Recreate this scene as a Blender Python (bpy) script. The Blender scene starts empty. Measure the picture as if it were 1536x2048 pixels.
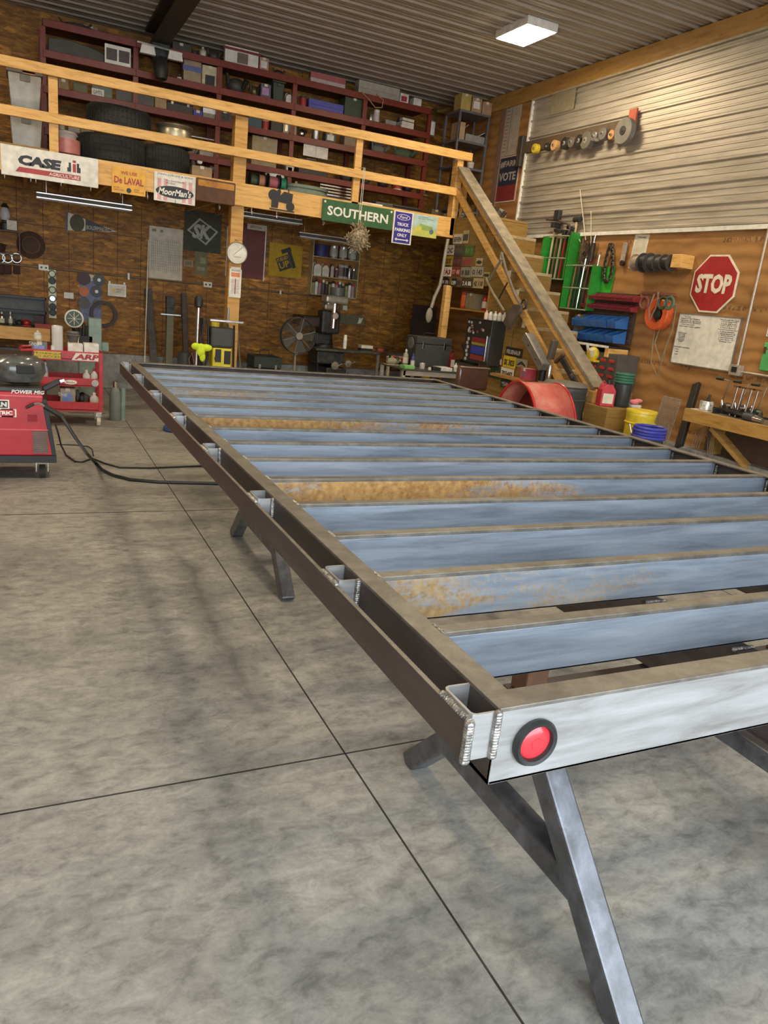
import bpy, bmesh, math, random
from mathutils import Matrix, Vector, Euler
random.seed(7)
PI = math.pi
col = bpy.context.scene.collection
sc = bpy.context.scene

# ------------------------------------------------------------------ camera, world, exposure
FOC = 1503.4; CAMH = 1.61
RC = ((0.902687, 0.025431, -0.429545), (-0.417841, 0.290254, -0.860907), (0.102783, 0.956612, 0.272635))
cd = bpy.data.cameras.new('camera'); cam = bpy.data.objects.new('camera', cd); col.objects.link(cam)
cd.sensor_fit = 'VERTICAL'; cd.sensor_height = 36.0; cd.lens = 36.0 * FOC / 2048.0; cd.clip_start = 0.02; cd.clip_end = 200
rm = Matrix(RC).to_4x4()
cam.matrix_world = Matrix.Translation((0, 0, CAMH)) @ rm
sc.camera = cam
LAMP_L = 92.0; SKY_L = 5.8; EXPO = 0.12
sc.view_settings.view_transform = 'Standard'; sc.view_settings.look = 'None'
sc.view_settings.exposure = EXPO; sc.view_settings.gamma = 1; sc.view_settings.use_curve_mapping = False
w = bpy.data.worlds.new('sky'); sc.world = w; w.use_nodes = True
bg = w.node_tree.nodes['Background']; bg.inputs[0].default_value = (0.84, 0.93, 1.0, 1); bg.inputs[1].default_value = SKY_L

def pt(px, py, ax, val):
    """point of the surveyed plane (axis ax at val) seen at a pixel of the 1536x2048 photo"""
    r = Matrix(RC) @ Vector((px - 768.0, 1024.0 - py, -FOC)); c = Vector((0, 0, CAMH))
    return c + r * ((val - c[ax]) / r[ax])
def fit(x0, y0, x1, y1, ax, val):
    xm = (x0 + x1) / 2; ym = (y0 + y1) / 2
    t = pt(xm, y0, ax, val); b = pt(xm, y1, ax, val); l = pt(x0, ym, ax, val); r = pt(x1, ym, ax, val)
    return b, (l - r).length, abs(t.z - b.z)

# ------------------------------------------------------------------ room constants
XR = 6.15; YB = 11.3; ZC = 4.5; XL = -4.5; YF = -2.2; ZS = 2.585; ZK = 0.48   # right wall, back wall, ceiling, left wall, door wall, steel bottom, kerb top
LY = 9.35; LZ = 2.72     # loft front edge, loft deck top

# ------------------------------------------------------------------ materials
MATS = {}
def nodes(m): return m.node_tree.nodes, m.node_tree.links
def mat(name, c, r=0.6, metal=0.0, var=0.12, scale=14.0, bump=0.0, emit=0.0, alpha=1.0, trans=0.0, coat=0.0):
    key = name
    if key in MATS: return MATS[key]
    m = bpy.data.materials.new(name); m.use_nodes = True; n, l = nodes(m); b = n['Principled BSDF']
    b.inputs['Roughness'].default_value = r; b.inputs['Metallic'].default_value = metal
    tc = n.new('ShaderNodeTexCoord'); nz = n.new('ShaderNodeTexNoise'); nz.inputs['Scale'].default_value = scale; nz.inputs['Detail'].default_value = 5
    l.new(tc.outputs['Object'], nz.inputs['Vector'])
    cr = n.new('ShaderNodeValToRGB'); e = cr.color_ramp.elements
    e[0].position = 0.3; e[1].position = 0.72
    e[0].color = tuple(max(0, x * (1 - var * 1.6)) for x in c) + (1,); e[1].color = tuple(min(1, x * (1 + var)) for x in c) + (1,)
    l.new(nz.outputs['Fac'], cr.inputs['Fac']); l.new(cr.outputs['Color'], b.inputs['Base Color'])
    if bump:
        bp = n.new('ShaderNodeBump'); bp.inputs['Strength'].default_value = bump; bp.inputs['Distance'].default_value = 0.01
        l.new(nz.outputs['Fac'], bp.inputs['Height']); l.new(bp.outputs['Normal'], b.inputs['Normal'])
    if emit: l.new(cr.outputs['Color'], b.inputs['Emission Color']); b.inputs['Emission Strength'].default_value = emit
    if trans: b.inputs['Transmission Weight'].default_value = trans; b.inputs['IOR'].default_value = 1.3
    if alpha < 1: b.inputs['Alpha'].default_value = alpha
    if coat: b.inputs['Coat Weight'].default_value = coat
    MATS[key] = m; return m
def ramp(n, pts):
    cr = n.new('ShaderNodeValToRGB'); e = cr.color_ramp.elements
    while len(e) < len(pts): e.new(0.5)
    for i, (p, c) in enumerate(pts): e[i].position = p; e[i].color = tuple(c) + (1,)
    return cr
def mp(n, l, sc3, src='Object', rot=(0, 0, 0)):
    tc = n.new('ShaderNodeTexCoord'); mpn = n.new('ShaderNodeMapping'); mpn.inputs['Scale'].default_value = sc3; mpn.inputs['Rotation'].default_value = rot
    l.new(tc.outputs[src], mpn.inputs['Vector']); return mpn.outputs['Vector']
def noise(n, l, vec, scale, detail=6, rough=0.6, dist=0.0):
    z = n.new('ShaderNodeTexNoise'); z.inputs['Scale'].default_value = scale; z.inputs['Detail'].default_value = detail
    z.inputs['Roughness'].default_value = rough; z.inputs['Distortion'].default_value = dist; l.new(vec, z.inputs['Vector']); return z.outputs['Fac']
def mix(n, l, f, a, b, mode='MIX'):
    x = n.new('ShaderNodeMix'); x.data_type = 'RGBA'; x.blend_type = mode
    if isinstance(f, (int, float)): x.inputs[0].default_value = f
    else: l.new(f, x.inputs[0])
    for i, v in ((6, a), (7, b)):
        if isinstance(v, tuple): x.inputs[i].default_value = v + (1,)
        else: l.new(v, x.inputs[i])
    return x.outputs[2]
def newm(name, r=0.6, metal=0.0):
    m = bpy.data.materials.new(name); m.use_nodes = True; n, l = nodes(m); b = n['Principled BSDF']
    b.inputs['Roughness'].default_value = r; b.inputs['Metallic'].default_value = metal; MATS[name] = m; return m, n, l, b
def bumpto(n, l, b, h, s, d=0.01):
    bp = n.new('ShaderNodeBump'); bp.inputs['Strength'].default_value = s; bp.inputs['Distance'].default_value = d
    l.new(h, bp.inputs['Height']); l.new(bp.outputs['Normal'], b.inputs['Normal'])

def m_osb():
    m, n, l, b = newm('osb_board', 0.62)
    v = mp(n, l, (1, 1, 1)); vs = mp(n, l, (0.9, 1, 3.2)); v2 = mp(n, l, (1, 1, 1.0), rot=(0, 0.5, 0)); 
    f1 = noise(n, l, vs, 9, 8, 0.7, 1.2)
    c = ramp(n, [(0.30, (0.20, 0.070, 0.006)), (0.50, (0.38, 0.165, 0.018)), (0.66, (0.50, 0.24, 0.034)), (0.78, (0.68, 0.40, 0.11))]); l.new(f1, c.inputs['Fac'])
    f2 = noise(n, l, v, 1.3, 3); c2 = ramp(n, [(0.3, (0.62, 0.60, 0.55)), (0.7, (1.1, 1.08, 1.0))]); l.new(f2, c2.inputs['Fac'])
    cc = mix(n, l, 1.0, c.outputs['Color'], c2.outputs['Color'], 'MULTIPLY')
    # chips
    vo = n.new('ShaderNodeTexVoronoi'); vo.inputs['Scale'].default_value = 13; l.new(mp(n, l, (0.55, 1, 2.4)), vo.inputs['Vector'])
    cv = ramp(n, [(0.0, (1.25, 1.2, 1.1)), (0.12, (1, 1, 1)), (1, (0.9, 0.88, 0.85))]); l.new(vo.outputs['Distance'], cv.inputs['Fac'])
    cc = mix(n, l, 0.8, cc, cv.outputs['Color'], 'MULTIPLY')
    for sx, sz, ro in ((7, 26, 0.25), (9, 30, -0.5)):
        v5 = n.new('ShaderNodeTexVoronoi'); v5.inputs['Scale'].default_value = 1; l.new(mp(n, l, (sx, 1, sz), rot=(0, ro, 0)), v5.inputs['Vector']); sp5 = n.new('ShaderNodeSeparateColor'); l.new(v5.outputs['Color'], sp5.inputs[0])
        c5 = ramp(n, [(0.0, (0.66, 0.64, 0.6)), (0.5, (0.95, 0.95, 0.95)), (0.85, (1.1, 1.1, 1.08)), (1.0, (1.55, 1.6, 1.75))]); l.new(sp5.outputs[0], c5.inputs['Fac']); cc = mix(n, l, 0.9, cc, c5.outputs['Color'], 'MULTIPLY')
    # printed stud lines and sheet joints: dark grid across the board
    br = n.new('ShaderNodeTexBrick'); br.offset = 0.0; br.inputs['Scale'].default_value = 1
    br.inputs['Brick Width'].default_value = 0.305; br.inputs['Row Height'].default_value = 0.41; br.inputs['Mortar Size'].default_value = 0.0045; br.inputs['Mortar Smooth'].default_value = 0.3
    vv = n.new('ShaderNodeSeparateXYZ'); tc = n.new('ShaderNodeTexCoord'); l.new(tc.outputs['Object'], vv.inputs[0])
    ad = n.new('ShaderNodeMath'); l.new(vv.outputs['X'], ad.inputs[0]); l.new(vv.outputs['Y'], ad.inputs[1])
    cx = n.new('ShaderNodeCombineXYZ'); l.new(ad.outputs[0], cx.inputs['X']); l.new(vv.outputs['Z'], cx.inputs['Y']); l.new(cx.outputs[0], br.inputs['Vector'])
    gm = noise(n, l, v, 0.8, 2); g5 = n.new('ShaderNodeMapRange'); g5.inputs[1].default_value = 0.4; g5.inputs[2].default_value = 0.55; l.new(gm, g5.inputs[0]); g6 = n.new('ShaderNodeMath'); g6.operation = 'MULTIPLY'; l.new(g5.outputs[0], g6.inputs[0]); l.new(br.outputs['Fac'], g6.inputs[1])
    cc = mix(n, l, g6.outputs[0], cc, (0.07, 0.022, 0.005)); l.new(cc, b.inputs['Base Color']); bumpto(n, l, b, f1, 0.25); return m
def m_ply():
    m, n, l, b = newm('plywood', 0.55)
    v = mp(n, l, (1, 0.55, 2.6)); f = noise(n, l, v, 1.6, 4, 0.6, 0.8)
    wv = n.new('ShaderNodeTexWave'); wv.bands_direction = 'Z'; wv.inputs['Scale'].default_value = 2.3; wv.inputs['Distortion'].default_value = 6; wv.inputs['Detail'].default_value = 3; wv.inputs['Detail Scale'].default_value = 1.3
    l.new(mp(n, l, (1, 0.7, 1)), wv.inputs['Vector'])
    c = ramp(n, [(0.0, (0.30, 0.145, 0.045)), (0.35, (0.375, 0.185, 0.06)), (1, (0.43, 0.225, 0.08))]); l.new(wv.outputs['Fac'], c.inputs['Fac'])
    c2 = ramp(n, [(0.3, (0.75, 0.72, 0.68)), (0.7, (1.15, 1.12, 1.05))]); l.new(f, c2.inputs['Fac'])
    cc = mix(n, l, 1.0, c.outputs['Color'], c2.outputs['Color'], 'MULTIPLY')
    # dark mill stamps in rows: broken dashes, and knots
    sp = n.new('ShaderNodeSeparateXYZ'); tc = n.new('ShaderNodeTexCoord'); l.new(tc.outputs['Object'], sp.inputs[0])
    md = n.new('ShaderNodeMath'); md.operation = 'PINGPONG'; md.inputs[1].default_value = 0.31; l.new(sp.outputs['Z'], md.inputs[0])
    lt = n.new('ShaderNodeMath'); lt.operation = 'LESS_THAN'; lt.inputs[1].default_value = 0.022; l.new(md.outputs[0], lt.inputs[0])
    dn = noise(n, l, mp(n, l, (1, 26, 9)), 2.2, 2); g = n.new('ShaderNodeMath'); g.operation = 'GREATER_THAN'; g.inputs[1].default_value = 0.52; l.new(dn, g.inputs[0])
    dm = noise(n, l, mp(n, l, (1, 1, 1)), 1.4, 2); g2 = n.new('ShaderNodeMath'); g2.operation = 'GREATER_THAN'; g2.inputs[1].default_value = 0.5; l.new(dm, g2.inputs[0])
    a = n.new('ShaderNodeMath'); a.operation = 'MULTIPLY'; l.new(lt.outputs[0], a.inputs[0]); l.new(g.outputs[0], a.inputs[1])
    a2 = n.new('ShaderNodeMath'); a2.operation = 'MULTIPLY'; l.new(a.outputs[0], a2.inputs[0]); l.new(g2.outputs[0], a2.inputs[1])
    a3 = n.new('ShaderNodeMath'); a3.operation = 'MULTIPLY'; a3.inputs[1].default_value = 0.75; l.new(a2.outputs[0], a3.inputs[0])
    cc = mix(n, l, a3.outputs[0], cc, (0.10, 0.05, 0.025)); l.new(cc, b.inputs['Base Color']); bumpto(n, l, b, wv.outputs['Fac'], 0.06); return m
def m_pine(name='pine_lumber', dark=1.0, tint=(1, 1, 1)):
    m, n, l, b = newm(name, 0.55)
    f = noise(n, l, mp(n, l, (1.2, 1.2, 9)), 3.5, 6, 0.6, 0.6)
    c = ramp(n, [(0.28, (0.50 * dark, 0.25 * dark, 0.06 * dark)), (0.5, (0.76 * dark, 0.43 * dark, 0.125 * dark)), (0.75, (0.84 * dark, 0.53 * dark, 0.20 * dark))]); l.new(f, c.inputs['Fac'])
    kn = n.new('ShaderNodeTexVoronoi'); kn.inputs['Scale'].default_value = 2.3; l.new(mp(n, l, (1, 1, 2.0)), kn.inputs['Vector'])
    ck = ramp(n, [(0.0, (0.20, 0.10, 0.04)), (0.045, (0.4, 0.25, 0.12)), (0.075, (1, 1, 1))]); l.new(kn.outputs['Distance'], ck.inputs['Fac'])
    cc = mix(n, l, 1.0, c.outputs['Color'], ck.outputs['Color'], 'MULTIPLY'); cc = mix(n, l, 1.0, cc, tint, 'MULTIPLY')
    l.new(cc, b.inputs['Base Color']); bumpto(n, l, b, f, 0.08); return m
def m_concrete(name, joints=True, base=1.0):
    m, n, l, b = newm(name, 0.55)
    v = mp(n, l, (1, 1, 1)); f1 = noise(n, l, v, 1.3, 12, 0.66, 0.15); f2 = noise(n, l, mp(n, l, (1, 1.7, 1)), 11.0, 10, 0.72, 0.4); f3 = noise(n, l, v, 60, 6, 0.75)
    k = base
    c = ramp(n, [(0.33, (0.19 * k, 0.19 * k, 0.186 * k)), (0.48, (0.30 * k, 0.295 * k, 0.278 * k)), (0.68, (0.40 * k, 0.39 * k, 0.362 * k))]); l.new(f1, c.inputs['Fac'])
    c2 = ramp(n, [(0.34, (0.58, 0.58, 0.58)), (0.5, (0.98, 0.975, 0.96)), (0.66, (1.28, 1.26, 1.2))]); l.new(f2, c2.inputs['Fac'])
    c3 = ramp(n, [(0.3, (0.86, 0.86, 0.86)), (0.6, (1, 1, 1)), (0.78, (1.25, 1.25, 1.22))]); l.new(f3, c3.inputs['Fac'])
    cc = mix(n, l, 1.0, c.outputs['Color'], c2.outputs['Color'], 'MULTIPLY'); cc = mix(n, l, 1.0, cc, c3.outputs['Color'], 'MULTIPLY')
    if joints:
        # small white spatter and dark drips
        vo = n.new('ShaderNodeTexVoronoi'); vo.inputs['Scale'].default_value = 2.1; l.new(v, vo.inputs['Vector'])
        cv = ramp(n, [(0.0, (1.7, 1.7, 1.65)), (0.022, (1.35, 1.35, 1.3)), (0.03, (1, 1, 1))]); l.new(vo.outputs['Distance'], cv.inputs['Fac'])
        cc = mix(n, l, 1.0, cc, cv.outputs['Color'], 'MULTIPLY')
        vo2 = n.new('ShaderNodeTexVoronoi'); vo2.inputs['Scale'].default_value = 1.35; l.new(mp(n, l, (1.2, 0.9, 1), rot=(0, 0, 0.6)), vo2.inputs['Vector'])
        cv2 = ramp(n, [(0.0, (0.42, 0.40, 0.38)), (0.03, (0.6, 0.58, 0.55)), (0.045, (1, 1, 1))]); l.new(vo2.outputs['Distance'], cv2.inputs['Fac'])
        cc = mix(n, l, 0.8, cc, cv2.outputs['Color'], 'MULTIPLY')
        # long soft shadow streak painted into the floor colour, left of the trestles
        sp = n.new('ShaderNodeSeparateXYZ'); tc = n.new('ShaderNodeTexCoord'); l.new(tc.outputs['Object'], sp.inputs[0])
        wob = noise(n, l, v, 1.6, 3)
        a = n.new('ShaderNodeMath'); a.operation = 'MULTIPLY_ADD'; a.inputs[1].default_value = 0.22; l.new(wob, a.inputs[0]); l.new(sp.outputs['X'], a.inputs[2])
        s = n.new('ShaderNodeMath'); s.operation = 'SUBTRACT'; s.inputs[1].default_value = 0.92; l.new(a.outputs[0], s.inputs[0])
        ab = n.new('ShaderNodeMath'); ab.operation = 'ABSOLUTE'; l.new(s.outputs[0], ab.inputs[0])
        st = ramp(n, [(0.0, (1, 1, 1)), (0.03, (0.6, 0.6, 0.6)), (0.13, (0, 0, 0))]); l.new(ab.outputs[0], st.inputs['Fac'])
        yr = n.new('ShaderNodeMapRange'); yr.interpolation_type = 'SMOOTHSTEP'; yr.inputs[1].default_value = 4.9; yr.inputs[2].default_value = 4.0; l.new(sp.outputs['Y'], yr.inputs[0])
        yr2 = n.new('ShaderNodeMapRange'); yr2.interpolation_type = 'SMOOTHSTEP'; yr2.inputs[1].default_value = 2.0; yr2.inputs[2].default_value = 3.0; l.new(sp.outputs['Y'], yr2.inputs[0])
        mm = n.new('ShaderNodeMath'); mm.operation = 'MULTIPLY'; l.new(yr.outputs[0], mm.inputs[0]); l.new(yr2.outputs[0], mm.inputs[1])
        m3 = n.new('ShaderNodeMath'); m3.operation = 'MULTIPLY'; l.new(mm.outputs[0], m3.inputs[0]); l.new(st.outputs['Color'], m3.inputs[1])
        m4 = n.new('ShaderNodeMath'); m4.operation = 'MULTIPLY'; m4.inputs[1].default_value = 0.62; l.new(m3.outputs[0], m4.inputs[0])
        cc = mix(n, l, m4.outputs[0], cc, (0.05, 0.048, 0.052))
    l.new(cc, b.inputs['Base Color'])
    rr = n.new('ShaderNodeMapRange'); rr.inputs[3].default_value = 0.38; rr.inputs[4].default_value = 0.72; l.new(f2, rr.inputs[0]); l.new(rr.outputs[0], b.inputs['Roughness'])
    bumpto(n, l, b, f3, 0.12, 0.004); return m
def m_steel(name, cols, rust=0.0, rough=0.42, metal=0.85, sx=(1, 1, 1), rustc=((0.20, 0.075, 0.02), (0.50, 0.25, 0.07)), rx=None):
    m, n, l, b = newm(name, rough, metal)
    f = noise(n, l, mp(n, l, sx), 5, 8, 0.65, 0.4); c = ramp(n, [(0.3, cols[0]), (0.5, cols[1]), (0.72, cols[2])]); l.new(f, c.inputs['Fac'])
    cc = c.outputs['Color']; out = None
    if rust:
        f2 = noise(n, l, mp(n, l, (0.9, 3, 4)), 1.6, 9, 0.75, 0.7)
        if rx is not None:   # rust bloom where the bar lay in the wet: centred along its length
            sp = n.new('ShaderNodeSeparateXYZ'); tc = n.new('ShaderNodeTexCoord'); l.new(tc.outputs['Object'], sp.inputs[0])
            mr = n.new('ShaderNodeMapRange'); mr.inputs[1].default_value = rx[0]; mr.inputs[2].default_value = rx[1]; mr.inputs[3].default_value = rx[2]; mr.inputs[4].default_value = -0.35; l.new(sp.outputs['X'], mr.inputs[0])
            ad = n.new('ShaderNodeMath'); l.new(f2, ad.inputs[0]); l.new(mr.outputs[0], ad.inputs[1]); f2 = ad.outputs[0]
        g4 = noise(n, l, mp(n, l, (1, 1, 1)), 90, 3); a4 = n.new('ShaderNodeMath'); a4.operation = 'MULTIPLY_ADD'; a4.inputs[1].default_value = 0.35; l.new(g4, a4.inputs[0]); l.new(f2, a4.inputs[2]); s4 = n.new('ShaderNodeMath'); s4.operation = 'SUBTRACT'; s4.inputs[1].default_value = 0.17; l.new(a4.outputs[0], s4.inputs[0]); f2 = s4.outputs[0]
        rr = ramp(n, [(1 - rust - 0.08, (0, 0, 0)), (1 - rust + 0.07, (1, 1, 1))]); l.new(f2, rr.inputs['Fac'])
        f3 = noise(n, l, mp(n, l, (1, 1, 1)), 40, 4); rc = ramp(n, [(0.3, rustc[0]), (0.7, rustc[1])]); l.new(f3, rc.inputs['Fac'])
        cc = mix(n, l, rr.outputs['Color'], cc, rc.outputs['Color'])
        mi = n.new('ShaderNodeMath'); mi.operation = 'SUBTRACT'; mi.inputs[0].default_value = metal; l.new(rr.outputs['Color'], mi.inputs[1]); mi.use_clamp = True; l.new(mi.outputs[0], b.inputs['Metallic'])
    l.new(cc, b.inputs['Base Color'])
    r2 = n.new('ShaderNodeMapRange'); r2.inputs[3].default_value = rough - 0.1; r2.inputs[4].default_value = rough + 0.18; l.new(f, r2.inputs[0]); l.new(r2.outputs[0], b.inputs['Roughness'])
    bumpto(n, l, b, f, 0.05, 0.004); return m

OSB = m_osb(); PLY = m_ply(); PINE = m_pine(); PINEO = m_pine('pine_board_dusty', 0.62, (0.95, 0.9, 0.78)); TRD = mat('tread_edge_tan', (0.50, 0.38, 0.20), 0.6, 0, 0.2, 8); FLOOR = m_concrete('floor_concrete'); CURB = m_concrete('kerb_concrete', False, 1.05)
TAN = m_pine('stair_board_tan', 0.44, (0.86, 0.88, 0.74)); PINEG = mat('handrail_cap_dusty', (0.27, 0.225, 0.165), 0.75, 0, 0.25, 9, 0.1)
BLUE = m_steel('steel_mill_scale_blue', ((0.20, 0.235, 0.28), (0.31, 0.365, 0.44), (0.43, 0.48, 0.55)), 0, 0.42, 0.45, (0.5, 2, 6))
BLUER = m_steel('steel_blue_rust_bloom', ((0.20, 0.235, 0.28), (0.31, 0.365, 0.44), (0.43, 0.48, 0.55)), 0.36, 0.45, 0.45, (0.5, 2, 6), ((0.30, 0.14, 0.035), (0.62, 0.36, 0.12)), (0.8, 3.4, 0.25))
BLUEP = m_steel('steel_blue_rust_patch', ((0.20, 0.235, 0.28), (0.31, 0.365, 0.44), (0.43, 0.48, 0.55)), 0.42, 0.45, 0.45, (0.5, 2, 6), ((0.28, 0.16, 0.05), (0.50, 0.33, 0.14)), (0.8, 1.7, 0.06))
GROUND = m_steel('steel_ground_top', ((0.14, 0.125, 0.105), (0.21, 0.19, 0.165), (0.31, 0.285, 0.245)), 0, 0.42, 0.6, (3, 3, 3))
BARE = m_steel('steel_bare_face', ((0.27, 0.255, 0.24), (0.41, 0.405, 0.40), (0.54, 0.54, 0.55)), 0, 0.42, 0.55, (0.6, 1, 5))
DARKS = m_steel('steel_dark_scale', ((0.055, 0.042, 0.036), (0.085, 0.068, 0.060), (0.125, 0.10, 0.09)), 0, 0.5, 0.3, (1, 0.5, 3))
LEG = m_steel('steel_tube_leg', ((0.10, 0.10, 0.10), (0.17, 0.175, 0.19), (0.28, 0.29, 0.33)), 0, 0.38, 0.75, (2, 2, 2))
WELD = mat('weld_bead', (0.46, 0.44, 0.41), 0.38, 0.8, 0.4, 60, 0.6)
RUSTB = m_steel('steel_rust_brown', ((0.07, 0.035, 0.02), (0.13, 0.06, 0.032), (0.2, 0.10, 0.05)), 0, 0.7, 0.2)
GALV = m_steel('galvanised_sheet', ((0.36, 0.32, 0.26), (0.50, 0.445, 0.37), (0.66, 0.59, 0.50)), 0, 0.48, 0.55, (1, 0.35, 3))
CEILM = m_steel('ceiling_sheet', ((0.30, 0.255, 0.20), (0.36, 0.31, 0.25), (0.42, 0.37, 0.30)), 0, 0.5, 0.15, (0.3, 1, 1))
WHT = mat('white_paint', (0.80, 0.76, 0.68), 0.5); BLK = mat('black_paint', (0.02, 0.02, 0.02), 0.45); DGR = mat('dark_grey_plastic', (0.06, 0.06, 0.058), 0.5)
RED = mat('red_enamel', (0.50, 0.018, 0.022), 0.35, coat=0.4); MAROON = mat('rack_dark_red', (0.20, 0.026, 0.012), 0.4); BRNRED = mat('oxide_red', (0.22, 0.02, 0.018), 0.5)
CHR = mat('chromed_steel', (0.75, 0.73, 0.70), 0.2, 1.0); IRON = mat('cast_iron_dark', (0.055, 0.052, 0.047), 0.5, 0.5, 0.3, 20, 0.2); GREYP = mat('machine_grey', (0.14, 0.14, 0.125), 0.5, 0.2)
CARD = mat('cardboard', (0.42, 0.28, 0.14), 0.8); RUB = mat('tyre_rubber', (0.035, 0.034, 0.028), 0.8, 0, 0.2, 30, 0.3); YEL = mat('yellow_plastic', (0.72, 0.52, 0.03), 0.4)
GRN = mat('green_enamel', (0.035, 0.30, 0.035), 0.4); BLUEB = mat('blue_bin_plastic', (0.04, 0.15, 0.42), 0.4); REDB = mat('dark_red_bin_plastic', (0.30, 0.04, 0.045), 0.4)
GLS = mat('clear_plastic', (0.85, 0.85, 0.82), 0.15, 0, 0.02, 5, 0, 0, 0.45); BRN = mat('brown_vinyl', (0.10, 0.045, 0.03), 0.28, coat=0.5)
ALU = mat('aluminium', (0.6, 0.59, 0.56), 0.35, 0.9); OLV = mat('olive_drab', (0.10, 0.10, 0.055), 0.7); BLUP = mat('deep_blue_plastic', (0.05, 0.06, 0.38), 0.4); PINK = mat('pink_cloth', (0.75, 0.22, 0.24), 0.8)
NEON = mat('neon_yellow_cloth', (0.72, 0.95, 0.03), 0.7); CREAM = mat('cream_paper', (0.72, 0.66, 0.52), 0.7); ORG = mat('orange_plastic', (0.80, 0.14, 0.04), 0.4); TEAL = mat('grey_green_enamel', (0.22, 0.30, 0.25), 0.5)
INKR = mat('ink_red', (0.42, 0.035, 0.035), 0.5); INKW = mat('ink_white', (0.85, 0.82, 0.74), 0.5); INKB = mat('ink_black', (0.02, 0.02, 0.02), 0.5)
def cm(r, g, b, ro=0.55, me=0.0):
    return mat('paint_%02d_%02d_%02d_%d' % (r * 99, g * 99, b * 99, ro * 10 + me * 5), (r, g, b), ro, me)

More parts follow.
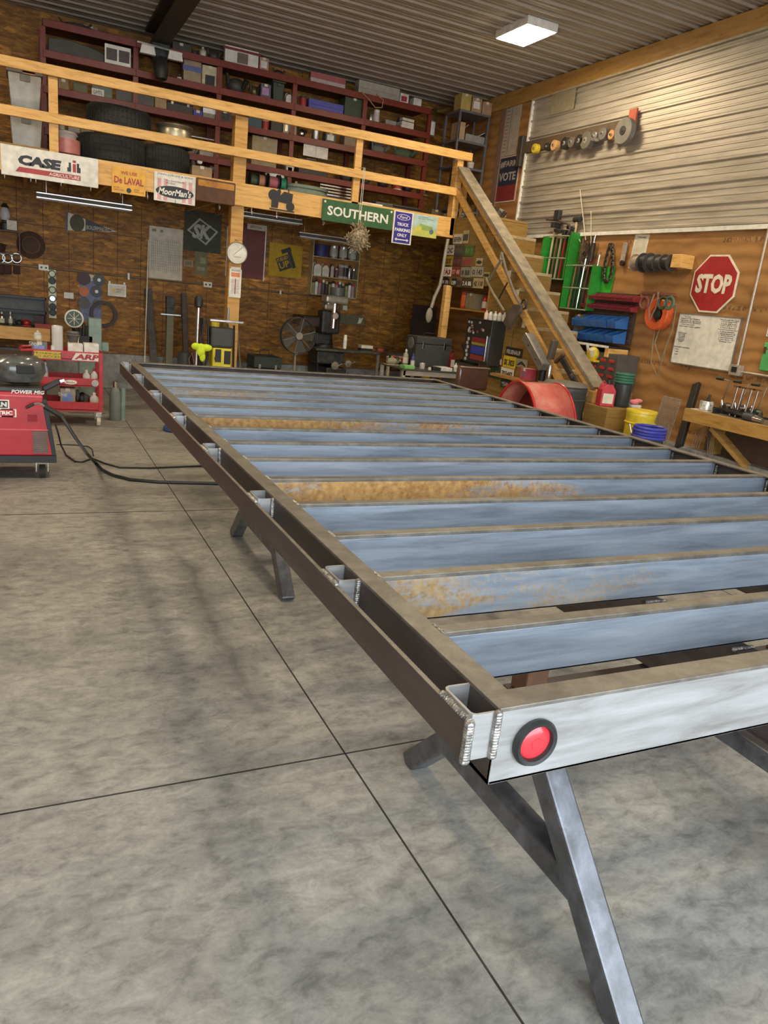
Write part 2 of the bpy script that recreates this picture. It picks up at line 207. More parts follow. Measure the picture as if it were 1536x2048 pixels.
# ------------------------------------------------------------------ mesh builder and object helpers
class MB:
    def __init__(s): s.v = []; s.f = []; s.M = Matrix()
    def at(s, x=0, y=0, z=0, rx=0, ry=0, rz=0): s.M = Matrix.Translation((x, y, z)) @ Euler((rx, ry, rz)).to_matrix().to_4x4(); return s
    def add(s, vs, fs):
        b = len(s.v); s.v += [s.M @ Vector(p) for p in vs]; s.f += [tuple(b + i for i in f) for f in fs]; return s
    def box(s, x0, x1, y0, y1, z0, z1):
        return s.add([(x0, y0, z0), (x1, y0, z0), (x1, y1, z0), (x0, y1, z0), (x0, y0, z1), (x1, y0, z1), (x1, y1, z1), (x0, y1, z1)],
                     [(0, 3, 2, 1), (4, 5, 6, 7), (0, 1, 5, 4), (1, 2, 6, 5), (2, 3, 7, 6), (3, 0, 4, 7)])
    def cb(s, cx, cy, cz, sx, sy, sz): return s.box(cx - sx / 2, cx + sx / 2, cy - sy / 2, cy + sy / 2, cz - sz / 2, cz + sz / 2)
    def bar(s, p0, p1, a, b, up=(0, 0, 1)):
        p0 = Vector(p0); p1 = Vector(p1); d = (p1 - p0).normalized(); u = Vector(up)
        sd = d.cross(u); sd = sd.normalized() if sd.length > 1e-4 else Vector((1, 0, 0)); u = sd.cross(d).normalized()
        vs = []
        for p in (p0, p1):
            for i, j in ((-1, -1), (1, -1), (1, 1), (-1, 1)): vs.append(p + sd * (a / 2 * i) + u * (b / 2 * j))
        return s.add(vs, [(3, 2, 1, 0), (4, 5, 6, 7), (0, 1, 5, 4), (1, 2, 6, 5), (2, 3, 7, 6), (3, 0, 4, 7)])
    def cyl(s, p0, p1, r, r1=None, n=14):
        p0 = Vector(p0); p1 = Vector(p1); d = (p1 - p0).normalized(); a = Vector((1, 0, 0)) if abs(d.x) < 0.9 else Vector((0, 1, 0))
        u = d.cross(a).normalized(); w_ = d.cross(u); r1 = r if r1 is None else r1; vs = []
        for p, rr in ((p0, r), (p1, r1)):
            for i in range(n): t = 2 * PI * i / n; vs.append(p + (u * math.cos(t) + w_ * math.sin(t)) * rr)
        fs = [tuple(range(n)), tuple(range(2 * n - 1, n - 1, -1))] + [(i, i + n, (i + 1) % n + n, (i + 1) % n) for i in range(n)]
        return s.add(vs, fs)
    def lathe(s, prof, n=20):
        vs = []; fs = []
        for r, z in prof:
            for i in range(n): t = 2 * PI * i / n; vs.append((r * math.cos(t), r * math.sin(t), z))
        for k in range(len(prof) - 1):
            for i in range(n): a = k * n + i; b = k * n + (i + 1) % n; fs.append((a, b, b + n, a + n))
        fs.append(tuple(range(n - 1, -1, -1))); fs.append(tuple(range((len(prof) - 1) * n, len(prof) * n))); return s.add(vs, fs)
    def ring(s, prof, n=28):
        vs = []; fs = []; k = len(prof)
        for i in range(n):
            t = 2 * PI * i / n
            for r, z in prof: vs.append((r * math.cos(t), r * math.sin(t), z))
        for i in range(n):
            for j in range(k): a = i * k + j; b = i * k + (j + 1) % k; c = ((i + 1) % n) * k; fs.append((a, c + j, c + (j + 1) % k, b))
        return s.add(vs, fs)
    def torus(s, R, r, n=28, k=8): return s.ring([(R + r * math.cos(2 * PI * j / k), r * math.sin(2 * PI * j / k)) for j in range(k)], n)
    def tube(s, pts, r, n=7, closed=False):
        P = [Vector(p) for p in pts]; m = len(P); vs = []; fs = []; pu = None
        for i in range(m):
            d = (P[(i + 1) % m] - P[i - 1]) if closed else (P[min(i + 1, m - 1)] - P[max(i - 1, 0)]); d.normalize()
            if pu is None: a = Vector((0, 0, 1)) if abs(d.z) < 0.9 else Vector((1, 0, 0)); pu = d.cross(a).normalized()
            u = (pu - d * pu.dot(d)); u = u.normalized() if u.length > 1e-5 else pu; pu = u; w_ = d.cross(u)
            for k in range(n): t = 2 * PI * k / n; vs.append(P[i] + (u * math.cos(t) + w_ * math.sin(t)) * r)
        for i in range(m if closed else m - 1):
            for k in range(n): a = i * n + k; b = i * n + (k + 1) % n; c = ((i + 1) % m) * n; fs.append((a, b, c + (k + 1) % n, c + k))
        if not closed: fs += [tuple(range(n - 1, -1, -1)), tuple(range((m - 1) * n, m * n))]
        return s.add(vs, fs)
    def prism(s, poly, d0, d1, ax='Y'):
        n = len(poly)
        def q(a, b, d): return {'Y': (a, d, b), 'X': (d, a, b), 'Z': (a, b, d)}[ax]
        vs = [q(a, b, d0) for a, b in poly] + [q(a, b, d1) for a, b in poly]
        return s.add(vs, [tuple(range(n)), tuple(range(2 * n - 1, n - 1, -1))] + [(i, i + n, (i + 1) % n + n, (i + 1) % n) for i in range(n)])
    def ball(s, x, y, z, r, sx=1, sy=1, sz=1, n=12, k=8):
        vs = []; fs = []
        for j in range(1, k):
            p = PI * j / k
            for i in range(n): t = 2 * PI * i / n; vs.append((x + r * sx * math.sin(p) * math.cos(t), y + r * sy * math.sin(p) * math.sin(t), z + r * sz * math.cos(p)))
        vs += [(x, y, z + r * sz), (x, y, z - r * sz)]; T = len(vs) - 2
        for j in range(k - 2):
            for i in range(n): a = j * n + i; b = j * n + (i + 1) % n; fs.append((a, a + n, b + n, b))
        for i in range(n): fs.append((T, i, (i + 1) % n)); fs.append((T + 1, (k - 2) * n + (i + 1) % n, (k - 2) * n + i))
        return s.add(vs, fs)
    def text(s, body, cx, cz, y, wd=None, ht=0.1, shear=0.0, bold=0.0, d=0.0015):
        cu = bpy.data.curves.new('lettering', 'FONT'); cu.body = body; cu.size = 1; cu.shear = shear; cu.offset = bold; cu.resolution_u = 2; cu.extrude = 0.02
        cu.align_x = 'LEFT'; o = bpy.data.objects.new('lettering_source', cu); me = bpy.data.meshes.new_from_object(o)
        vs = [v.co.copy() for v in me.vertices]; fs = [tuple(p.vertices) for p in me.polygons]
        bpy.data.meshes.remove(me); bpy.data.objects.remove(o); bpy.data.curves.remove(cu)
        if not vs: return s
        x0 = min(v.x for v in vs); x1 = max(v.x for v in vs); y0 = min(v.y for v in vs); y1 = max(v.y for v in vs)
        kz = ht / (y1 - y0); kx = (wd / (x1 - x0)) if wd else kz
        return s.add([((v.x - (x0 + x1) / 2) * kx + cx, y - d * (1 if v.z > 0 else 0), (v.y - (y0 + y1) / 2) * kz + cz) for v in vs], fs)
    def build(s, name, m, parent=None, bev=0.0, smooth=False, world=False):
        off = parent.matrix_basis.translation if (parent is not None and world) else Vector((0, 0, 0))
        me = bpy.data.meshes.new(name); me.from_pydata([v - off for v in s.v], [], s.f); me.update()
        bm = bmesh.new(); bm.from_mesh(me); bmesh.ops.recalc_face_normals(bm, faces=bm.faces); bm.to_mesh(me); bm.free()
        if smooth:
            for p in me.polygons: p.use_smooth = True
            me.set_sharp_from_angle(angle=0.7)
        me.materials.append(m); o = bpy.data.objects.new(name, me); col.objects.link(o)
        if parent is not None: o.parent = parent
        if bev: b = o.modifiers.new('bevel', 'BEVEL'); b.width = bev; b.segments = 2; b.limit_method = 'ANGLE'; b.angle_limit = 0.6
        return o
    def hang(s, loc, rz=0.0):   # when the mesh is itself a thing
        s._loc = loc; s._rz = rz; return s
def tag(o, label, cat, group=None):
    o['label'] = label; o['category'] = cat
    if group: o['group'] = group
    return o
def thing(name, label, cat, loc=(0, 0, 0), rz=0.0, group=None, rx=0.0, ry=0.0):
    o = bpy.data.objects.new(name, None); col.objects.link(o); o.empty_display_size = 0.1
    o.location = loc; o.rotation_euler = (rx, ry, rz); return tag(o, label, cat, group)
def plab(o, label): o['label'] = label; return o
def struct(name, mb, m, bev=0.0, smooth=False):
    o = mb.build(name, m, None, bev, smooth); o['kind'] = 'structure'; return o
def solo(name, mb, m, label, cat, loc=(0, 0, 0), rz=0.0, group=None, bev=0.0, smooth=False, rx=0.0, ry=0.0):
    o = mb.build(name, m, None, bev, smooth); o.location = loc; o.rotation_euler = (rx, ry, rz); return tag(o, label, cat, group)
def dup(root, loc, rz=None, label=None, group=None):
    r = root.copy(); col.objects.link(r); r.location = loc
    if rz is not None: r.rotation_euler = (root.rotation_euler[0], root.rotation_euler[1], rz)
    if label: r['label'] = label
    if group: r['group'] = group
    for ch in list(root.children):
        c = ch.copy(); col.objects.link(c); c.parent = r
        for g in list(ch.children): d = g.copy(); col.objects.link(d); d.parent = c
    return r
RW = -PI / 2    # facing of things hung on the right wall or on the stair side: their front looks to -X

# ================================================================== ROOM
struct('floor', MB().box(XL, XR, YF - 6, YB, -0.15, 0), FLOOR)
jb = MB()
for yy in (-0.9, 2.17, 5.25, 8.33): jb.box(XL, XR - 0.16, yy - 0.003, yy + 0.003, 0, 0.0012)
for xx in (-2.05, 1.03, 4.11): jb.box(xx - 0.003, xx + 0.003, YF - 6, YB - 0.13, 0, 0.0014)
struct('trim_1', jb, mat('joint_dirt', (0.035, 0.03, 0.026), 0.8, 0, 0.4, 9))
struct('wall_back', MB().box(XL, XR, YB, YB + 0.2, 0, ZC), OSB)
struct('wall_left', MB().box(XL - 0.2, XL, YF, YB + 0.2, 0, ZC), OSB)
wr = MB().box(XR, XR + 0.2, YF, YB + 0.2, 0, ZC); struct('wall_right', wr, PLY)
wf = MB().box(XL, -2.9, YF - 0.2, YF, 0, ZC); wf.box(4.6, XR, YF - 0.2, YF, 0, ZC); wf.box(-2.9, 4.6, YF - 0.2, YF, 4.1, ZC); struct('wall_front', wf, OSB)
struct('baseboard_back', MB().box(XL, XR, YB - 0.12, YB, 0, ZK), CURB, 0.01)
struct('baseboard_right', MB().box(XR - 0.14, XR, YF, YB - 0.12, 0, ZK), CURB, 0.01)
# ceiling: ribbed sheet, ribs run across the room
def ribbed(u0, u1, pitch, h, wtop=0.03, minor=True):
    prof = []; u = u0
    while u < u1:
        prof += [(u, 0), (u + 0.012, h), (u + wtop, h), (u + wtop + 0.012, 0)]
        if minor:
            for k in (0.4, 0.7): q = u + pitch * k; prof += [(q, 0), (q + 0.006, h * 0.3), (q + 0.018, h * 0.3), (q + 0.024, 0)]
        u += pitch
    prof.append((u1 + 0.001, 0)); return prof
pr = ribbed(YF, YB, 0.229, 0.019); vs = []; fs = []
for x in (XL, XR):
    for y, d in pr: vs.append((x, y, ZC - d))
n_ = len(pr)
for i in range(n_ - 1): fs.append((i, i + 1, n_ + i + 1, n_ + i))
struct('ceiling', MB().add(vs, fs), CEILM)
struct('trim_2', MB().box(XL - 0.2, XR + 0.2, YF - 0.2, YB + 0.2, ZC + 0.02, ZC + 0.1), CEILM)
# right wall steel liner above the white trim
pr = ribbed(ZS + 0.02, 4.27, 0.2, 0.02, 0.03, True); vs = []; fs = []
for y in (YF, 9.19):
    for z, d in pr: vs.append((XR - 0.012 - d, y, z))
n_ = len(pr)
for i in range(n_ - 1): fs.append((i, i + 1, n_ + i + 1, n_ + i))
struct('trim_3', MB().add(vs, fs), GALV)
struct('trim_4', MB().box(XR - 0.04, XR, YF, 9.2, ZS - 0.02, ZS + 0.02), WHT)
struct('trim_5', MB().box(XR - 0.045, XR, 9.19, 9.215, ZS, 4.29), WHT)
struct('trim_6', MB().box(XR - 0.05, XR, YF, 9.2, 4.27, 4.29), mat('trim_galvanised', (0.5, 0.42, 0.3), 0.5, 0.3))
struct('trim_7', MB().box(XR - 0.03, XR, YF, YB, 4.29, ZC - 0.02), PINEO)

# lamps on the ceiling grid
def ceiling_lamp(x, y, label):
    t = thing('ceiling_light', label, 'ceiling light', (x, y, ZC - 0.08), 0, 'flat LED panels on the ceiling')
    MB().box(-0.19, 0.19, -0.30, 0.30, 0.0, 0.08).build('frame', WHT, t, 0.004)
    MB().box(-0.175, 0.175, -0.285, 0.285, -0.006, 0.001).build('diffuser', EMI, t)
    return t
EMI = mat('led_diffuser', (1.0, 0.83, 0.56), 0.4, 0, 0.01, 4, 0, LAMP_L)
for x, y, la in ((4.9, 7.69, 'glowing white rectangular LED panel on the ribbed ceiling by the right wall'), (1.6, 7.69, 'LED panel on the ceiling above the loft side, middle of the room'), (-1.7, 7.69, 'LED panel on the ceiling at the left rear'),
                 (4.9, 3.9, 'LED panel on the ceiling above the right of the frame'), (1.6, 3.9, 'LED panel on the ceiling above the floor joint crossing'), (-1.7, 3.9, 'LED panel on the ceiling at the left middle')):
    ceiling_lamp(x, y, la)

# ================================================================== FLATBED FRAME
H = 0.945; X0 = 0.738; X1 = 3.43; Y0 = 0.945; Y1 = 6.10; CH = 0.156
fr = thing('flatbed_frame', 'large unpainted welded steel flatbed frame resting on splayed trestles', 'trailer frame', (X0, Y0, 0))
def chan(mb, ax, a0, a1, face, sgn, z1, h, fl=0.05, t=0.008):
    """C channel along ax from a0 to a1; web outer face at 'face', flanges go in direction sgn"""
    z0 = z1 - h; f0, f1 = sorted((face, face + sgn * t)); g0, g1 = sorted((face, face + sgn * fl))
    if ax == 'Y':
        mb.box(f0, f1, a0, a1, z0, z1); mb.box(g0, g1, a0, a1, z1 - t, z1 + 0.0004); mb.box(g0, g1, a0, a1, z0 - 0.0004, z0 + t)
    else:
        mb.box(a0, a1, f0, f1, z0, z1); mb.box(a0, a1, g0, g1, z1 - t, z1 + 0.0004); mb.box(a0, a1, g0, g1, z0 - 0.0004, z0 + t)
    return mb
# side rails: dark web + ground bright top flange as own part
for face, sg, nm in ((X0, 1, 'side_rail'), (X1, -1, 'side_rail')):
    w0, w1 = sorted((face, face + sg * 0.008)); g0, g1 = sorted((face, face + sg * 0.052))
    o = MB().box(w0, w1, Y0 + 0.001, Y1, H - CH, H - 0.008).box(g0, g1, Y0 + 0.001, Y1, H - CH - 0.0005, H - CH + 0.008).build(nm, DARKS, fr, 0, False, True)
    MB().box(g0 - 0.001, g1 + 0.001, Y0 + 0.002, Y1, H - 0.008, H).build('top_flange', GROUND, o, 0.0015, False, False).location = -fr.matrix_basis.translation
for face, sg in ((Y0, 1), (Y1, -1)):
    g0, g1 = sorted((face, face + sg * 0.055)); w0, w1 = sorted((face, face + sg * 0.008))
    o = MB().box(X0, X1, w0, w1, H - CH, H - 0.004).box(X0, X1, g0, g1, H - CH, H - CH + 0.008).build('end_rail', BARE if sg == 1 else DARKS, fr, 0.002, False, True)
    MB().box(X0, X1, g0 - 0.0012 * (sg == 1), g1 + 0.0012 * (sg == -1), H - 0.0078, H + 0.0006).build('top_flange', GROUND, o, 0.0015).location = -fr.matrix_basis.translation
mats = {1: BLUEP, 4: BLUER, 8: BLUER, 11: BLUEP}
for i in range(15):
    y = 1.248 + 0.3214 * i - 0.004; JH = 0.12; a0 = X0 + 0.03; a1 = X1 - 0.03; z1 = H - 0.009
    o = MB().box(a0, a1, y, y + 0.006, z1 - JH, z1 - 0.003).box(a0, a1, y, y + 0.036, z1 - JH, z1 - JH + 0.006).build('crossmember', mats.get(i, BLUE), fr, 0.0015, False, True)
    MB().box(X0 + 0.052, X1 - 0.052, y - 0.0005, y + 0.036, z1 - 0.004, z1 + 0.0085).build('top_flange', GROUND, o, 0.0015).location = -fr.matrix_basis.translation
    for xx in (X0 + 0.012, X1 - 0.016):
        wb = MB()
        for k in range(7): wb.ball(xx, y - 0.002, z1 - 0.02 - k * 0.013, 0.008, 1, 1, 1.1, 6, 5)
        if i % 1 == 0: wb.build('weld_bead', WELD, fr, 0, True, True)
    wb = MB()
    for k in range(9): wb.ball(X0 + 0.053 + random.uniform(-.002, .002), y - 0.004 + k * 0.006, H + 0.0005, 0.0045, 1, 1, 0.4, 6, 4)
    wb.build('weld_bead', WELD, fr, 0, True, True)
# long sills under the crossmembers
for xs in (1.70, 2.62):
    MB().box(xs, xs + 0.01, Y0 + 0.02, Y1 - 0.02, 0.62, 0.795).box(xs, xs + 0.075, Y0 + 0.02, Y1 - 0.02, 0.793, 0.803).box(xs, xs + 0.075, Y0 + 0.02, Y1 - 0.02, 0.615, 0.625).build('long_sill', DARKS, fr, 0.002, False, True)
    for i in range(15):
        wb = MB(); y = 1.24 + 0.3214 * i
        for k in range(8): wb.ball(xs + k * 0.01, y - 0.006, 0.806, 0.007, 1, 1, 0.8, 6, 4)
        wb.build('weld_bead', WELD, fr, 0, True, True)
# stake pockets and rub rail
PY = [0.998, 1.625, 2.35, 3.11, 3.86, 4.61, 5.35, 6.03]; PZ1 = H - 0.006; PZ0 = PZ1 - 0.09
for y in PY:
    a = MB(); xo = X0 - 0.056; xi = X0; t = 0.005; y0 = y - 0.052; y1 = y + 0.052
    c = 0.012; pts = [(xi, y0), (xo + c, y0), (xo + c * .3, y0 + c * .3), (xo, y0 + c), (xo, y1 - c), (xo + c * .3, y1 - c * .3), (xo + c, y1), (xi, y1)]
    ins = [(xi, y0 + t), (xo + c, y0 + t), (xo + t + c * .2, y0 + t + c * .2), (xo + t, y0 + c), (xo + t, y1 - c), (xo + t + c * .2, y1 - t - c * .2), (xo + c, y1 - t), (xi, y1 - t)]
    n = len(pts); vs = [(p[0], p[1], z) for z in (PZ0, PZ1) for p in pts] + [(p[0], p[1], z) for z in (PZ0, PZ1) for p in ins]; fs = []
    for i in range(n - 1):
        fs += [(i, i + 1, n + i + 1, n + i), (2 * n + i, 3 * n + i, 3 * n + i + 1, 2 * n + i + 1), (n + i, n + i + 1, 3 * n + i + 1, 3 * n + i), (i, 2 * n + i, 2 * n + i + 1, i + 1)]
    a.add(vs, fs); a.build('stake_pocket', BARE, fr, 0, False, True)
    wb = MB()
    for k in range(15): wb.ball(xo - 0.003, y0 + 0.004 + k * 0.0066, PZ1 - 0.012, 0.008, 1, .8, 1, 8, 6)
    wb.build('weld_bead', WELD, fr, 0, True, True); wb = MB()
    for k in range(16): wb.ball(xi - 0.003, y0 - 0.002, PZ1 - 0.003 - k * 0.0056, 0.0085, 1.1, 1, .8, 8, 6)
    if y < 1: 
        wb.build('weld_bead', WELD, fr, 0, True, True); wb = MB()
        for k in range(14): wb.ball(xo - 0.004, y0 - 0.002, PZ1 - 0.014 - k * 0.0056, 0.0095, 1.1, 1, .8, 8, 6)
    wb.build('weld_bead', WELD, fr, 0, True, True)
MB().box(X0 - 0.067, X0 - 0.0575, 0.938, 6.09, PZ1 - 0.086, PZ1 - 0.012).build('rub_rail', DARKS, fr, 0.0012, False, True)
o = MB().box(X0 - 0.0672, X0 - 0.0573, 1.035, 6.0, PZ1 - 0.0125, PZ1 - 0.0105).build('rub_rail_edge', GROUND, fr, 0, False, True)
# round marker light on the near face
ml = MB(); ml.M = Matrix.Translation((X0 + 0.086, Y0 + 0.001, H - 0.080)) @ Euler((PI / 2, 0, 0)).to_matrix().to_4x4()
ml.ring([(0.032, 0.0), (0.046, 0.0), (0.0475, 0.008), (0.043, 0.015), (0.036, 0.013), (0.033, 0.006)], 40); g = ml.build('marker_light', BLK, fr, 0, True, True); plab(g, 'black rubber grommet of the round marker light')
ml = MB(); ml.M = Matrix.Translation((X0 + 0.086, Y0 + 0.001, H - 0.080)) @ Euler((PI / 2, 0, 0)).to_matrix().to_4x4()
ml.lathe([(0.033, 0.0), (0.033, 0.006), (0.026, 0.0105), (0.012, 0.0115), (0.011, 0.0128), (0.003, 0.0128)], 36)
rl = ml.build('lens', mat('marker_red_lens', (0.82, 0.03, 0.045), 0.25, 0, 0.05, 9, coat=0.6), g, 0, True); rl.location = -fr.matrix_basis.translation; plab(rl, 'bright red round lens')

# trestles
def trestle(y, label):
    t = thing('steel_trestle', label, 'trestle', (1.255, y, 0), 0, None)
    ZT = 0.60; hs = 0.56; q = 0.072
    for sx in (0.0, 1.05):
        for sg in (-1, 1): MB().bar((sx, sg * hs, 0.0), (sx, sg * 0.03, ZT - 0.05), q, q, (1, 0, 0)).build('leg', LEG, t, 0.007)
        MB().box(sx - 0.0358, sx + 0.0358, -0.335, 0.335, 0.185, 0.255).build('brace', LEG, t, 0.007)
        r = MB().box(sx - 0.036, sx + 0.036, -0.036, 0.036, 0.601, 0.779 if sx == 0 else 0.612).build('riser', RUSTB, t, 0.006)
        wb = MB()
        for k in range(8): wb.ball(sx - 0.035 + k * 0.010, -0.038, 0.604, 0.007, 1, 1, 1, 6, 4)
        wb.build('weld_bead', WELD, r, 0, True)
    MB().box(-0.05, 1.5, -0.05, 0.05, ZT - 0.06, 0.6).build('top_beam', DARKS, t, 0.004)
    return t
trestle(1.50, 'splayed steel tube trestle under the near end of the frame')
trestle(4.12, 'splayed steel tube trestle under the far half of the frame')

# ================================================================== LOFT
XC = 5.25
lf = thing('loft_platform', 'raised timber loft along the back wall with pine front beam', 'loft', (XL, LY, 2.4))
MB().box(XL + .002, 2.268, LY + 0.045, YB - .004, LZ - 0.02, LZ).box(2.422, XR - .004, LY + 0.045, YB - .004, LZ - 0.02, LZ).box(2.268, 2.422, LY + 0.192, YB - .004, LZ - 0.02, LZ).build('deck', OSB, lf, 0, False, True)
MB().box(XL, XC, LY, LY + 0.045, 2.47, LZ).build('front_beam', PINE, lf, 0.003, False, True)
for i in range(27): x = XL + 0.1 + i * 0.406; MB().box(x, x + 0.04, LY + 0.045, YB - .004, 2.48, LZ - 0.02).build('joist', PINEO, lf, 0, False, True) if x < XR - .05 else None
rl_ = thing('guard_rail', 'pine guard rail with two long rails along the front of the loft', 'railing', (XL, LY, LZ))
MB().box(XL, XC + 0.13, LY - 0.04, LY, 3.43, 3.53).build('top_rail', PINE, rl_, 0.003, False, True)
MB().box(XL, XC + 0.02, LY - 0.04, LY, 2.99, 3.085).build('middle_rail', PINE, rl_, 0.003, False, True)
for x in (0.36, 3.80): MB().box(x - 0.045, x + 0.045, LY, LY + 0.045, LZ - 0.25 * (x > 1), 3.43).build('post', m_pine('pine_post_%d' % x, 0.95), rl_, 0.003, False, True)
MB().box(XC - 0.06, XC + 0.03, LY + 0.0, LY + 0.13, 2.5, 3.43).build('corner_post', PINE, rl_, 0.003, False, True)
MB().box(2.27, 2.42, LY + 0.046, LY + 0.19, 0, 3.43).build('tall_post', m_pine('pine_tall_post', 0.8, (1, .95, .8)), rl_, 0.004, False, True)

# rack shelving on the loft
RY = 10.7
rk = thing('steel_rack', 'dark red steel rack shelving along the back wall of the loft', 'rack', (0.33, RY, LZ))
UX = [0.31, 1.34, 2.36, 3.36, 4.38, 5.40]
for x in UX:
    for yy in (RY, YB - 0.07): MB().box(x - 0.03, x + 0.03, yy, yy + 0.05, LZ, 4.2).build('upright', MAROON, rk, 0, False, True)
SZ = [3.13, 3.58, 3.955, 4.27]
for z in SZ:
    MB().box(0.31, 5.40, RY - 0.012, YB - 0.02, z - 0.012, z).build('shelf', mat('rack_shelf_board', (0.13, 0.05, 0.03), 0.6), rk, 0, False, True)
    for k in range(5): MB().box(UX[k], UX[k + 1], RY - 0.02, RY + 0.01, z - 0.075, z + 0.004).build('beam', MAROON, rk, 0.004, False, True)

# hoist beam on the ceiling
hb = thing('hoist_beam', 'dark steel track beam under the ceiling over the loft', 'beam', (1.6, 8.4, 4.2))
MB().box(1.47, 1.74, 7.2, 10.9, ZC - 0.06, ZC - 0.02).box(1.58, 1.62, 7.2, 10.9, ZC - 0.22, ZC - 0.05).box(1.5, 1.7, 7.2, 10.9, ZC - 0.24, ZC - 0.21).build('track', mat('beam_dark_brown', (0.05, 0.04, 0.03), 0.7), hb, 0, False, True)
MB().box(1.5, 1.72, 10.55, 10.68, 4.1, 4.27).cyl((1.6, 10.6, 4.12), (1.6, 10.6, 3.98), 0.11, 0.04).build('trolley', IRON, hb, 0.01, False, True)
hl = thing('lamp_fixture', 'small dark twin head shop lamp hanging from the hoist beam', 'lamp', (1.6, 10.45, 4.2))
MB().bar((-0.28, 0, 0.0), (0.25, 0, -0.02), 0.02, 0.02).build('cross_bar', CHR, hl)
for s in (-1, 1): MB().prism([(s * 0.16 - 0.07, -0.02), (s * 0.16 + 0.07, -0.02), (s * 0.16 + 0.09, -0.11), (s * 0.16 - 0.09, -0.11)], -0.03, 0.03).build('reflector', WHT, hl)
MB().lathe([(0.02, -0.1), (0.06, -0.15), (0.09, -0.24), (0.07, -0.34), (0.02, -0.36)], 14).build('pulley_block', IRON, hl, 0, True)

# ================================================================== STAIRS
st = thing('staircase', 'enclosed timber staircase climbing to the loft along the right wall', 'staircase', (XC, 6.0, 0))
XS = 5.86; NS = 13; rise = LZ / NS; run = 0.22; YT = 8.55
for k in range(NS - 1):
    z = LZ - rise * (k + 1); y1 = YT - run * k; y0 = y1 - run
    MB().box(XC + 0.02, XS, y0 - 0.02, y1, z - 0.035, z).build('tread', TRD, st, 0.003, False, True)
    MB().box(XC + 0.02, XS, y1 - 0.02, y1, z, z + rise - 0.036).build('riser', TAN, st, 0, False, True)
yb_ = YT - run * (NS - 1)
MB().box(XC + 0.02, XS, yb_ - 0.02, yb_, 0, rise - 0.036).build('riser', TAN, st, 0, False, True)
poly = [(YT, 0.0), (YT, LZ)]
poly = [(8.25, 0.0), (8.25, 1.88), (LY - 0.002, 1.88), (LY - 0.002, LZ - 0.002)]
for k in range(NS - 1): y1 = YT - run * k; z = LZ - rise * (k + 1); poly += [(y1 - 0.001, LZ - rise * k - 0.001), (y1 - 0.0, z), (y1 - run + 0.001, z)]
poly += [(yb_, 0.0)]
MB().prism(poly, XC, XC + 0.02, 'X').build('side_panel', TAN, st, 0, False, True)
cr_ = MB()
for k in range(7, NS - 1):
    pass
MB().box(XC + 0.02, XS, YT, LY, LZ - 0.03, LZ).build('top_landing', TAN, st, 0.003, False, True)
for k in range(2, 6): y1 = YT - run * k + 0.01; z = LZ - rise * k; MB().box(XC - 0.012, XC, y1 - 0.05, y1, z - rise - 0.02, z - 0.02).build('corner_trim', CREAM, st, 0, False, True)
# seams of the side boards
for yy in (7.05, 7.62, 8.24): MB().box(XC - 0.004, XC, yy, yy + 0.006, 0, 1.0 if yy < 7.5 else 1.4).build('board_seam', DGR, st, 0, False, True)
hr = thing('hand_rail', 'sloping stair handrail of pine planks with a dusty flat cap', 'handrail', (XC, 6.0, 0))
pa = Vector((XC + 0.0, 9.30, 3.33)); pb = Vector((XC + 0.0, 5.98, 0.955))
MB().bar(pa, pb, 0.17, 0.036).build('cap', PINEG, hr, 0.003, False, True)
MB().bar(pa + Vector((-0.03, 0, -0.065)), pb + Vector((-0.03, 0, -0.065)), 0.036, 0.09).build('upper_rail', PINE, hr, 0.003, False, True)
MB().bar((XC - 0.03, 9.33, 3.05), (XC - 0.03, 6.25, 0.70), 0.036, 0.09).build('lower_rail', PINE, hr, 0.003, False, True)
MB().box(XC - 0.09, XC - 0.001, 5.95, 6.04, 0.0, 0.93).build('newel_post', PINE, hr, 0.003, False, True)
MB().box(XC + 0.001, XC + 0.04, 9.18, 9.27, 2.5, 3.27).build('end_post', PINEO, hr, 0.003, False, True)
# first landing block beside the newel
solo('board_box', MB().box(0, 0.39, -0.33, 0.0, 0, 0.822), TAN, 'waist high tan board box behind the newel at the foot of the stairs', 'box', (5.02, yb_ - 0.025, 0), bev=0.004)

# ================================================================== KINDS OF SMALL THINGS
def place(box, ax, val, zs=None, d=None):
    b, w_, h = fit(*box, ax, val)
    if zs is not None: h = max(0.02, b.z + h - zs if zs < 0.7 else min(b.z + h - zs, h * 1.12)); b.z = zs
    dd = d if d else min(max(w_, 0.05), 0.26)
    if ax == 0: w_ *= 0.62
    loc = (b.x, val + dd / 2, b.z) if ax == 1 else (val + dd / 2, b.y, b.z)
    return loc, (0 if ax == 1 else RW), w_, dd, h
def k_box(t, w, d, h, m, m2):
    MB().box(-w / 2, w / 2, -d / 2, d / 2, 0, h).build('body', m, t, 0.003)
    MB().box(-0.022, 0.022, -d / 2 - 0.001, d / 2, h - 0.03, h + 0.0012).build('tape', CREAM, t)
    if m2: MB().box(-w * 0.36, w * 0.30, -d / 2 - 0.002, -d / 2 + 0.001, h * 0.25, h * 0.75).build('printed_panel', m2, t)
def k_flat(t, w, d, h, m, m2):
    MB().box(-w / 2, w / 2, -d / 2, d / 2, 0, h * 0.5).build('lower_half', m, t, 0.002)
    MB().box(-w / 2 - 0.002, w / 2 + 0.002, -d / 2 - 0.002, d / 2 + 0.002, h * 0.5, h).build('lid', m2 or m, t, 0.002)
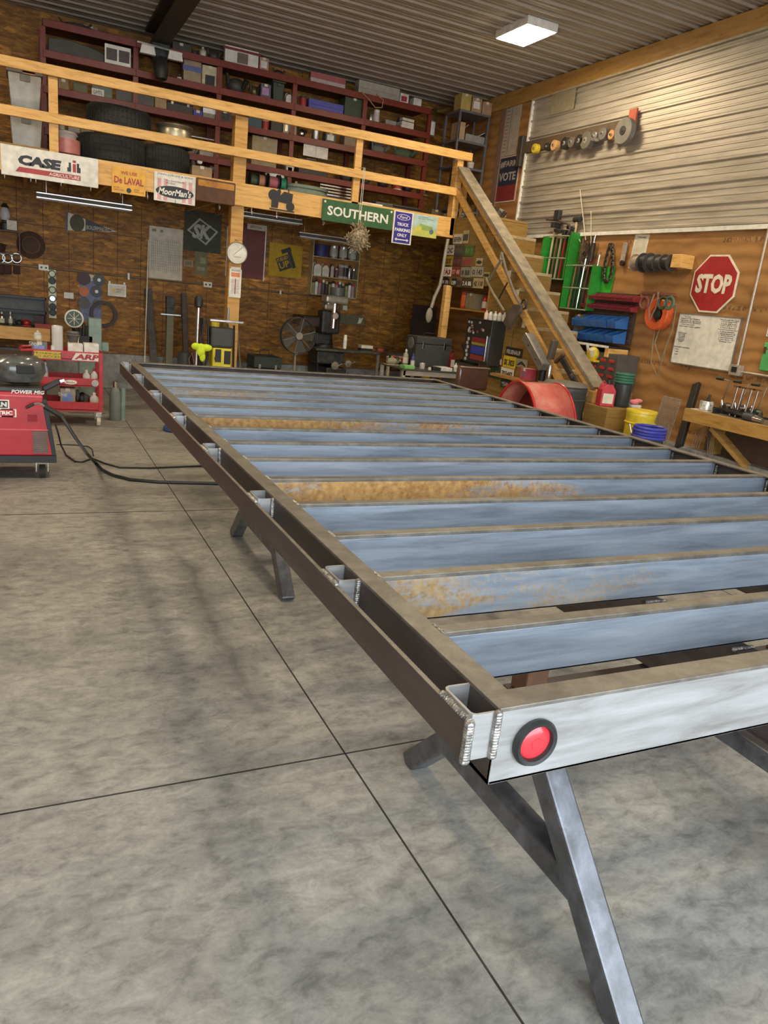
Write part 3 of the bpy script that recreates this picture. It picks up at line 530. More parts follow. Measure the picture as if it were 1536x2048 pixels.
def k_can(t, w, d, h, m, m2):
    r = w / 2
    MB().lathe([(r * .96, 0), (r, 0.004), (r, h - 0.006), (r * .95, h - 0.003), (r * .9, h)], 18).build('body', m, t, 0, True)
    if m2: MB().ring([(r * .98, h * 0.15), (r + 0.0012, h * 0.15), (r + 0.0012, h * 0.8), (r * .98, h * 0.8)], 18).build('label_band', m2, t, 0, True)
    MB().torus(r * .93, 0.003, 18, 5).at().build('rim', ALU, t, 0, True).location = (0, 0, h)
def k_bottle(t, w, d, h, m, m2):
    r = w / 2
    MB().lathe([(r * .85, 0), (r, h * .04), (r, h * .62), (r * .75, h * .72), (r * .36, h * .80), (r * .34, h * .86)], 16).build('body', m, t, 0, True)
    MB().lathe([(r * .42, h * .85), (r * .42, h * .95), (r * .2, h * .96), (r * .14, h)], 12).build('cap', m2 or WHT, t, 0, True)
    MB().ring([(r * .97, h * .15), (r * 1.03, h * .15), (r * 1.03, h * .5), (r * .97, h * .5)], 16).build('label_band', CREAM, t, 0, True)
def k_spray(t, w, d, h, m, m2):
    r = w / 2
    MB().lathe([(r * .93, 0), (r, 0.005), (r, h * .76), (r * .7, h * .84), (r * .5, h * .86)], 14).build('body', m, t, 0, True)
    MB().lathe([(r * .78, h * .80), (r * .78, h * .97), (r * .6, h)], 12).build('cap', m2 or RED, t, 0, True)
def k_jug(t, w, d, h, m, m2):
    MB().prism([(-w / 2, 0), (w / 2, 0), (w / 2, h * .62), (w * .22, h * .84), (-w * .1, h * .84), (-w / 2, h * .66)], -d / 2, d / 2).build('body', m, t, 0.008)
    MB().cyl((0.06 * w, 0, h * .83), (0.06 * w, 0, h), w * .14).build('cap', m2 or BLK, t, 0, True)
    MB().tube([(-w * .1, 0, h * .84), (-w * .3, 0, h * .95), (-w * .48, 0, h * .8), (-w * .48, 0, h * .6)], w * .05).build('handle', m, t, 0, True)
    MB().box(-w * .36, w * .36, -d / 2 - 0.0015, -d / 2 + 0.001, h * .12, h * .5).build('label_patch', CREAM, t)
def k_case(t, w, d, h, m, m2):
    MB().box(-w / 2, w / 2, -d / 2, d / 2, 0, h * .68).build('body', m, t, 0.008)
    MB().box(-w / 2 - .003, w / 2 + .003, -d / 2 - .003, d / 2 + .003, h * .69, h * .9).build('lid', m, t, 0.01)
    MB().tube([(-w * .18, 0, h * .89), (-w * .16, 0, h), (w * .16, 0, h), (w * .18, 0, h * .89)], 0.007).build('handle', m2 or BLK, t, 0, True)
    for s in (-1, 1): MB().box(s * w * .3 - .015, s * w * .3 + .015, -d / 2 - .01, -d / 2, h * .55, h * .76).build('latch', CHR, t, .001)
def k_tote(t, w, d, h, m, m2):
    a = w * .42
    MB().prism([(-a, 0), (a, 0), (w / 2, h * .88), (-w / 2, h * .88)], -d / 2, d / 2).build('body', m, t, 0.012)
    MB().box(-w / 2 - .015, w / 2 + .015, -d / 2 - .015, d / 2 + .015, h * .88, h).build('lid', m2, t, 0.012)
    MB().box(-w * .15, w * .15, -d / 2 - .012, -d / 2 + .003, h * .70, h * .86).build('grip', m2, t, 0.004)
def k_bucket(t, w, d, h, m, m2):
    r = w / 2
    MB().lathe([(r * .85, 0), (r * .98, h * .93), (r, h * .94), (r, h * .97), (r * .9, h)], 26).build('body', m, t, 0, True)
    MB().torus(r * 1.0, 0.008, 26, 6).build('rim', m, t, 0, True).location = (0, 0, h * .86)
    MB().tube([(-r, -.01, h * .86), (-r * .7, -r * .8, h * .55), (0, -r * 1.12, h * .42), (r * .7, -r * .8, h * .55), (r, -.01, h * .86)], 0.004).build('bail', CHR, t, 0, True)
    if m2: MB().box(-r * .3, r * .35, -r * .97 - .004, -r * .9, h * .25, h * .6).build('sticker', m2, t)
def k_spool(t, w, d, h, m, m2):
    r = h / 2
    MB().cyl((-w * .42, 0, r), (w * .42, 0, r), r * .7, None, 20).build('winding', m, t, 0, True)
    for s in (-1, 1): MB().cyl((s * w * .42, 0, r), (s * w * .5, 0, r), r, None, 22).build('flange', m2 or BLK, t, 0, True)
def k_heap(t, w, d, h, m, m2):   # irregular lump of gear: main casting with fittings
    MB().ball(0, 0, h * .42, h * .42, w / h * .9, min(d / h, 1), 1, 14, 9).build('body', m, t, 0, True)
    MB().cyl((-w * .3, 0, h * .4), (-w * .42, -d * .2, h * .95), h * .12, h * .08).build('neck', m2 or m, t, 0, True)
    MB().cyl((w * .2, -d * .3, h * .3), (w * .3, -d * .5, h * .7), h * .1, h * .16).build('fitting', m2 or m, t, 0, True)
    MB().box(-w * .4, w * .4, -d * .25, d * .25, 0, h * .12).build('foot', m, t, 0.004)
def k_board(t, w, d, h, m, m2):
    MB().box(-w / 2, w / 2, -.01, .01, 0, h).build('panel', m, t, 0.002)
    if m2: MB().box(-w * .42, w * .42, -.013, -.009, h * .12, h * .85).build('printed_panel', m2, t)
KIND = dict(box=k_box, flat=k_flat, can=k_can, bottle=k_bottle, spray=k_spray, jug=k_jug, case=k_case, tote=k_tote, bucket=k_bucket, spool=k_spool, heap=k_heap, board=k_board)
def put(kind, name, cat, label, box, ax, val, zs, m, m2=None, group=None, d=None):
    if kind == 'board' and d is None: d = 0.03
    loc, rz, w_, dd, h = place(box, ax, val, zs, d)
    t = thing(name, label, cat, loc, rz, group); KIND[kind](t, w_, dd, h, m, m2); return t

def sign(name, label, box, ax, val, m, cat='sign', t=0.006, group=None, rim=None, round_=0.0, rzx=0.0):
    b, w_, h = fit(*box, ax, val); o = thing(name, label, cat, tuple(b), 0 if ax == 1 else RW, group)
    o.rotation_euler = (0, rzx, o.rotation_euler[2])
    MB().box(-w_ / 2, w_ / 2, -t, 0, 0, h).build('plate', m, o, round_)
    if rim:
        q = min(w_, h) * 0.035
        MB().box(-w_ / 2 + q, w_ / 2 - q, -t - .001, -t, q, 2 * q).box(-w_ / 2 + q, w_ / 2 - q, -t - .001, -t, h - 2 * q, h - q).box(-w_ / 2 + q, -w_ / 2 + 2 * q, -t - .001, -t, 2 * q, h - 2 * q).box(w_ / 2 - 2 * q, w_ / 2 - q, -t - .001, -t, 2 * q, h - 2 * q).build('border', rim, o)
    o['w'] = w_; o['h'] = h; del o['w']; del o['h']
    return o, w_, h
def let(o, body, x, z, ht, m, wd=None, t=0.006, shear=0.0, bold=0.0, nm='lettering'):
    return MB().text(body, x, z, -t - 0.0005, wd, ht, shear, bold).build(nm, m, o)
BF = LY - 0.005

# ================================================================== SIGNS ON THE LOFT BEAM
o, w_, h = sign('enamel_sign', 'long white rounded CASE IH AGRICULTURE sign at the left of the loft beam', (6, 303, 198, 363), 1, BF, WHT, t=0.012, round_=0.02)
let(o, 'CASE', -w_ * .11, h * .57, h * .34, INKB, w_ * .44, .012, .12, .07)
MB().prism([(w_ * .17, h * .42), (w_ * .21, h * .42), (w_ * .21, h * .73), (w_ * .185, h * .73), (w_ * .185, h * .56), (w_ * .17, h * .56)], -.0135, -.012).prism([(w_ * .27, h * .42), (w_ * .31, h * .42), (w_ * .31, h * .60), (w_ * .295, h * .60), (w_ * .295, h * .73), (w_ * .27, h * .73)], -.0135, -.012).build('emblem', INKB, o)
MB().box(w_ * .228, w_ * .262, -.0138, -.012, h * .42, h * .70).box(w_ * .228, w_ * .262, -.0138, -.012, h * .74, h * .82).build('emblem_red_bar', INKR, o)
MB().prism([(-w_ * .36, h * .16), (w_ * .31, h * .16), (w_ * .31, h * .33), (-w_ * .32, h * .33)], -.0132, -.012).build('red_stripe', INKR, o)
let(o, 'AGRICULTURE', w_ * .14, h * .245, h * .11, INKW, w_ * .32, .0135, .1, .01)
o, w_, h = sign('tin_sign', 'orange-yellow WE USE DE LAVAL tin sign on the loft beam', (224, 338, 291, 389), 1, BF, mat('sign_orange_yellow', (0.80, 0.42, 0.02), .45), round_=.001)
let(o, 'WE USE', 0, h * .82, h * .13, INKR, w_ * .48, .006, 0, .02); let(o, 'De LAVAL', 0, h * .52, h * .27, INKR, w_ * .86, .006, 0, .03)
let(o, 'BETTER\nFARM LIVING', -w_ * .30, h * .17, h * .15, INKR, w_ * .3); let(o, 'BETTER\nFARM INCOME', w_ * .31, h * .17, h * .15, INKR, w_ * .3)
MB().cyl((0, -.0075, h * .15), (0, -.006, h * .15), h * .1, None, 20).build('emblem', INKB, o)
o, w_, h = sign('tin_sign', 'white and pink striped MoorMan\'s tin sign headed JOHN LUECKE & SONS', (308, 348, 390, 406), 1, BF - .002, WHT, round_=.001)
MB().box(-w_ * .42, -w_ * .33, -.007, -.006, h * .04, h * .78).box(-w_ * .27, -w_ * .18, -.007, -.006, h * .04, h * .78).box(w_ * .33, w_ * .42, -.007, -.006, h * .04, h * .78).box(w_ * .18, w_ * .27, -.007, -.006, h * .04, h * .78).build('pink_stripe', cm(.75, .38, .38), o)
m = MB(); m.prism([(w_ * .46 * math.cos(a * PI / 16), h * .36 + h * .21 * math.sin(a * PI / 16)) for a in range(32)], -.0078, -.006); m.build('dark_oval', INKB, o)
let(o, "MoorMan's", 0, h * .36, h * .24, INKW, w_ * .8, .008, .25, .03); let(o, 'JOHN LUECKE & SONS', 0, h * .92, h * .08, INKB, w_ * .86); let(o, 'The Good Results\nWe Feed', 0, h * .70, h * .14, INKB, w_ * .45)
o, w_, h = sign('mailbox_panel', 'rusted brown metal panel hung on the beam beside the tall post', (391, 361, 468, 407), 1, BF, RUSTB, 'panel', .05, round_=.01)
MB().box(-w_ * .46, w_ * .46, -.053, -.049, h * .66, h * .92).build('worn_yellow_band', m_steel('rust_yellow', ((.25, .1, .03), (.5, .22, .04), (.65, .34, .08)), 0, .7, 0), o)
tr = thing('tractor_silhouette', 'flat black tractor cut-out on the pine beam', 'tractor cut-out', tuple(pt(563, 421, 1, BF)), 0)
m = MB(); k = .0058
def circ(cx, cz, r): return [(cx + r * math.cos(a * PI / 12), cz + r * math.sin(a * PI / 12)) for a in range(24)]
m.prism(circ(-.11, .16, .062), -.006, 0).prism(circ(.105, .055, .052), -.0062, 0).prism([(-.12, .1), (.12, .08), (.13, .2), (.02, .215), (-.02, .17), (-.1, .17)], -.0058, 0).prism([(-.15, -.005), (.16, -.005), (.16, .01), (-.15, .01)], -.005, 0).prism([(.07, .2), (.08, .2), (.08, .25), (.07, .25)], -.0057, 0).prism([(-.075, .16), (-.03, .16), (-.02, .21), (-.035, .24), (-.065, .22)], -.0063, 0)
m.prism([(-.13, .02), (-.05, .02), (-.04, .12), (-.13, .12)], -.0064, 0).build('cut_plate', INKB, tr)
o, w_, h = sign('station_sign', 'long dark green SOUTHERN sign with white letters on the loft beam', (643, 408, 784, 451), 1, BF, mat('sign_green', (.03, .11, .035), .5), t=.02, round_=.002)
let(o, 'SOUTHERN', 0, h * .50, h * .44, INKW, w_ * .86, .02, 0, .025)
for sx in (-.47, .47): MB().cyl((w_ * sx, -.026, h * .88), (w_ * sx, -.02, h * .88), .013, None, 12).build('screw_head', WHT, o)
o, w_, h = sign('parking_sign', 'blue and white TRUCK PARKING ONLY sign with an oval on top', (782, 422, 821, 488), 1, BF - .01, WHT, t=.006, round_=.001)
MB().box(-w_ * .43, w_ * .43, -.0075, -.006, h * .03, h * .97).build('blue_field', mat('sign_blue', (.035, .03, .28), .4), o)
m = MB()
m.prism([(w_ * .34 * math.cos(a * PI / 14), h * .82 + h * .09 * math.sin(a * PI / 14)) for a in range(28)], -.0084, -.007); m.build('oval_rim', INKW, o)
m = MB(); m.prism([(w_ * .31 * math.cos(a * PI / 14), h * .82 + h * .075 * math.sin(a * PI / 14)) for a in range(28)], -.009, -.007); m.build('oval', MATS['sign_blue'], o)
let(o, 'Ford', 0, h * .82, h * .09, INKW, w_ * .42, .009, .3, .01); let(o, 'TRUCK', 0, h * .60, h * .1, INKW, w_ * .6, .0075, 0, .03); let(o, 'PARKING', 0, h * .43, h * .1, INKW, w_ * .78, .0075, 0, .03); let(o, 'ONLY', 0, h * .27, h * .1, INKW, w_ * .5, .0075, 0, .03)
MB().prism([(-w_ * .36, h * .13), (-w_ * .26, h * .18), (-w_ * .26, h * .145), (w_ * .26, h * .145), (w_ * .26, h * .18), (w_ * .36, h * .13), (w_ * .26, h * .08), (w_ * .26, h * .115), (-w_ * .26, h * .115), (-w_ * .26, h * .08)], -.0088, -.0075).build('arrow', INKW, o)
o, w_, h = sign('tin_sign', 'pale picture sign of a yellow-green tractor in a field', (822, 430, 872, 474), 1, BF, mat('sign_sky', (.45, .60, .55), .5), t=.006, round_=.001)
MB().box(-w_ / 2, w_ / 2, -.007, -.006, 0, h * .36).build('painted_field', cm(.55, .55, .12), o)
let(o, 'A Reputation\nthat keeps Growing', 0, h * .86, h * .14, cm(.1, .2, .35), w_ * .6)
m = MB(); m.prism([(-w_ * .25, h * .3), (w_ * .3, h * .3), (w_ * .32, h * .5), (0, h * .55), (-w_ * .2, h * .6)], -.0078, -.006).build('painted_tractor', cm(.30, .42, .10), o)
m = MB(); m.prism([(-w_ * .25 + h * .17 * math.cos(a * PI / 10), h * .34 + h * .17 * math.sin(a * PI / 10)) for a in range(20)], -.0085, -.006).build('painted_wheel', cm(.6, .55, .1), o)
m = MB(); m.prism([(w_ * .28 + h * .12 * math.cos(a * PI / 10), h * .28 + h * .12 * math.sin(a * PI / 10)) for a in range(20)], -.0085, -.006).build('painted_wheel', cm(.12, .2, .2), o)
# dried nest ball on a string
p = pt(716, 476, 1, 9.13); nt = thing('nest_ball', 'ball of dry twigs hanging on a string in front of the green sign', 'nest', tuple(p))
m = MB()
for i in range(90):
    a = random.uniform(0, 2 * PI); bb = random.uniform(-1, 1); c = math.sqrt(1 - bb * bb); v = Vector((c * math.cos(a), c * math.sin(a), bb)) * .125; v.z *= 1.15
    if bb < -.5: v.x *= .7; v.y *= .7
    tdir = Vector((random.uniform(-1, 1), random.uniform(-1, 1), random.uniform(-1, 1))) * .07
    m.bar(v - tdir, v + tdir, .012, .008)
m.ball(0, 0, 0, .115, 1, 1, 1.1); m.build('twigs', mat('nest_twigs', (.42, .32, .2), .9, 0, .5, 60, .5), nt)
MB().tube([(-.012, 0, .12), (-.01, .0, .35), (-.005, .0, 2.99 - p.z + .10), (.0, .16, 3.10 - p.z), (.012, .0, 2.99 - p.z + .10), (.013, 0, .12)], .004).build('string', CREAM, nt, 0, True)
# hooks along the underside of the beam
for i, px in enumerate((10, 62, 72, 122, 181, 240, 294, 349, 437, 502, 552, 645)):
    b = pt(px, 372 + px * .135, 1, LY + .02)
    solo('hook', MB().tube([(0, 0, 0), (0, 0, -.05), (0, -.02, -.08), (0, -.045, -.07), (0, -.05, -.04)], .005), ALU, 'small metal hook under the loft front beam', 'hook', (b.x, LY + .02, 2.47), 0, 'hooks under the loft beam', smooth=True)
def striplight(p0, p1, Y, label):
    a = pt(*p0, 1, Y); b = pt(*p1, 1, Y); L = b.x - a.x; t = thing('strip_light', label, 'strip light', ((a.x + b.x) / 2, Y, (a.z + b.z) / 2), 0, 'unlit strip lights under the loft')
    MB().prism([(-.06, 0), (.06, 0), (.03, .05), (-.03, .05)], -L / 2, L / 2, 'X').build('reflector', mat('lamp_housing_dark', (.13, .12, .10), .4), t)
    MB().box(-L / 2, L / 2, -.064, -.058, -.004, .006).box(-L / 2, L / 2, .058, .064, -.004, .006).box(-L / 2, L / 2, -.035, -.029, .046, .056).build('edge', ALU, t)
    MB().cyl((-L / 2 + .03, 0, -.005), (L / 2 - .03, 0, -.005), .013).build('tube', cm(.3, .28, .24, .3), t, 0, True)
    for s in (-1, 1): MB().tube([(s * L * .4, 0, .05), (s * L * .4, 0, 2.7 - (a.z + b.z) / 2)], .003).build('chain', ALU, t)
striplight((73, 394), (263, 422), 9.7, 'long dark strip light hanging under the loft below the CASE IH sign')
striplight((597, 470), (706, 490), 10.2, 'strip light hanging under the loft above the bottle shelf')
striplight((480, 432), (602, 448), 9.9, 'thin strip light under the loft right of the tall post')

# ================================================================== ON THE BACK WALL
W = YB - .001
def tri(o, pts, m, nm, d0=.004, d1=0): MB().prism(pts, -d0, -d1).build(nm, m, o)
b, w_, h = fit(132, 430, 235, 470, 1, W); o = thing('pennant', 'black and cream pointed BOILERMAKERS pennant on the back wall', 'pennant', tuple(b))
tri(o, [(-w_ / 2, .02), (-w_ / 2 + .01, h), (w_ / 2, h * .32)], CREAM, 'felt')
tri(o, [(-w_ * .12, h * .14), (-w_ * .12, h * .78), (w_ * .42, h * .34)], INKB, 'black_field', .005, .004); tri(o, [(-w_ / 2, .0), (-w_ / 2 + .01, h * 1.02), (-w_ * .45, h), (-w_ * .46, .02)], BLK, 'binding', .006)
let(o, 'BOILERMAKERS', w_ * .12, h * .36, h * .2, CREAM, w_ * .44, .0055); MB().ball(-w_ * .28, -.006, h * .5, .09, 1, .05, 1.2).build('mascot_patch', OLV, o)
o, w_, h = sign('wall_chart', 'tall cream printed wall chart with fine columns on the back wall', (297, 455, 364, 560), 1, W, mat('chart_paper', (.62, .55, .42), .7), 'chart', .003)
m = MB()
for i in range(16): m.box(-w_ * .42 + i * w_ * .055, -w_ * .42 + i * w_ * .055 + .006, -.0036, -.003, h * .16, h * .78)
for i in range(12): m.box(-w_ * .43, w_ * .43, -.0037, -.003, h * (.2 + i * .048), h * (.2 + i * .048) + .004)
m.build('printed_columns', cm(.35, .30, .22), o); MB().box(-w_ * .42, -w_ * .3, -.0036, -.003, h * .9, h * .95).box(-w_ * .18, -w_ * .1, -.0036, -.003, h * .9, h * .95).build('printed_marks', cm(.2, .2, .1), o)
o, w_, h = sign('shop_flag', 'dark grey-green square flag with a pale SK diamond emblem', (367, 423, 441, 504), 1, W, mat('flag_grey_green', (.07, .075, .05), .8), 'flag', .004)
m = MB(); D = [(-w_ * .42, h * .5), (-w_ * .1, h * .83), (w_ * .42, h * .55), (w_ * .1, h * .18)]; m.prism(D, -.0055, -.004).build('diamond', cm(.42, .42, .36), o)
D2 = [(x * .84, h * .505 + (z - h * .505) * .84) for x, z in D]; MB().prism(D2, -.0062, -.004).build('diamond_field', MATS['flag_grey_green'], o); let(o, 'SK', -.01, h * .5, h * .36, cm(.42, .42, .36), w_ * .52, .0065, .2, .05)
o, w_, h = sign('picture', 'small green landscape print below the grey-green flag', (389, 503, 414, 550), 1, W, cm(.17, .16, .07), 'picture', .004)
MB().box(-w_ * .3, w_ * .3, -.005, -.004, h * .2, h * .35).box(-w_ * .1, w_ * .35, -.005, -.004, h * .5, h * .75).build('painted_patch', cm(.3, .28, .14), o)
o, w_, h = sign('picture', 'small pale framed print left of the green landscape', (367, 520, 386, 533), 1, W, cm(.35, .28, .15), 'picture', .004)
MB().box(-w_ * .35, w_ * .35, -.005, -.004, h * .2, h * .8).build('print', cm(.22, .17, .08), o)
o, w_, h = sign('tin_door', 'tall dark red panel with pale edges behind the tall post', (450, 446, 528, 556), 1, W, mat('panel_dark_red', (.16, .02, .012), .5), 'panel', .012)
MB().box(w_ * .475, w_ * .5, -.014, -.012, -.02, h * .9).box(-w_ * .5, -w_ * .48, -.014, -.012, 0, h * .9).build('edge_strip', INKW, o); MB().box(w_ * .0, w_ * .5, -.02, -.012, h * .9, h * 1.0).build('headboard', CREAM, o); let(o, 'ARMSTRONG', w_ * .22, h * .95, h * .05, INKB, w_ * .3, .02)
o, w_, h = sign('shop_flag', 'mustard yellow FUELED UP flag with a black hammer motif', (536, 488, 602, 554), 1, W, mat('flag_mustard', (.50, .30, .012), .75), 'flag', .004)
fl = MB(); fl.M = Matrix.Translation((0, 0, h * .5)) @ Euler((0, -.4, 0)).to_matrix().to_4x4()
fl.box(-w_ * .27, w_ * .12, -.006, -.004, -h * .26, h * .16).box(w_ * .13, w_ * .24, -.006, -.004, -h * .3, h * .22).box(-.02, w_ * .26, -.0065, -.004, h * .22, h * .35); fl.build('hammer_motif', INKB, o)
for tx, cz, ht, wd in (('FUELED', h * .085, h * .1, w_ * .34), ('UP', -h * .10, h * .2, w_ * .32)):
    fl = MB(); fl.M = Matrix.Translation((0, 0, h * .5)) @ Euler((0, -.4, 0)).to_matrix().to_4x4(); fl.text(tx, -w_ * .075, cz, -.0065, wd, ht, 0, .03).build('lettering', MATS['flag_mustard'], o)
fl = MB()
for s in (-1, 1): fl.add([(s * w_ * .48, -.0045, h * .97), (s * w_ * .2, -.009, h * .68), (s * w_ * .24, -.0045, h * .74)], [(0, 1, 2)])
# dial scale and thermometer on the tall post
PF = LY + .044
b, w_, h = fit(452, 482, 494, 530, 1, PF - .06); o = thing('dial_scale', 'big round white dial scale hung on the tall loft post', 'scale', (b.x, PF - .03, b.z + h / 2))
R_ = w_ / 2
m = MB(); m.M = Euler((PI / 2, 0, 0)).to_matrix().to_4x4(); m.lathe([(R_ * .9, -.028), (R_, -.01), (R_, .03), (R_ * .95, .04), (R_ * .9, .032)], 32).build('case', cm(.6, .55, .42, .3, .4), o, 0, True)
m = MB(); m.M = Euler((PI / 2, 0, 0)).to_matrix().to_4x4(); m.lathe([(R_ * .9, .03), (R_ * .88, .034)], 32).build('dial', mat('dial_white', (.82, .78, .68), .4), o)
m = MB()
for i in range(30):
    a = i * 2 * PI / 30; m.bar((R_ * .72 * math.cos(a), -.036, R_ * .72 * math.sin(a)), (R_ * .82 * math.cos(a), -.036, R_ * .82 * math.sin(a)), .002, .002)
m.build('graduation', INKB, o); MB().bar((-.05, -.038, -.03), (.08, -.038, .09), .006, .002).build('needle', INKB, o); let(o, 'CHATILLON', 0, -R_ * .35, .012, INKR, .09, .036); MB().torus(.02, .005, 14, 6).build('ring', ALU, o, 0, True).location = (0, 0, R_ + .02)
b, w_, h = fit(457, 534, 481, 595, 1, PF - .01); o = thing('thermometer', 'tall white advertising thermometer below the dial scale', 'thermometer', (b.x, PF - .002, b.z))
MB().box(-w_ / 2, w_ / 2, -.012, 0, 0, h * .94).box(-w_ * .4, w_ * .4, -.012, 0, h * .94, h).build('back_plate', MATS['dial_white'], o, .004)
MB().box(-w_ * .36, w_ * .36, -.0135, -.012, h * .68, h * .82).build('red_patch', cm(.75, .25, .12), o); let(o, 'MOOR\'S', 0, h * .89, .022, INKB, w_ * .7, .012)
MB().cyl((0, -.014, h * .12), (0, -.014, h * .62), .006).build('glass_tube', INKR, o, 0, True)
m = MB()
for i in range(12): m.box(-w_ * .34, -w_ * .1, -.0128, -.012, h * (.14 + i * .04), h * (.14 + i * .04) + .003).box(w_ * .1, w_ * .34, -.0128, -.012, h * (.14 + i * .04), h * (.14 + i * .04) + .003)
m.build('graduation', INKB, o)
# bottle shelf
b, w_, h = fit(622, 483, 713, 592, 1, YB - .16); bs = thing('wall_shelf', 'open pale wall shelf full of cans and bottles behind the milling machine', 'shelf', (b.x, YB - .08, b.z))
SW = w_; SHh = h; SHm = cm(.55, .45, .24)
MB().box(-SW / 2 - .01, -SW / 2, -.08, .08, 0, h).box(SW / 2, SW / 2 + .01, -.08, .08, 0, h).build('side', SHm, bs); sl = []
for i, f in enumerate((0, .345, .70)): MB().box(-SW / 2, SW / 2, -.08, .08, h * f - .01, h * f).build('board', SHm, bs); sl.append(b.z + h * f)
def row(n, z, x0, x1, kinds, grp, Y, labf, hh):
    for i in range(n):
        x = b.x - SW / 2 + x0 + (x1 - x0) * (i + .5) / n; kd, w0, h0, m1, m2 = kinds[i % len(kinds)]
        nm = {'can': 'paint_can', 'bottle': 'plastic_bottle', 'spray': 'spray_can', 'jug': 'oil_jug', 'box': 'carton'}[kd]
        t = thing(nm, labf(i, kd), nm.split('_')[1] if nm != 'carton' else 'carton', (x, Y, z), 0, grp); KIND[kd](t, w0, min(w0, .1), h0 * hh, m1, m2)
o3 = ['leftmost', 'second', 'third', 'fourth', 'fifth', 'sixth', 'seventh', 'eighth', 'ninth', 'tenth', 'eleventh', 'twelfth', 'thirteenth', 'fourteenth']
t = thing('paint_can', 'wide dark blue tub at the left of the top row of the bottle shelf', 'tub', (b.x - SW / 2 + .13, YB - .09, sl[2]), 0); k_can(t, .22, .14, .17, cm(.04, .04, .16), None)
row(3, sl[2], .26, SW - .02, [('can', .125, .18, ALU, cm(.5, .5, .42))], 'metal cans in the top row of the bottle shelf', YB - .09, lambda i, k: 'metal paint can, %s can right of the blue tub on the bottle shelf' % ['first', 'second', 'third'][i], 1)
row(2, sl[1], .02, .28, [('jug', .12, .2, cm(.8, .75, .6), RED), ('jug', .11, .19, cm(.75, .7, .45), RED)], 'jugs in the middle row of the bottle shelf', YB - .09, lambda i, k: ['white oil jug with red cap, leftmost in the middle row of the bottle shelf', 'white and yellow oil jug beside the black-labelled jug on the bottle shelf'][i], 1)
row(6, sl[1], .30, SW - .01, [('spray', .055, .19, cm(.6, .5, .4), CHR), ('spray', .05, .14, cm(.2, .1, .1), WHT), ('can', .09, .2, cm(.5, .45, .38), cm(.25, .15, .1)), ('can', .09, .2, cm(.45, .42, .38), INKB), ('spray', .055, .2, ALU, BLK), ('spray', .05, .16, cm(.12, .12, .1), CHR)], 'cans in the middle row of the bottle shelf', YB - .09, lambda i, k: 'slim can on the middle row of the bottle shelf, %s right of the two jugs' % ['first', 'second', 'third', 'fourth', 'fifth', 'sixth'][i], 1)
row(13, sl[0], .02, SW - .01, [('spray', .05, .2, cm(.3, .3, .12), BLK), ('spray', .05, .22, WHT, BLK), ('spray', .05, .2, cm(.4, .25, .3), RED), ('spray', .05, .22, cm(.1, .1, .1), WHT), ('spray', .05, .2, cm(.08, .05, .05), cm(.5, .4, .3))], 'spray cans in the bottom row of the bottle shelf', YB - .09, lambda i, k: 'spray can in the bottom row of the bottle shelf, %s from the left' % o3[i], 1)
# conduits and outlets
solo('wall_conduit', MB().cyl((-4.4, YB - .03, 1.53), (4.2, YB - .03, 1.53), .012), mat('conduit_brown_grey', (.2, .14, .08), .5, .2), 'thin electrical conduit running along the back wall at chest height', 'conduit', smooth=True)
def outlet(px, py, la, wd=.12, hg=.075):
    q = pt(px, py, 1, YB - .04); t = thing('wall_outlet', la, 'outlet', (q.x, YB - .045, 1.53 - hg / 2 + .0), 0, 'outlets on the back wall conduit')
    MB().box(-wd / 2, wd / 2, -.01, .045, 0, hg).build('cover_plate', mat('outlet_white', (.8, .76, .62), .4), t, .004)
    MB().cyl((-.025, -.0115, hg / 2), (-.025, -.01, hg / 2), .013).build('socket', BLK, t); MB().cyl((.03, -.0115, hg / 2), (.03, -.01, hg / 2), .013).build('socket', BLK, t)
outlet(87, 536, 'white outlet box on the conduit left of the tall white gauge strip'); outlet(415, 572, 'white outlet box on the conduit left of the tall post')
outlet(257, 555, 'small white junction on the conduit above the first aid box', .03, .09); outlet(560, 592, 'small junction on the conduit left of the fan', .03, .06)
# stripe board with round gauges
b, w_, h = fit(98, 540, 113, 636, 1, W); o = thing('rosette_strip', 'narrow cream strip with round discs on the back wall', 'display strip', tuple(b)); MB().box(-w_ / 2, w_ / 2, -.01, 0, 0, h).build('strip', mat('strip_cream', (.75, .74, .5), .5), o)
for f, m1 in ((.92, MATS['strip_cream']), (.78, IRON), (.59, cm(.6, .6, .4)), (.41, ALU), (.24, IRON), (.12, BLK)):
    MB().cyl((0, -.03, h * f), (0, -.01, h * f), w_ * .48, None, 18).build('disc', m1, o, 0, True); m = MB(); m.M = Matrix.Translation((0, -.031, h * f)) @ Euler((PI / 2, 0, 0)).to_matrix().to_4x4(); m.torus(w_ * .44, .006, 20, 6).build('disc_ring', BLK, o, 0, True)
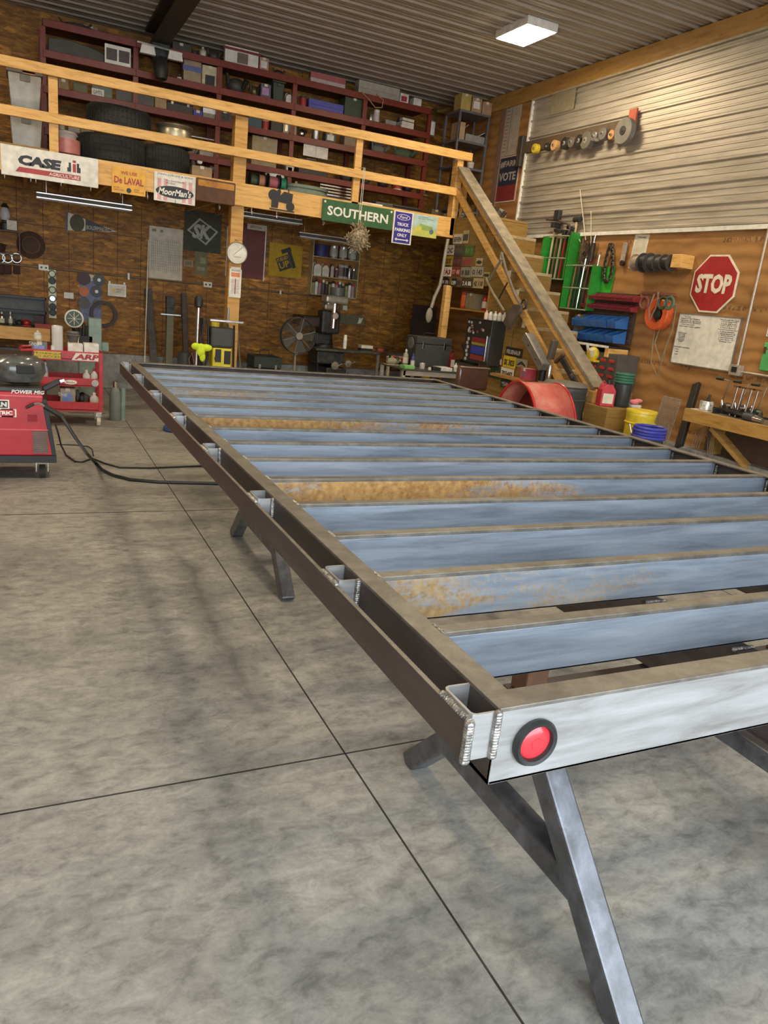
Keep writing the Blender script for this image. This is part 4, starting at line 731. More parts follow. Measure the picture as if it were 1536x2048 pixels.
# blue peg panel with grinding discs, each hung on it
b, w_, h = fit(160, 550, 203, 641, 1, W); o = thing('peg_panel', 'blue-grey perforated panel with a cream header on the back wall', 'panel', tuple(b))
MB().box(-w_ / 2, w_ / 2, -.01, 0, 0, h).build('sheet', mat('peg_blue_grey', (.16, .17, .30), .5, 0, .3, 60), o); MB().box(-w_ / 2, w_ / 2, -.013, -.01, h * .92, h).box(-.04, .05, -.013, -.01, h * .87, h * .93).build('header', CREAM, o)
for px, py, rp, m1, la in ((168, 557, 11, cm(.06, .02, .02), 'dark maroon sanding disc at the top left of the blue panel'), (198, 560, 10, BLK, 'black wire wheel with a bright hub at the top right of the blue panel'), (168, 583, 8.5, cm(.55, .16, .04), 'orange flap disc on the blue panel'), (193, 583, 10, BLK, 'black disc with a white centre on the blue panel'),
                           (168, 606, 10, cm(.1, .09, .08), 'worn grey disc at the lower left of the blue panel'), (195, 608, 8, cm(.12, .1, .06), 'brownish small disc at the lower right of the blue panel')):
    q = pt(px, py, 1, YB - .03); r = rp / 132.; t = thing('grinding_disc', la, 'disc', (q.x, YB - .03, q.z), 0, 'discs hung on the blue panel')
    MB().cyl((0, -.012, 0), (0, .01, 0), r, None, 24).build('disc', m1, t, 0, True); MB().cyl((0, -.018, 0), (0, -.012, 0), r * .3, None, 14).build('hub', WHT if 'white' in la or 'bright' in la else m1, t, 0, True)
q = pt(207, 628, 1, YB - .06); m = MB(); m.M = Euler((PI / 2, .12, 0)).to_matrix().to_4x4(); m.ring([(.155 + .02 * x, .03 * z) for x, z in ((-1, -1), (1, -1), (1, 1), (-1, 1))], 30)
solo('drive_belt', m, cm(.05, .025, .02), 'dark rubber belt loop hanging over the blue panel edge', 'belt', (q.x, YB - .06, q.z), smooth=True)
b, w_, h = fit(215, 568, 252, 593, 1, YB - .03); o = thing('first_aid_box', 'white FIRST AID KIT box on the back wall', 'first aid box', (b.x, YB - .04, b.z))
MB().box(-w_ / 2, w_ / 2, -.04, .04, 0, h).build('case', MATS['dial_white'], o, .008); MB().box(-w_ * .42, w_ * .42, -.042, -.04, h * .1, h * .88).build('front_label', CREAM, o)
let(o, 'FIRST\nAID', w_ * .12, h * .48, h * .3, INKB, w_ * .34, .042); MB().cyl((-w_ * .2, -.044, h * .48), (-w_ * .2, -.042, h * .48), h * .13, None, 16).build('emblem', YEL, o)
for s in (-1, 1): MB().box(s * w_ * .4 - .012, s * w_ * .4 + .012, -.01, .01, h, h + .03).build('hanger', MATS['dial_white'], o)
o, w_, h = sign('bracket', 'small galvanised hinge bracket left of the blue panel', (128, 585, 147, 597), 1, W, GALV, 'bracket', .02)
# hat, lantern shelf, rings
q = pt(62, 490, 1, YB - .04); m = MB(); m.M = Euler((PI / 2, 0, 0)).to_matrix().to_4x4(); m.lathe([(.17, -.035), (.168, -.02), (.10, .02), (.095, .05), (.06, .06)], 26)
hat = thing('hat', 'brown brimmed hat hanging on the back wall at the left', 'hat', (q.x, YB - .04, q.z)); m.build('brim_and_crown', cm(.085, .045, .025, .8), hat, 0, True); m = MB(); m.M = Euler((PI / 2, 0, 0)).to_matrix().to_4x4(); m.ring([(.098, .02), (.107, .02), (.107, .04), (.095, .04)], 26).build('hat_band', cm(.16, .1, .05, .8), hat, 0, True)
b, w_, h = fit(-20, 460, 41, 508, 1, YB - .15); o = thing('box_shelf', 'dark open wooden box shelf on the back wall at the left edge', 'shelf', (b.x, YB - .08, b.z))
MB().box(-w_ / 2, w_ / 2, -.08, .08, 0, .012).box(-w_ / 2, w_ / 2, -.08, .08, h - .012, h).box(w_ / 2 - .012, w_ / 2, -.08, .08, .012, h - .012).build('frame', cm(.12, .06, .03), o); zt_ = b.z + h; zb_ = b.z
put('heap', 'work_boot', 'boots', 'dark brown lump of old boots inside the box shelf', (-12, 482, 14, 507), 1, YB - .13, zb_ + .012, cm(.05, .02, .015, .8), d=.12)
t = thing('oil_lantern', 'glass and metal lantern on the box shelf at the left edge', 'lantern', (pt(10, 430, 1, YB - .08).x, YB - .08, zt_)); MB().lathe([(.06, 0), (.065, .08), (.04, .09), (.045, .12)], 16).build('base', IRON, t, 0, True); MB().lathe([(.045, .12), (.065, .17), (.05, .24), (.03, .27)], 16).build('globe', GLS, t, 0, True); MB().lathe([(.05, .27), (.02, .32)], 12).build('hood', IRON, t, 0, True)
o, w_, h = sign('note_card', 'small cream card with a drawing pinned on the box shelf', (14, 441, 34, 460), 1, YB - .165, CREAM, 'card', .002)
MB().bar((-.04, -.003, h * .3), (.04, -.003, h * .75), .003, .001).build('drawing', INKB, o)
for i, px in enumerate((0, 15, 33)):
    q = pt(px, 516, 1, YB - .03); t = thing('horse_bit', ['metal ring with dark strap at the very left edge of the picture', 'metal ring with a dark strap, middle one below the box shelf', 'metal ring with a dark strap, nearest to the outlet box'][i], 'harness ring', (q.x, YB - .03, q.z), 0, 'harness rings below the box shelf')
    m = MB(); m.M = Euler((PI / 2, 0, 0)).to_matrix().to_4x4(); m.torus(.056, .006, 24, 6).build('ring', ALU, t, 0, True); MB().box(-.04, .04, .0, .02, -.2, -.02).build('strap', cm(.05, .02, .012, .8), t, .01)
# workbench shelf at far left
b, w_, h = fit(-60, 590, 95, 648, 1, YB - .14); o = thing('bench_cabinet', 'long open grey-backed cabinet over the left pine bench', 'cabinet', (b.x, YB - .08, b.z)); ZB = b.z
MB().box(-w_ / 2, w_ / 2, .05, .075, 0, h).build('back', cm(.11, .11, .10), o); MB().box(-w_ / 2, w_ / 2, -.07, .05, h * .42, h * .52).box(-w_ / 2, w_ / 2, -.07, .05, h * .93, h).box(w_ / 2 - .015, w_ / 2, -.07, .05, 0, h).build('shelf', BLK, o)
bw = thing('wall_bench', 'long pine bench board on the back wall at the left', 'bench', (b.x, YB - .25, ZB - .16)); MB().box(-w_ / 2 - 1, w_ / 2 + .03, -.2, .24, .14, .16).build('top', cm(.1, .09, .07), bw); MB().box(-w_ / 2 - 1, w_ / 2 + .03, -.24, -.2, 0, .16).build('front_board', PINE, bw, .003)
for px, kd, w0, h0, m1, la, nm in ((4, 'bottle', .06, .16, CHR, 'chrome fitting on the left bench, at the picture edge', 'chrome_fitting'), (21, 'bottle', .05, .17, ALU, 'silver slim fitting standing on the left bench', 'chrome_fitting'), (38, 'heap', .12, .09, IRON, 'black and chrome clutter on the left bench', 'bench_vise'), (53, 'heap', .14, .1, RED, 'red handled cutters on the left bench', 'pliers'), (79, 'flat', .10, .15, cm(.06, .02, .02), 'dark maroon tin at the right of the left bench', 'tin'), (86, 'flat', .20, .055, cm(.35, .05, .03), 'flat red box at the right end of the left bench', 'socket_box')):
    q = pt(px, 640, 1, YB - .3); t = thing(nm, la, nm.replace('_', ' '), (q.x, YB - (.30 if px != 86 else .40), ZB), 0); KIND[kd](t, w0, .08, h0, m1, None)

# ================================================================== LEFT: WELDER, CART
WY = 6.15; wd_ = thing('welder', 'red wheeled welding machine at the left edge of the picture', 'welding machine', (-.30, WY, 0))
MB().prism([(-.85, .19), (.50, .19), (.43, .67), (-.85, .67)], 0, .42).build('cabinet', mat('welder_red', (.50, .012, .02), .35, 0, .08, coat=.3), wd_, .008)
MB().box(-.87, .52, -.01, .46, .135, .19).prism([(.49, .19), (.52, .19), (.46, .62), (.425, .62)], -.004, .43).build('black_base', BLK, wd_, .003)
MB().box(-.85, .425, .0, .42, .67, .70).build('top_tray', DGR, wd_, .006)
MB().box(-.85, .465, -.006, .002, .385, .393).box(-.85, .43, -.005, .002, .635, .645).build('body_crease', mat('welder_red_light', (.75, .12, .12), .35), wd_)
m = MB(); q = [pt(x, y, 1, WY) for x, y in ((65, 862), (95, 862), (95, 906), (65, 906))]
x0 = q[0].x + .30; x1 = q[1].x + .30; z1 = q[0].z; z0 = q[2].z
MB().box(x0, x1, -.006, 0, z0, z1).build('vent', cm(.16, .10, .08), wd_); m = MB()
for i in range(11): m.box(x0, x1, -.010, -.005, z0 + (z1 - z0) * i / 11, z0 + (z1 - z0) * i / 11 + .005)
m.build('vent_louvre', cm(.25, .17, .14), wd_)
c = pt(56, 784, 1, WY); let(wd_, 'POWER MIG', c.x + .30, c.z, .028, INKW, .225, .004, .25, .03)
c = pt(33, 831, 1, WY); X_ = c.x + .30
m = MB(); m.box(X_ - .42, X_ - .02, -.006, -.001, c.z - .012, c.z + .048).box(X_ - .42, X_ - .045, -.006, -.001, c.z + .048, c.z + .115)
m.box(X_ - .1, X_, -.006, -.001, c.z - .012, c.z + .048); m.build('logo_plate', INKW, wd_)
MB().box(X_ - .42, X_ - .055, -.0065, -.002, c.z + .055, c.z + .108).build('logo_black_field', INKB, wd_)
MB().box(X_ - .42, X_ - .010, -.0065, -.002, c.z - .004, c.z + .042).build('logo_red_field', MATS['welder_red'], wd_)
let(wd_, 'LINCOLN', X_ - .172, c.z + .081, .036, INKW, .22, .0068, 0, .05); let(wd_, 'ELECTRIC', X_ - .125, c.z + .019, .028, INKW, .20, .0068, 0, .05)
c = pt(64, 835, 1, WY); MB().box(c.x + .27, c.x + .335, -.008, 0, c.z - .03, c.z + .02).build('latch', cm(.35, .0, .01), wd_)
for x in (-.6, .42):
    MB().box(x - .045, x + .045, .04, .12, .12, .135).box(x - .045, x - .038, .06, .12, .05, .13).box(x + .038, x + .045, .06, .12, .05, .13).build('caster_fork', CHR, wd_)
    MB().cyl((x - .022, .08, .05), (x + .022, .08, .05), .05, None, 20).build('caster_wheel', RUB, wd_, 0, True)
# helmet
hp = pt(38, 766, 1, WY + .15); he = thing('welding_helmet', 'dark grey welding helmet lying on top of the red welder', 'helmet', (hp.x, WY + .18, .7012), .3)
m = MB(); pr = [(.05, .0), (.15, .03), (.185, .10), (.175, .17), (.12, .215), (.03, .225)]
vs = []; fs = []; n = 20
for k, (r, z) in enumerate(pr):
    for i in range(n + 1): a = PI + PI * i / n; vs.append((r * 1.05 * math.cos(a), r * .8 * math.sin(a), z))
for k in range(len(pr) - 1):
    for i in range(n): a = k * (n + 1) + i; fs.append((a, a + 1, a + n + 2, a + n + 1))
m.add(vs, fs); o = m.build('shell', mat('helmet_shell', (.10, .10, .095), .25, 0, .3, 20, coat=.6), he, 0, True); sm = o.modifiers.new('solid', 'SOLIDIFY'); sm.thickness = .006
m = MB(); m.tube([(-.17, 0, .12), (-.24, .10, .15), (-.14, .17, .18), (.1, .15, .16), (.18, 0, .13)], .012).build('headband', BLK, he, 0, True)
MB().box(-.06, .06, -.162, -.14, .10, .16).build('lens_window', BLK, he, .004)
# gun and cables
gp = [pt(x, y, 1, WY - .05) for x, y in ((52, 816), (60, 812), (68, 808), (76, 806), (84, 809), (90, 813))]
gn = thing('welding_gun', 'welding gun hung on the front of the red welder with a thick cable', 'welding gun', tuple(gp[0]))
MB().tube(gp[:3], .011).build('nozzle', IRON, gn, 0, True, True); MB().tube(gp[2:], .009).build('goose_neck', CHR, gn, 0, True, True)
MB().tube([gp[-1], pt(108, 824, 1, WY - .07), pt(124, 833, 1, WY - .1)], .020).build('grip', BLK, gn, 0, True, True)
MB().tube([pt(122, 832, 1, WY - .1), pt(132, 846, 1, WY - .12), pt(150, 874, 1, WY - .15), pt(172, 905, 1, WY - .2), pt(190, 925, 2, .03), pt(205, 940, 2, .014), pt(225, 950, 2, .013), pt(260, 959, 2, .013), pt(320, 964, 2, .013), pt(440, 967, 2, .013), pt(560, 975, 2, .013)], .013).build('cable', BLK, gn, 0, True, True)
def floorcable(name, label, pts, r, ms=BLK):
    return solo(name, MB().tube([pt(x, y, 2, r + z) for x, y, z in pts], r), ms, label, 'cable', smooth=True)
floorcable('ground_cable', 'thinner black cable looping over the concrete beside the welder', [(111, 850, .28), (116, 865, .16), (122, 890, .04), (132, 910, .0), (150, 923, 0), (165, 924, 0), (185, 917, 0), (210, 927, 0), (240, 935, 0), (300, 936, 0), (400, 932, 0), (520, 930, 0)], .008)
floorcable('power_cord', 'very thin dark cord lying on the floor behind the welding cable', [(113, 889, 0), (150, 890, 0), (176, 893, 0), (184, 898, 0), (187, 912, 0)], .005)
th = thing('ground_clamp', 'black rubber handled clamp lying on the welder top corner', 'clamp', tuple(pt(100, 770, 1, WY + .05)))
MB().bar((-.05, 0, -.035), (.07, 0, .035), .05, .04).build('handle', BLK, th, .01); MB().bar((.04, -.015, .02), (.10, -.015, .045), .014, .02).build('jaw', CHR, th)
# tool cart
CY = 8.35; ct = thing('tool_cart', 'red three-shelf tool cart with ARP sticker behind the welder', 'tool cart', (.33, CY, 0)); cw = .80
def cz(py): return pt(135, py, 1, CY).z
zt1 = cz(712); zm1 = cz(764); zb1 = cz(813); xl = pt(66, 715, 1, CY).x - .33; xr = pt(206, 720, 1, CY).x - .33
for z, nm, hh in ((zt1, 'top_tray', .10), (zm1, 'middle_tray', .085), (zb1, 'bottom_tray', .10)):
    MB().box(xl, xr, 0, .42, z - .035, z - .025).box(xl, xr, 0, .008, z - hh / 2, z + hh / 2).box(xl, xr, .412, .42, z - hh / 2, z + hh / 2).box(xl, xl + .008, .008, .412, z - hh / 2, z + hh / 2).box(xr - .008, xr, .008, .412, z - hh / 2, z + hh / 2).build(nm, RED, ct, .002)
for x in (xl + .01, xr - .04):
    for y in (-.004, .395): MB().box(x, x + .04, y, y + .03, zb1 - .05, zt1 + .05).build('post', RED, ct, .003)
MB().tube([(xl, .02, zt1 + .04), (xl - .10, .02, zt1 + .03), (xl - .12, .2, zt1 + .03), (xl - .1, .4, zt1 + .03), (xl, .4, zt1 + .04)], .014).build('push_handle', RED, ct, 0, True)
for x in (xl + .04, xr - .04):
    for y in (.05, .37):
        f_ = MB().box(x - .03, x + .03, y - .03, y + .03, .095, zb1 - .04).build('caster_fork', CHR, ct, .003); MB().cyl((x - .018, y, .05), (x + .018, y, .05), .05, None, 18).build('caster_wheel', cm(.7, .66, .5), ct, 0, True)
def cx_(px): return pt(px, 715, 1, CY).x - .33
MB().box(cx_(68), cx_(122), -.0052, -.004, zt1 - .035, zt1 + .035).build('yellow_sticker', YEL, ct)
MB().text('TECHNIQUE', (cx_(68) + cx_(122)) / 2, zt1 + .015, -.0056, .27, .02).text('NO ACCESS', (cx_(68) + cx_(122)) / 2, zt1 - .015, -.0056, .27, .02).build('sticker_lettering', INKB, ct)
MB().prism([(cx_(143), zt1 - .038), (cx_(197), zt1 - .038), (cx_(197), zt1 + .038), (cx_(152), zt1 + .038)], -.0052, -.004).build('white_sticker', INKW, ct); MB().text('ARP', cx_(174), zt1, -.0056, .24, .055, .2, .05).build('sticker_lettering', INKR, ct)
m = MB(); m.prism([(cx_(141) + .06 * math.cos(a * PI / 10), zm1 + .024 * math.sin(a * PI / 10)) for a in range(20)], -.0052, -.004).build('oval_sticker', INKW, ct); MB().text('Brembo', cx_(141), zm1, -.0056, .08, .018).build('sticker_lettering', INKR, ct)
m = MB(); m.prism([(cx_(190) + .035 * math.cos(a * PI / 10), zm1 + .035 * math.sin(a * PI / 10)) for a in range(20)], -.0052, -.004).build('round_sticker', cm(.5, .48, .45), ct)
def onc(kind, name, cat, label, box, z, m1, m2=None, dy=.12, grp=None): return put(kind, name, cat, label, box, 1, CY + dy, z - .024, m1, m2, grp)
t = onc('box', 'shop_towel_box', 'box', 'grey and blue shop towel box on the top of the red cart', (64, 684, 95, 710), zt1, cm(.2, .2, .2), cm(.25, .35, .7), .05); let(t, 'Shop', -.05, .12, .05, INKW, .09, .1)
onc('bottle', 'clear_cup', 'cup', 'tall clear plastic cup with a bright stripe on the towel box', (68, 661, 84, 690), zt1 + .16, GLS, GLS, .05)
t = onc('can', 'sleeve_of_cups', 'cups', 'tall stack of clear plastic cups in a bag on the cart', (104, 652, 127, 708), zt1, mat('frosted_plastic', (.75, .73, .68), .3, 0, .1, 6), None, .02)
onc('can', 'small_cup', 'cup', 'small clear cup in front of the bagged stack of cups', (102, 692, 110, 708), zt1, MATS['frosted_plastic'], None, -.02 + .03)
for px, la in ((136, 'white carton with orange print on the cart, left one of two'), (168, 'white carton with orange print on the cart, right one of two')): t = onc('box', 'carton', 'carton', la, (px, 688, px + 30, 712), zt1, WHT, None, .0 + .03, 'white cartons on the cart'); let(t, 'ABRASIVE', 0, .07, .02, ORG, .11, .13)
t = onc('bucket', 'coffee_pot', 'pot', 'dark grey metal pot on the cart behind the white cartons', (134, 664, 160, 700), zt1, cm(.12, .11, .1, .3), None, .2)
for i, px in enumerate((73, 87)): onc('bottle', 'spray_bottle', 'bottle', ['blue labelled clear bottle on the middle shelf of the cart, left one', 'blue labelled clear bottle on the middle shelf of the cart, right one'][i], (px, 724, px + 10, 764), zm1, cm(.35, .42, .6, .3), WHT, .06, 'clear bottles on the cart')
onc('bottle', 'white_bottle', 'bottle', 'short white bottle with a white cap on the cart middle shelf', (166, 740, 181, 768), zm1, WHT, WHT, .03); onc('bottle', 'white_bottle', 'bottle', 'short white bottle with a red cap on the cart middle shelf', (182, 738, 196, 768), zm1, WHT, RED, .03)
t = onc('box', 'shop_towel_box', 'box', 'blue and tan shop towel box on the bottom shelf of the cart', (121, 777, 151, 813), zb1, cm(.4, .36, .26), cm(.2, .3, .65), .05); let(t, 'Shop', -.05, .14, .05, INKW, .08, .1)
onc('bottle', 'white_jug', 'jug', 'white jug at the right of the bottom shelf of the cart', (180, 785, 198, 814), zb1, WHT, WHT, .05); onc('heap', 'spray_gun', 'tool', 'dark lump of tools between the towel box and the white jug', (153, 780, 178, 812), zb1, IRON, GREYP, .1)
# bench grinder with round guard on pedestal, green motor housings behind the cart
GY = 9.3; g_ = thing('pedestal_grinder', 'grey-green pedestal tool with a round white-rimmed gauge behind the cart', 'pedestal machine', (pt(172, 660, 1, GY).x, GY, 0))
gz = pt(172, 700, 1, GY).z; MB().box(-.08, .08, -.06, .1, .02, gz).box(-.2, .2, -.18, .2, 0, .02).build('pedestal', TEAL, g_, .01)
MB().box(.02, .16, -.08, .12, gz, gz + .36).box(.16, .24, -.05, .05, gz + .0, gz + .1).build('housing', TEAL, g_, .01)
m = MB()
for i in range(7): m.cyl((-.14 + i * .035, -.02, gz + .02), (-.14 + i * .035 + .01, -.03, gz + .30 - .03 * (i % 3)), .017)
m.box(-.16, .06, -.08, .08, gz, gz + .16); m.build('machine_head', IRON, g_)
q = pt(148, 637, 1, GY - .12); m = MB(); m.M = Matrix.Translation((q.x - g_.location.x, -.12, q.z)) @ Euler((PI / 2, 0, 0)).to_matrix().to_4x4()
m.lathe([(.09, -.05), (.098, .0), (.098, .02), (.085, .022)], 26).build('gauge_case', cm(.6, .6, .5), g_, 0, True)
m = MB(); m.M = Matrix.Translation((q.x - g_.location.x, -.145, q.z)) @ Euler((PI / 2, 0, 0)).to_matrix().to_4x4(); m.lathe([(.082, 0), (.08, .003)], 22).build('gauge_face', cm(.06, .09, .07), g_)
for a in range(4): MB().bar((q.x - g_.location.x - .07 * math.cos(a * PI / 4), -.152, q.z - .07 * math.sin(a * PI / 4)), (q.x - g_.location.x + .07 * math.cos(a * PI / 4), -.152, q.z + .07 * math.sin(a * PI / 4)), .006, .004).build('gauge_spoke', CREAM, g_)
MB().bar((q.x - g_.location.x, -.1, q.z - .09), (-.05, -.05, gz + .1), .03, .03).build('neck', IRON, g_)
pw = thing('gas_cylinder', 'short grey-green cylinder standing right of the cart', 'cylinder', (pt(215, 815, 2, 0).x, 8.75, 0)); MB().lathe([(.055, 0), (.06, .01), (.06, .30), (.04, .35), (.02, .37)], 18).build('body', cm(.22, .24, .2), pw, 0, True); MB().lathe([(.025, .36), (.03, .42), (.0199, .43)], 12).build('valve', CHR, pw, 0, True); MB().cyl((.085, .02, 0), (.085, .02, .36), .03).build('side_tube', TEAL, pw, 0, True)
# red machine base behind helmet
t = thing('red_toolchest', 'low dark red chest standing behind the helmet at the left edge', 'chest', (-.15, 9.6, 0)); MB().box(-.7, .4, 0, .5, .02, .55).build('body', BRNRED, t, .01); MB().box(-.68, .38, -.008, 0, .3, .5).build('drawer', BRNRED, t, .004); MB().box(-.70, .4, 0, .5, .551, .56).build('top', DGR, t)
solo('blue_pad', MB().lathe([(.12, 0), (.13, .02), (.12, .05), (.06, .055)], 20), cm(.04, .08, .22), 'small dark blue round pad on the floor under the frame', 'pad', tuple(pt(350, 862, 2, 0)), smooth=True)

# ================================================================== BACK WALL, FLOOR STANDING
def lean(name, label, p0, p1, w0, m, cat='bar', grp=None, depth=.04):
    a = pt(*p0, 1, YB - .05); b_ = pt(*p1, 1, YB - .32); b_ = b_ + (b_ - a) * (b_.z / (a.z - b_.z)); b_.z = 0.0 + depth * .3; b_.y = YB - .42
    o = thing(name, label, cat, tuple(b_), 0, grp); MB().bar(b_, a, w0, depth, (0, 1, 0)).build('bar', m, o, .003, False, True); return o
lean('steel_channel', 'dark steel channel leaning against the back wall, widest of the leaning bars', (296, 578), (308, 722), .10, DARKS)
lean('steel_bar', 'dark thin steel bar leaning on the back wall left of the pressure washer', (368, 586), (372, 716), .07, DARKS)
lean('wooden_stick', 'thin pale stick leaning on the back wall beside the tall chart', (297, 480), (288, 735), .015, CREAM, depth=.015)
lean('steel_rod', 'reddish rod leaning beside the pedestal jack', (341, 632), (328, 722), .012, BRNRED, depth=.012)
jk = thing('pedestal_stand', 'olive steel post stand with a cross plate and a dark clamp head', 'stand', (pt(338, 700, 1, 10.6).x, 10.6, 0)); jz = pt(340, 630, 1, 10.6).z
MB().box(-.045, .045, -.045, .045, .02, jz).box(-.2, .2, -.2, .2, 0, .02).build('post', cm(.16, .15, .09), jk, .004); MB().box(-.13, .13, -.08, .08, jz, jz + .015).build('cross_plate', ALU, jk); MB().box(-.05, .05, -.04, .04, jz + .015, jz + .1).box(-.055, .055, -.05, -.04, jz + .09, jz + .24).box(-.055, -.035, -.04, .05, jz + .1, jz + .24).box(.035, .055, -.04, .05, jz + .1, jz + .24).build('clamp_head', IRON, jk, .004)
# pressure washer
PYY = 9.12; ps = thing('pressure_washer', 'yellow and black pressure washer by the foot of the tall post', 'pressure washer', (pt(446, 700, 1, PYY).x, PYY, 0))
def lx(px, py=700, Y=PYY): return pt(px, py, 1, Y).x - ps.location.x
def lz(py, px=446, Y=PYY): return pt(px, py, 1, Y).z
z0 = lz(733); z1 = lz(696); z2 = lz(655)
MB().box(lx(425), lx(463), -.02, .2, .12, z1).build('yellow_housing', mat('washer_yellow', (.85, .70, .03), .4), ps, .02)
MB().box(lx(448), lx(461), -.026, -.018, z0 + .03, z1 - .03).build('grille', BLK, ps, .003); MB().box(lx(430), lx(442), -.026, -.018, z0 + .05, z1 - .015).build('front_plate', BLK, ps, .02)
m = MB(); m.M = Matrix.Translation((lx(434), -.028, z0 + .09)) @ Euler((PI / 2, 0, 0)).to_matrix().to_4x4(); m.cyl((0, 0, 0), (0, 0, .03), .035).build('knob', IRON, ps, 0, True)
MB().box(lx(420), lx(466), -.03, .22, z1, z2).build('black_cover', DGR, ps, .03); MB().cyl((lx(432), .1, z2 - .02), (lx(432), .1, z2 + .05), .05).build('yellow_cap', YEL, ps, 0, True)
MB().cyl((lx(420), .1, .10), (lx(417), .1, .10), .10).cyl((lx(468), .1, .10), (lx(465), .1, .10), .10).build('wheel', RUB, ps, 0, True)
MB().tube([(lx(405), .1, lz(640)), (lx(412), .1, .2)], .016).tube([(lx(470), .1, lz(650)), (lx(474), .1, .2)], .014).build('frame', BLK, ps, 0, True); MB().bar((lx(418, 638), -.05, lz(639, 418)), (lx(485, 645), -.05, lz(645, 485)), .03, .03).build('handle', CHR, ps, .006)
m = MB()
for k in range(4): m.tube([(lx(410) + .04 * math.cos(a * PI / 8) + k * .004, .02 + .02 * k, lz(690) + .28 * math.sin(a * PI / 8)) for a in range(17)], .012)
m.build('coiled_hose', BLK, ps, 0, True)
MB().cyl((lx(396), .05, lz(620)), (lx(394), .05, .05), .028).build('lance', CHR, ps, 0, True); MB().lathe([(.02, 0), (.05, .02), (.05, .11), (.03, .14)], 16).build('float_head', BLK, ps, 0, True).location = (lx(396), .05, lz(621))
gv = thing('work_gloves', 'bright neon yellow cloth hanging on the pressure washer', 'cloth', tuple(pt(402, 700, 1, PYY - .08)))
m = MB(); m.ball(-.06, 0, .04, .05, 1.1, .5, .8).ball(0, .0, .0, .06, .9, .5, 1.3).ball(.06, 0, .03, .06, 1.2, .5, .7).ball(.02, 0, -.08, .035, 1, .6, 1.6).build('cloth', NEON, gv, 0, True)
t = thing('small_engine', 'dark small engine with red wires left of the pressure washer', 'engine', (pt(378, 720, 1, 9.95).x, 9.9, 0)); ez = pt(385, 732, 1, 9.9).z
MB().box(-.14, .14, -.1, .12, 0, ez).build('base', IRON, t, .02); MB().cyl((-.06, -.02, ez - .02), (-.06, -.02, ez + .17), .10, None, 18).cyl((.08, -.04, ez), (.08, -.04, ez + .12), .07, None, 18).build('engine_block', DGR, t, 0, True); MB().tube([(-.02, -.12, ez), (-.04, -.14, ez + .1), (.0, -.13, ez + .18), (.03, -.12, ez + .05)], .006).build('wire', cm(.6, .3, .25), t, 0, True)
t = thing('shovel', 'tool with a blue metal shaft and black blade leaning against the tall post', 'shovel', (pt(452, 640, 1, LY + .0).x, LY - .06, 0)); MB().cyl((.0, 0, .0), (.03, .09, 1.30), .013).build('shaft', cm(.3, .3, .4, .3, .6), t, 0, True); MB().prism([(-.04, .82), (.05, .82), (.07, 1.0), (.02, 1.12), (-.03, 1.0)], .04, .05).build('blade', BLK, t, .003)
lean('wood_plank', 'pale plank leaning right of the pressure washer', (466, 640), (470, 735), .05, PINE, 'plank')
t = thing('hand_pump', 'thin metal rods on a frame leaning right of the tall post', 'rods', (pt(480, 700, 1, 10.1).x, 10.1, 0)); MB().tube([(-.06, 0, .6), (-.02, 0, .35), (0, -.02, .0)], .01).build('rod', IRON, t); MB().tube([(-.05, .03, 1.1), (.02, .03, .55), (.03, 0, 0)], .01).build('rod', ALU, t)
# air compressor / green case
put('case', 'green_case', 'case', 'dark green plastic case low on the floor left of the fan', (508, 703, 562, 740), 1, 10.2, 0, cm(.03, .04, .03), BLK, d=.4)
t = put('flat', 'green_tray', 'tray', 'pale green tray lying in front of the dark green case', (514, 722, 552, 738), 1, 9.9, None, cm(.10, .22, .13), None); 
t.location.z = 0.0; t.children[0].scale.z = 4.5; t.children[1].location.z = 0.0; t.children[1].scale.z = 4.5

# fan
FY = 9.9; fp = pt(598, 672, 1, FY); fn = thing('drum_fan', 'large dark round shop fan on a stand in front of the milling machine', 'fan', (fp.x, FY, 0)); fz = fp.z; FR = .24
def fm(): m = MB(); m.M = Matrix.Translation((0, 0, fz)) @ Euler((PI / 2, 0, 0)).to_matrix().to_4x4(); return m
m = fm()
for r in [FR * (i + 1) / 12 for i in range(2, 12)]: m.torus(r, .0022, 36, 4)
m.M = m.M @ Matrix.Translation((0, 0, -.11)); m.torus(FR, .004, 36, 5)
m = m.build('guard', cm(.16, .14, .10), fn, 0, True)
m = fm(); m.ring([(FR - .006, -.12), (FR, -.12), (FR, .01), (FR - .006, .01)], 36).build('drum', DGR, fn, 0, True)
m = fm()
for k in range(6): a = k * PI / 3 + .3; m.bar((FR * .2 * math.cos(a), FR * .2 * math.sin(a), .005), (FR * math.cos(a), FR * math.sin(a), .002), .008, .006)
m.build('guard_arm', cm(.2, .18, .14), fn)
for k in range(5):
    a = k * 2 * PI / 5; m = fm(); m.M = m.M @ Euler((0, 0, a)).to_matrix().to_4x4() @ Matrix.Translation((FR * .52, 0, -.05)) @ Euler((.5, 0, 0)).to_matrix().to_4x4()
    m.prism([(-.09, -.03), (.10, -.075), (.11, .06), (-.09, .03)], -.002, .002, 'Z').build('blade', cm(.12, .11, .09), fn)
fm().cyl((0, 0, -.09), (0, 0, .022), .048, None, 20).build('hub', cm(.3, .27, .2), fn, 0, True)
MB().cyl((0, .1, 0), (0, .1, fz - FR), .016).box(-.2, .2, -.05, .25, 0, .03).box(-.02, .02, .05, .11, fz - FR - .02, fz - FR + .02).build('stand', cm(.3, .25, .18), fn)
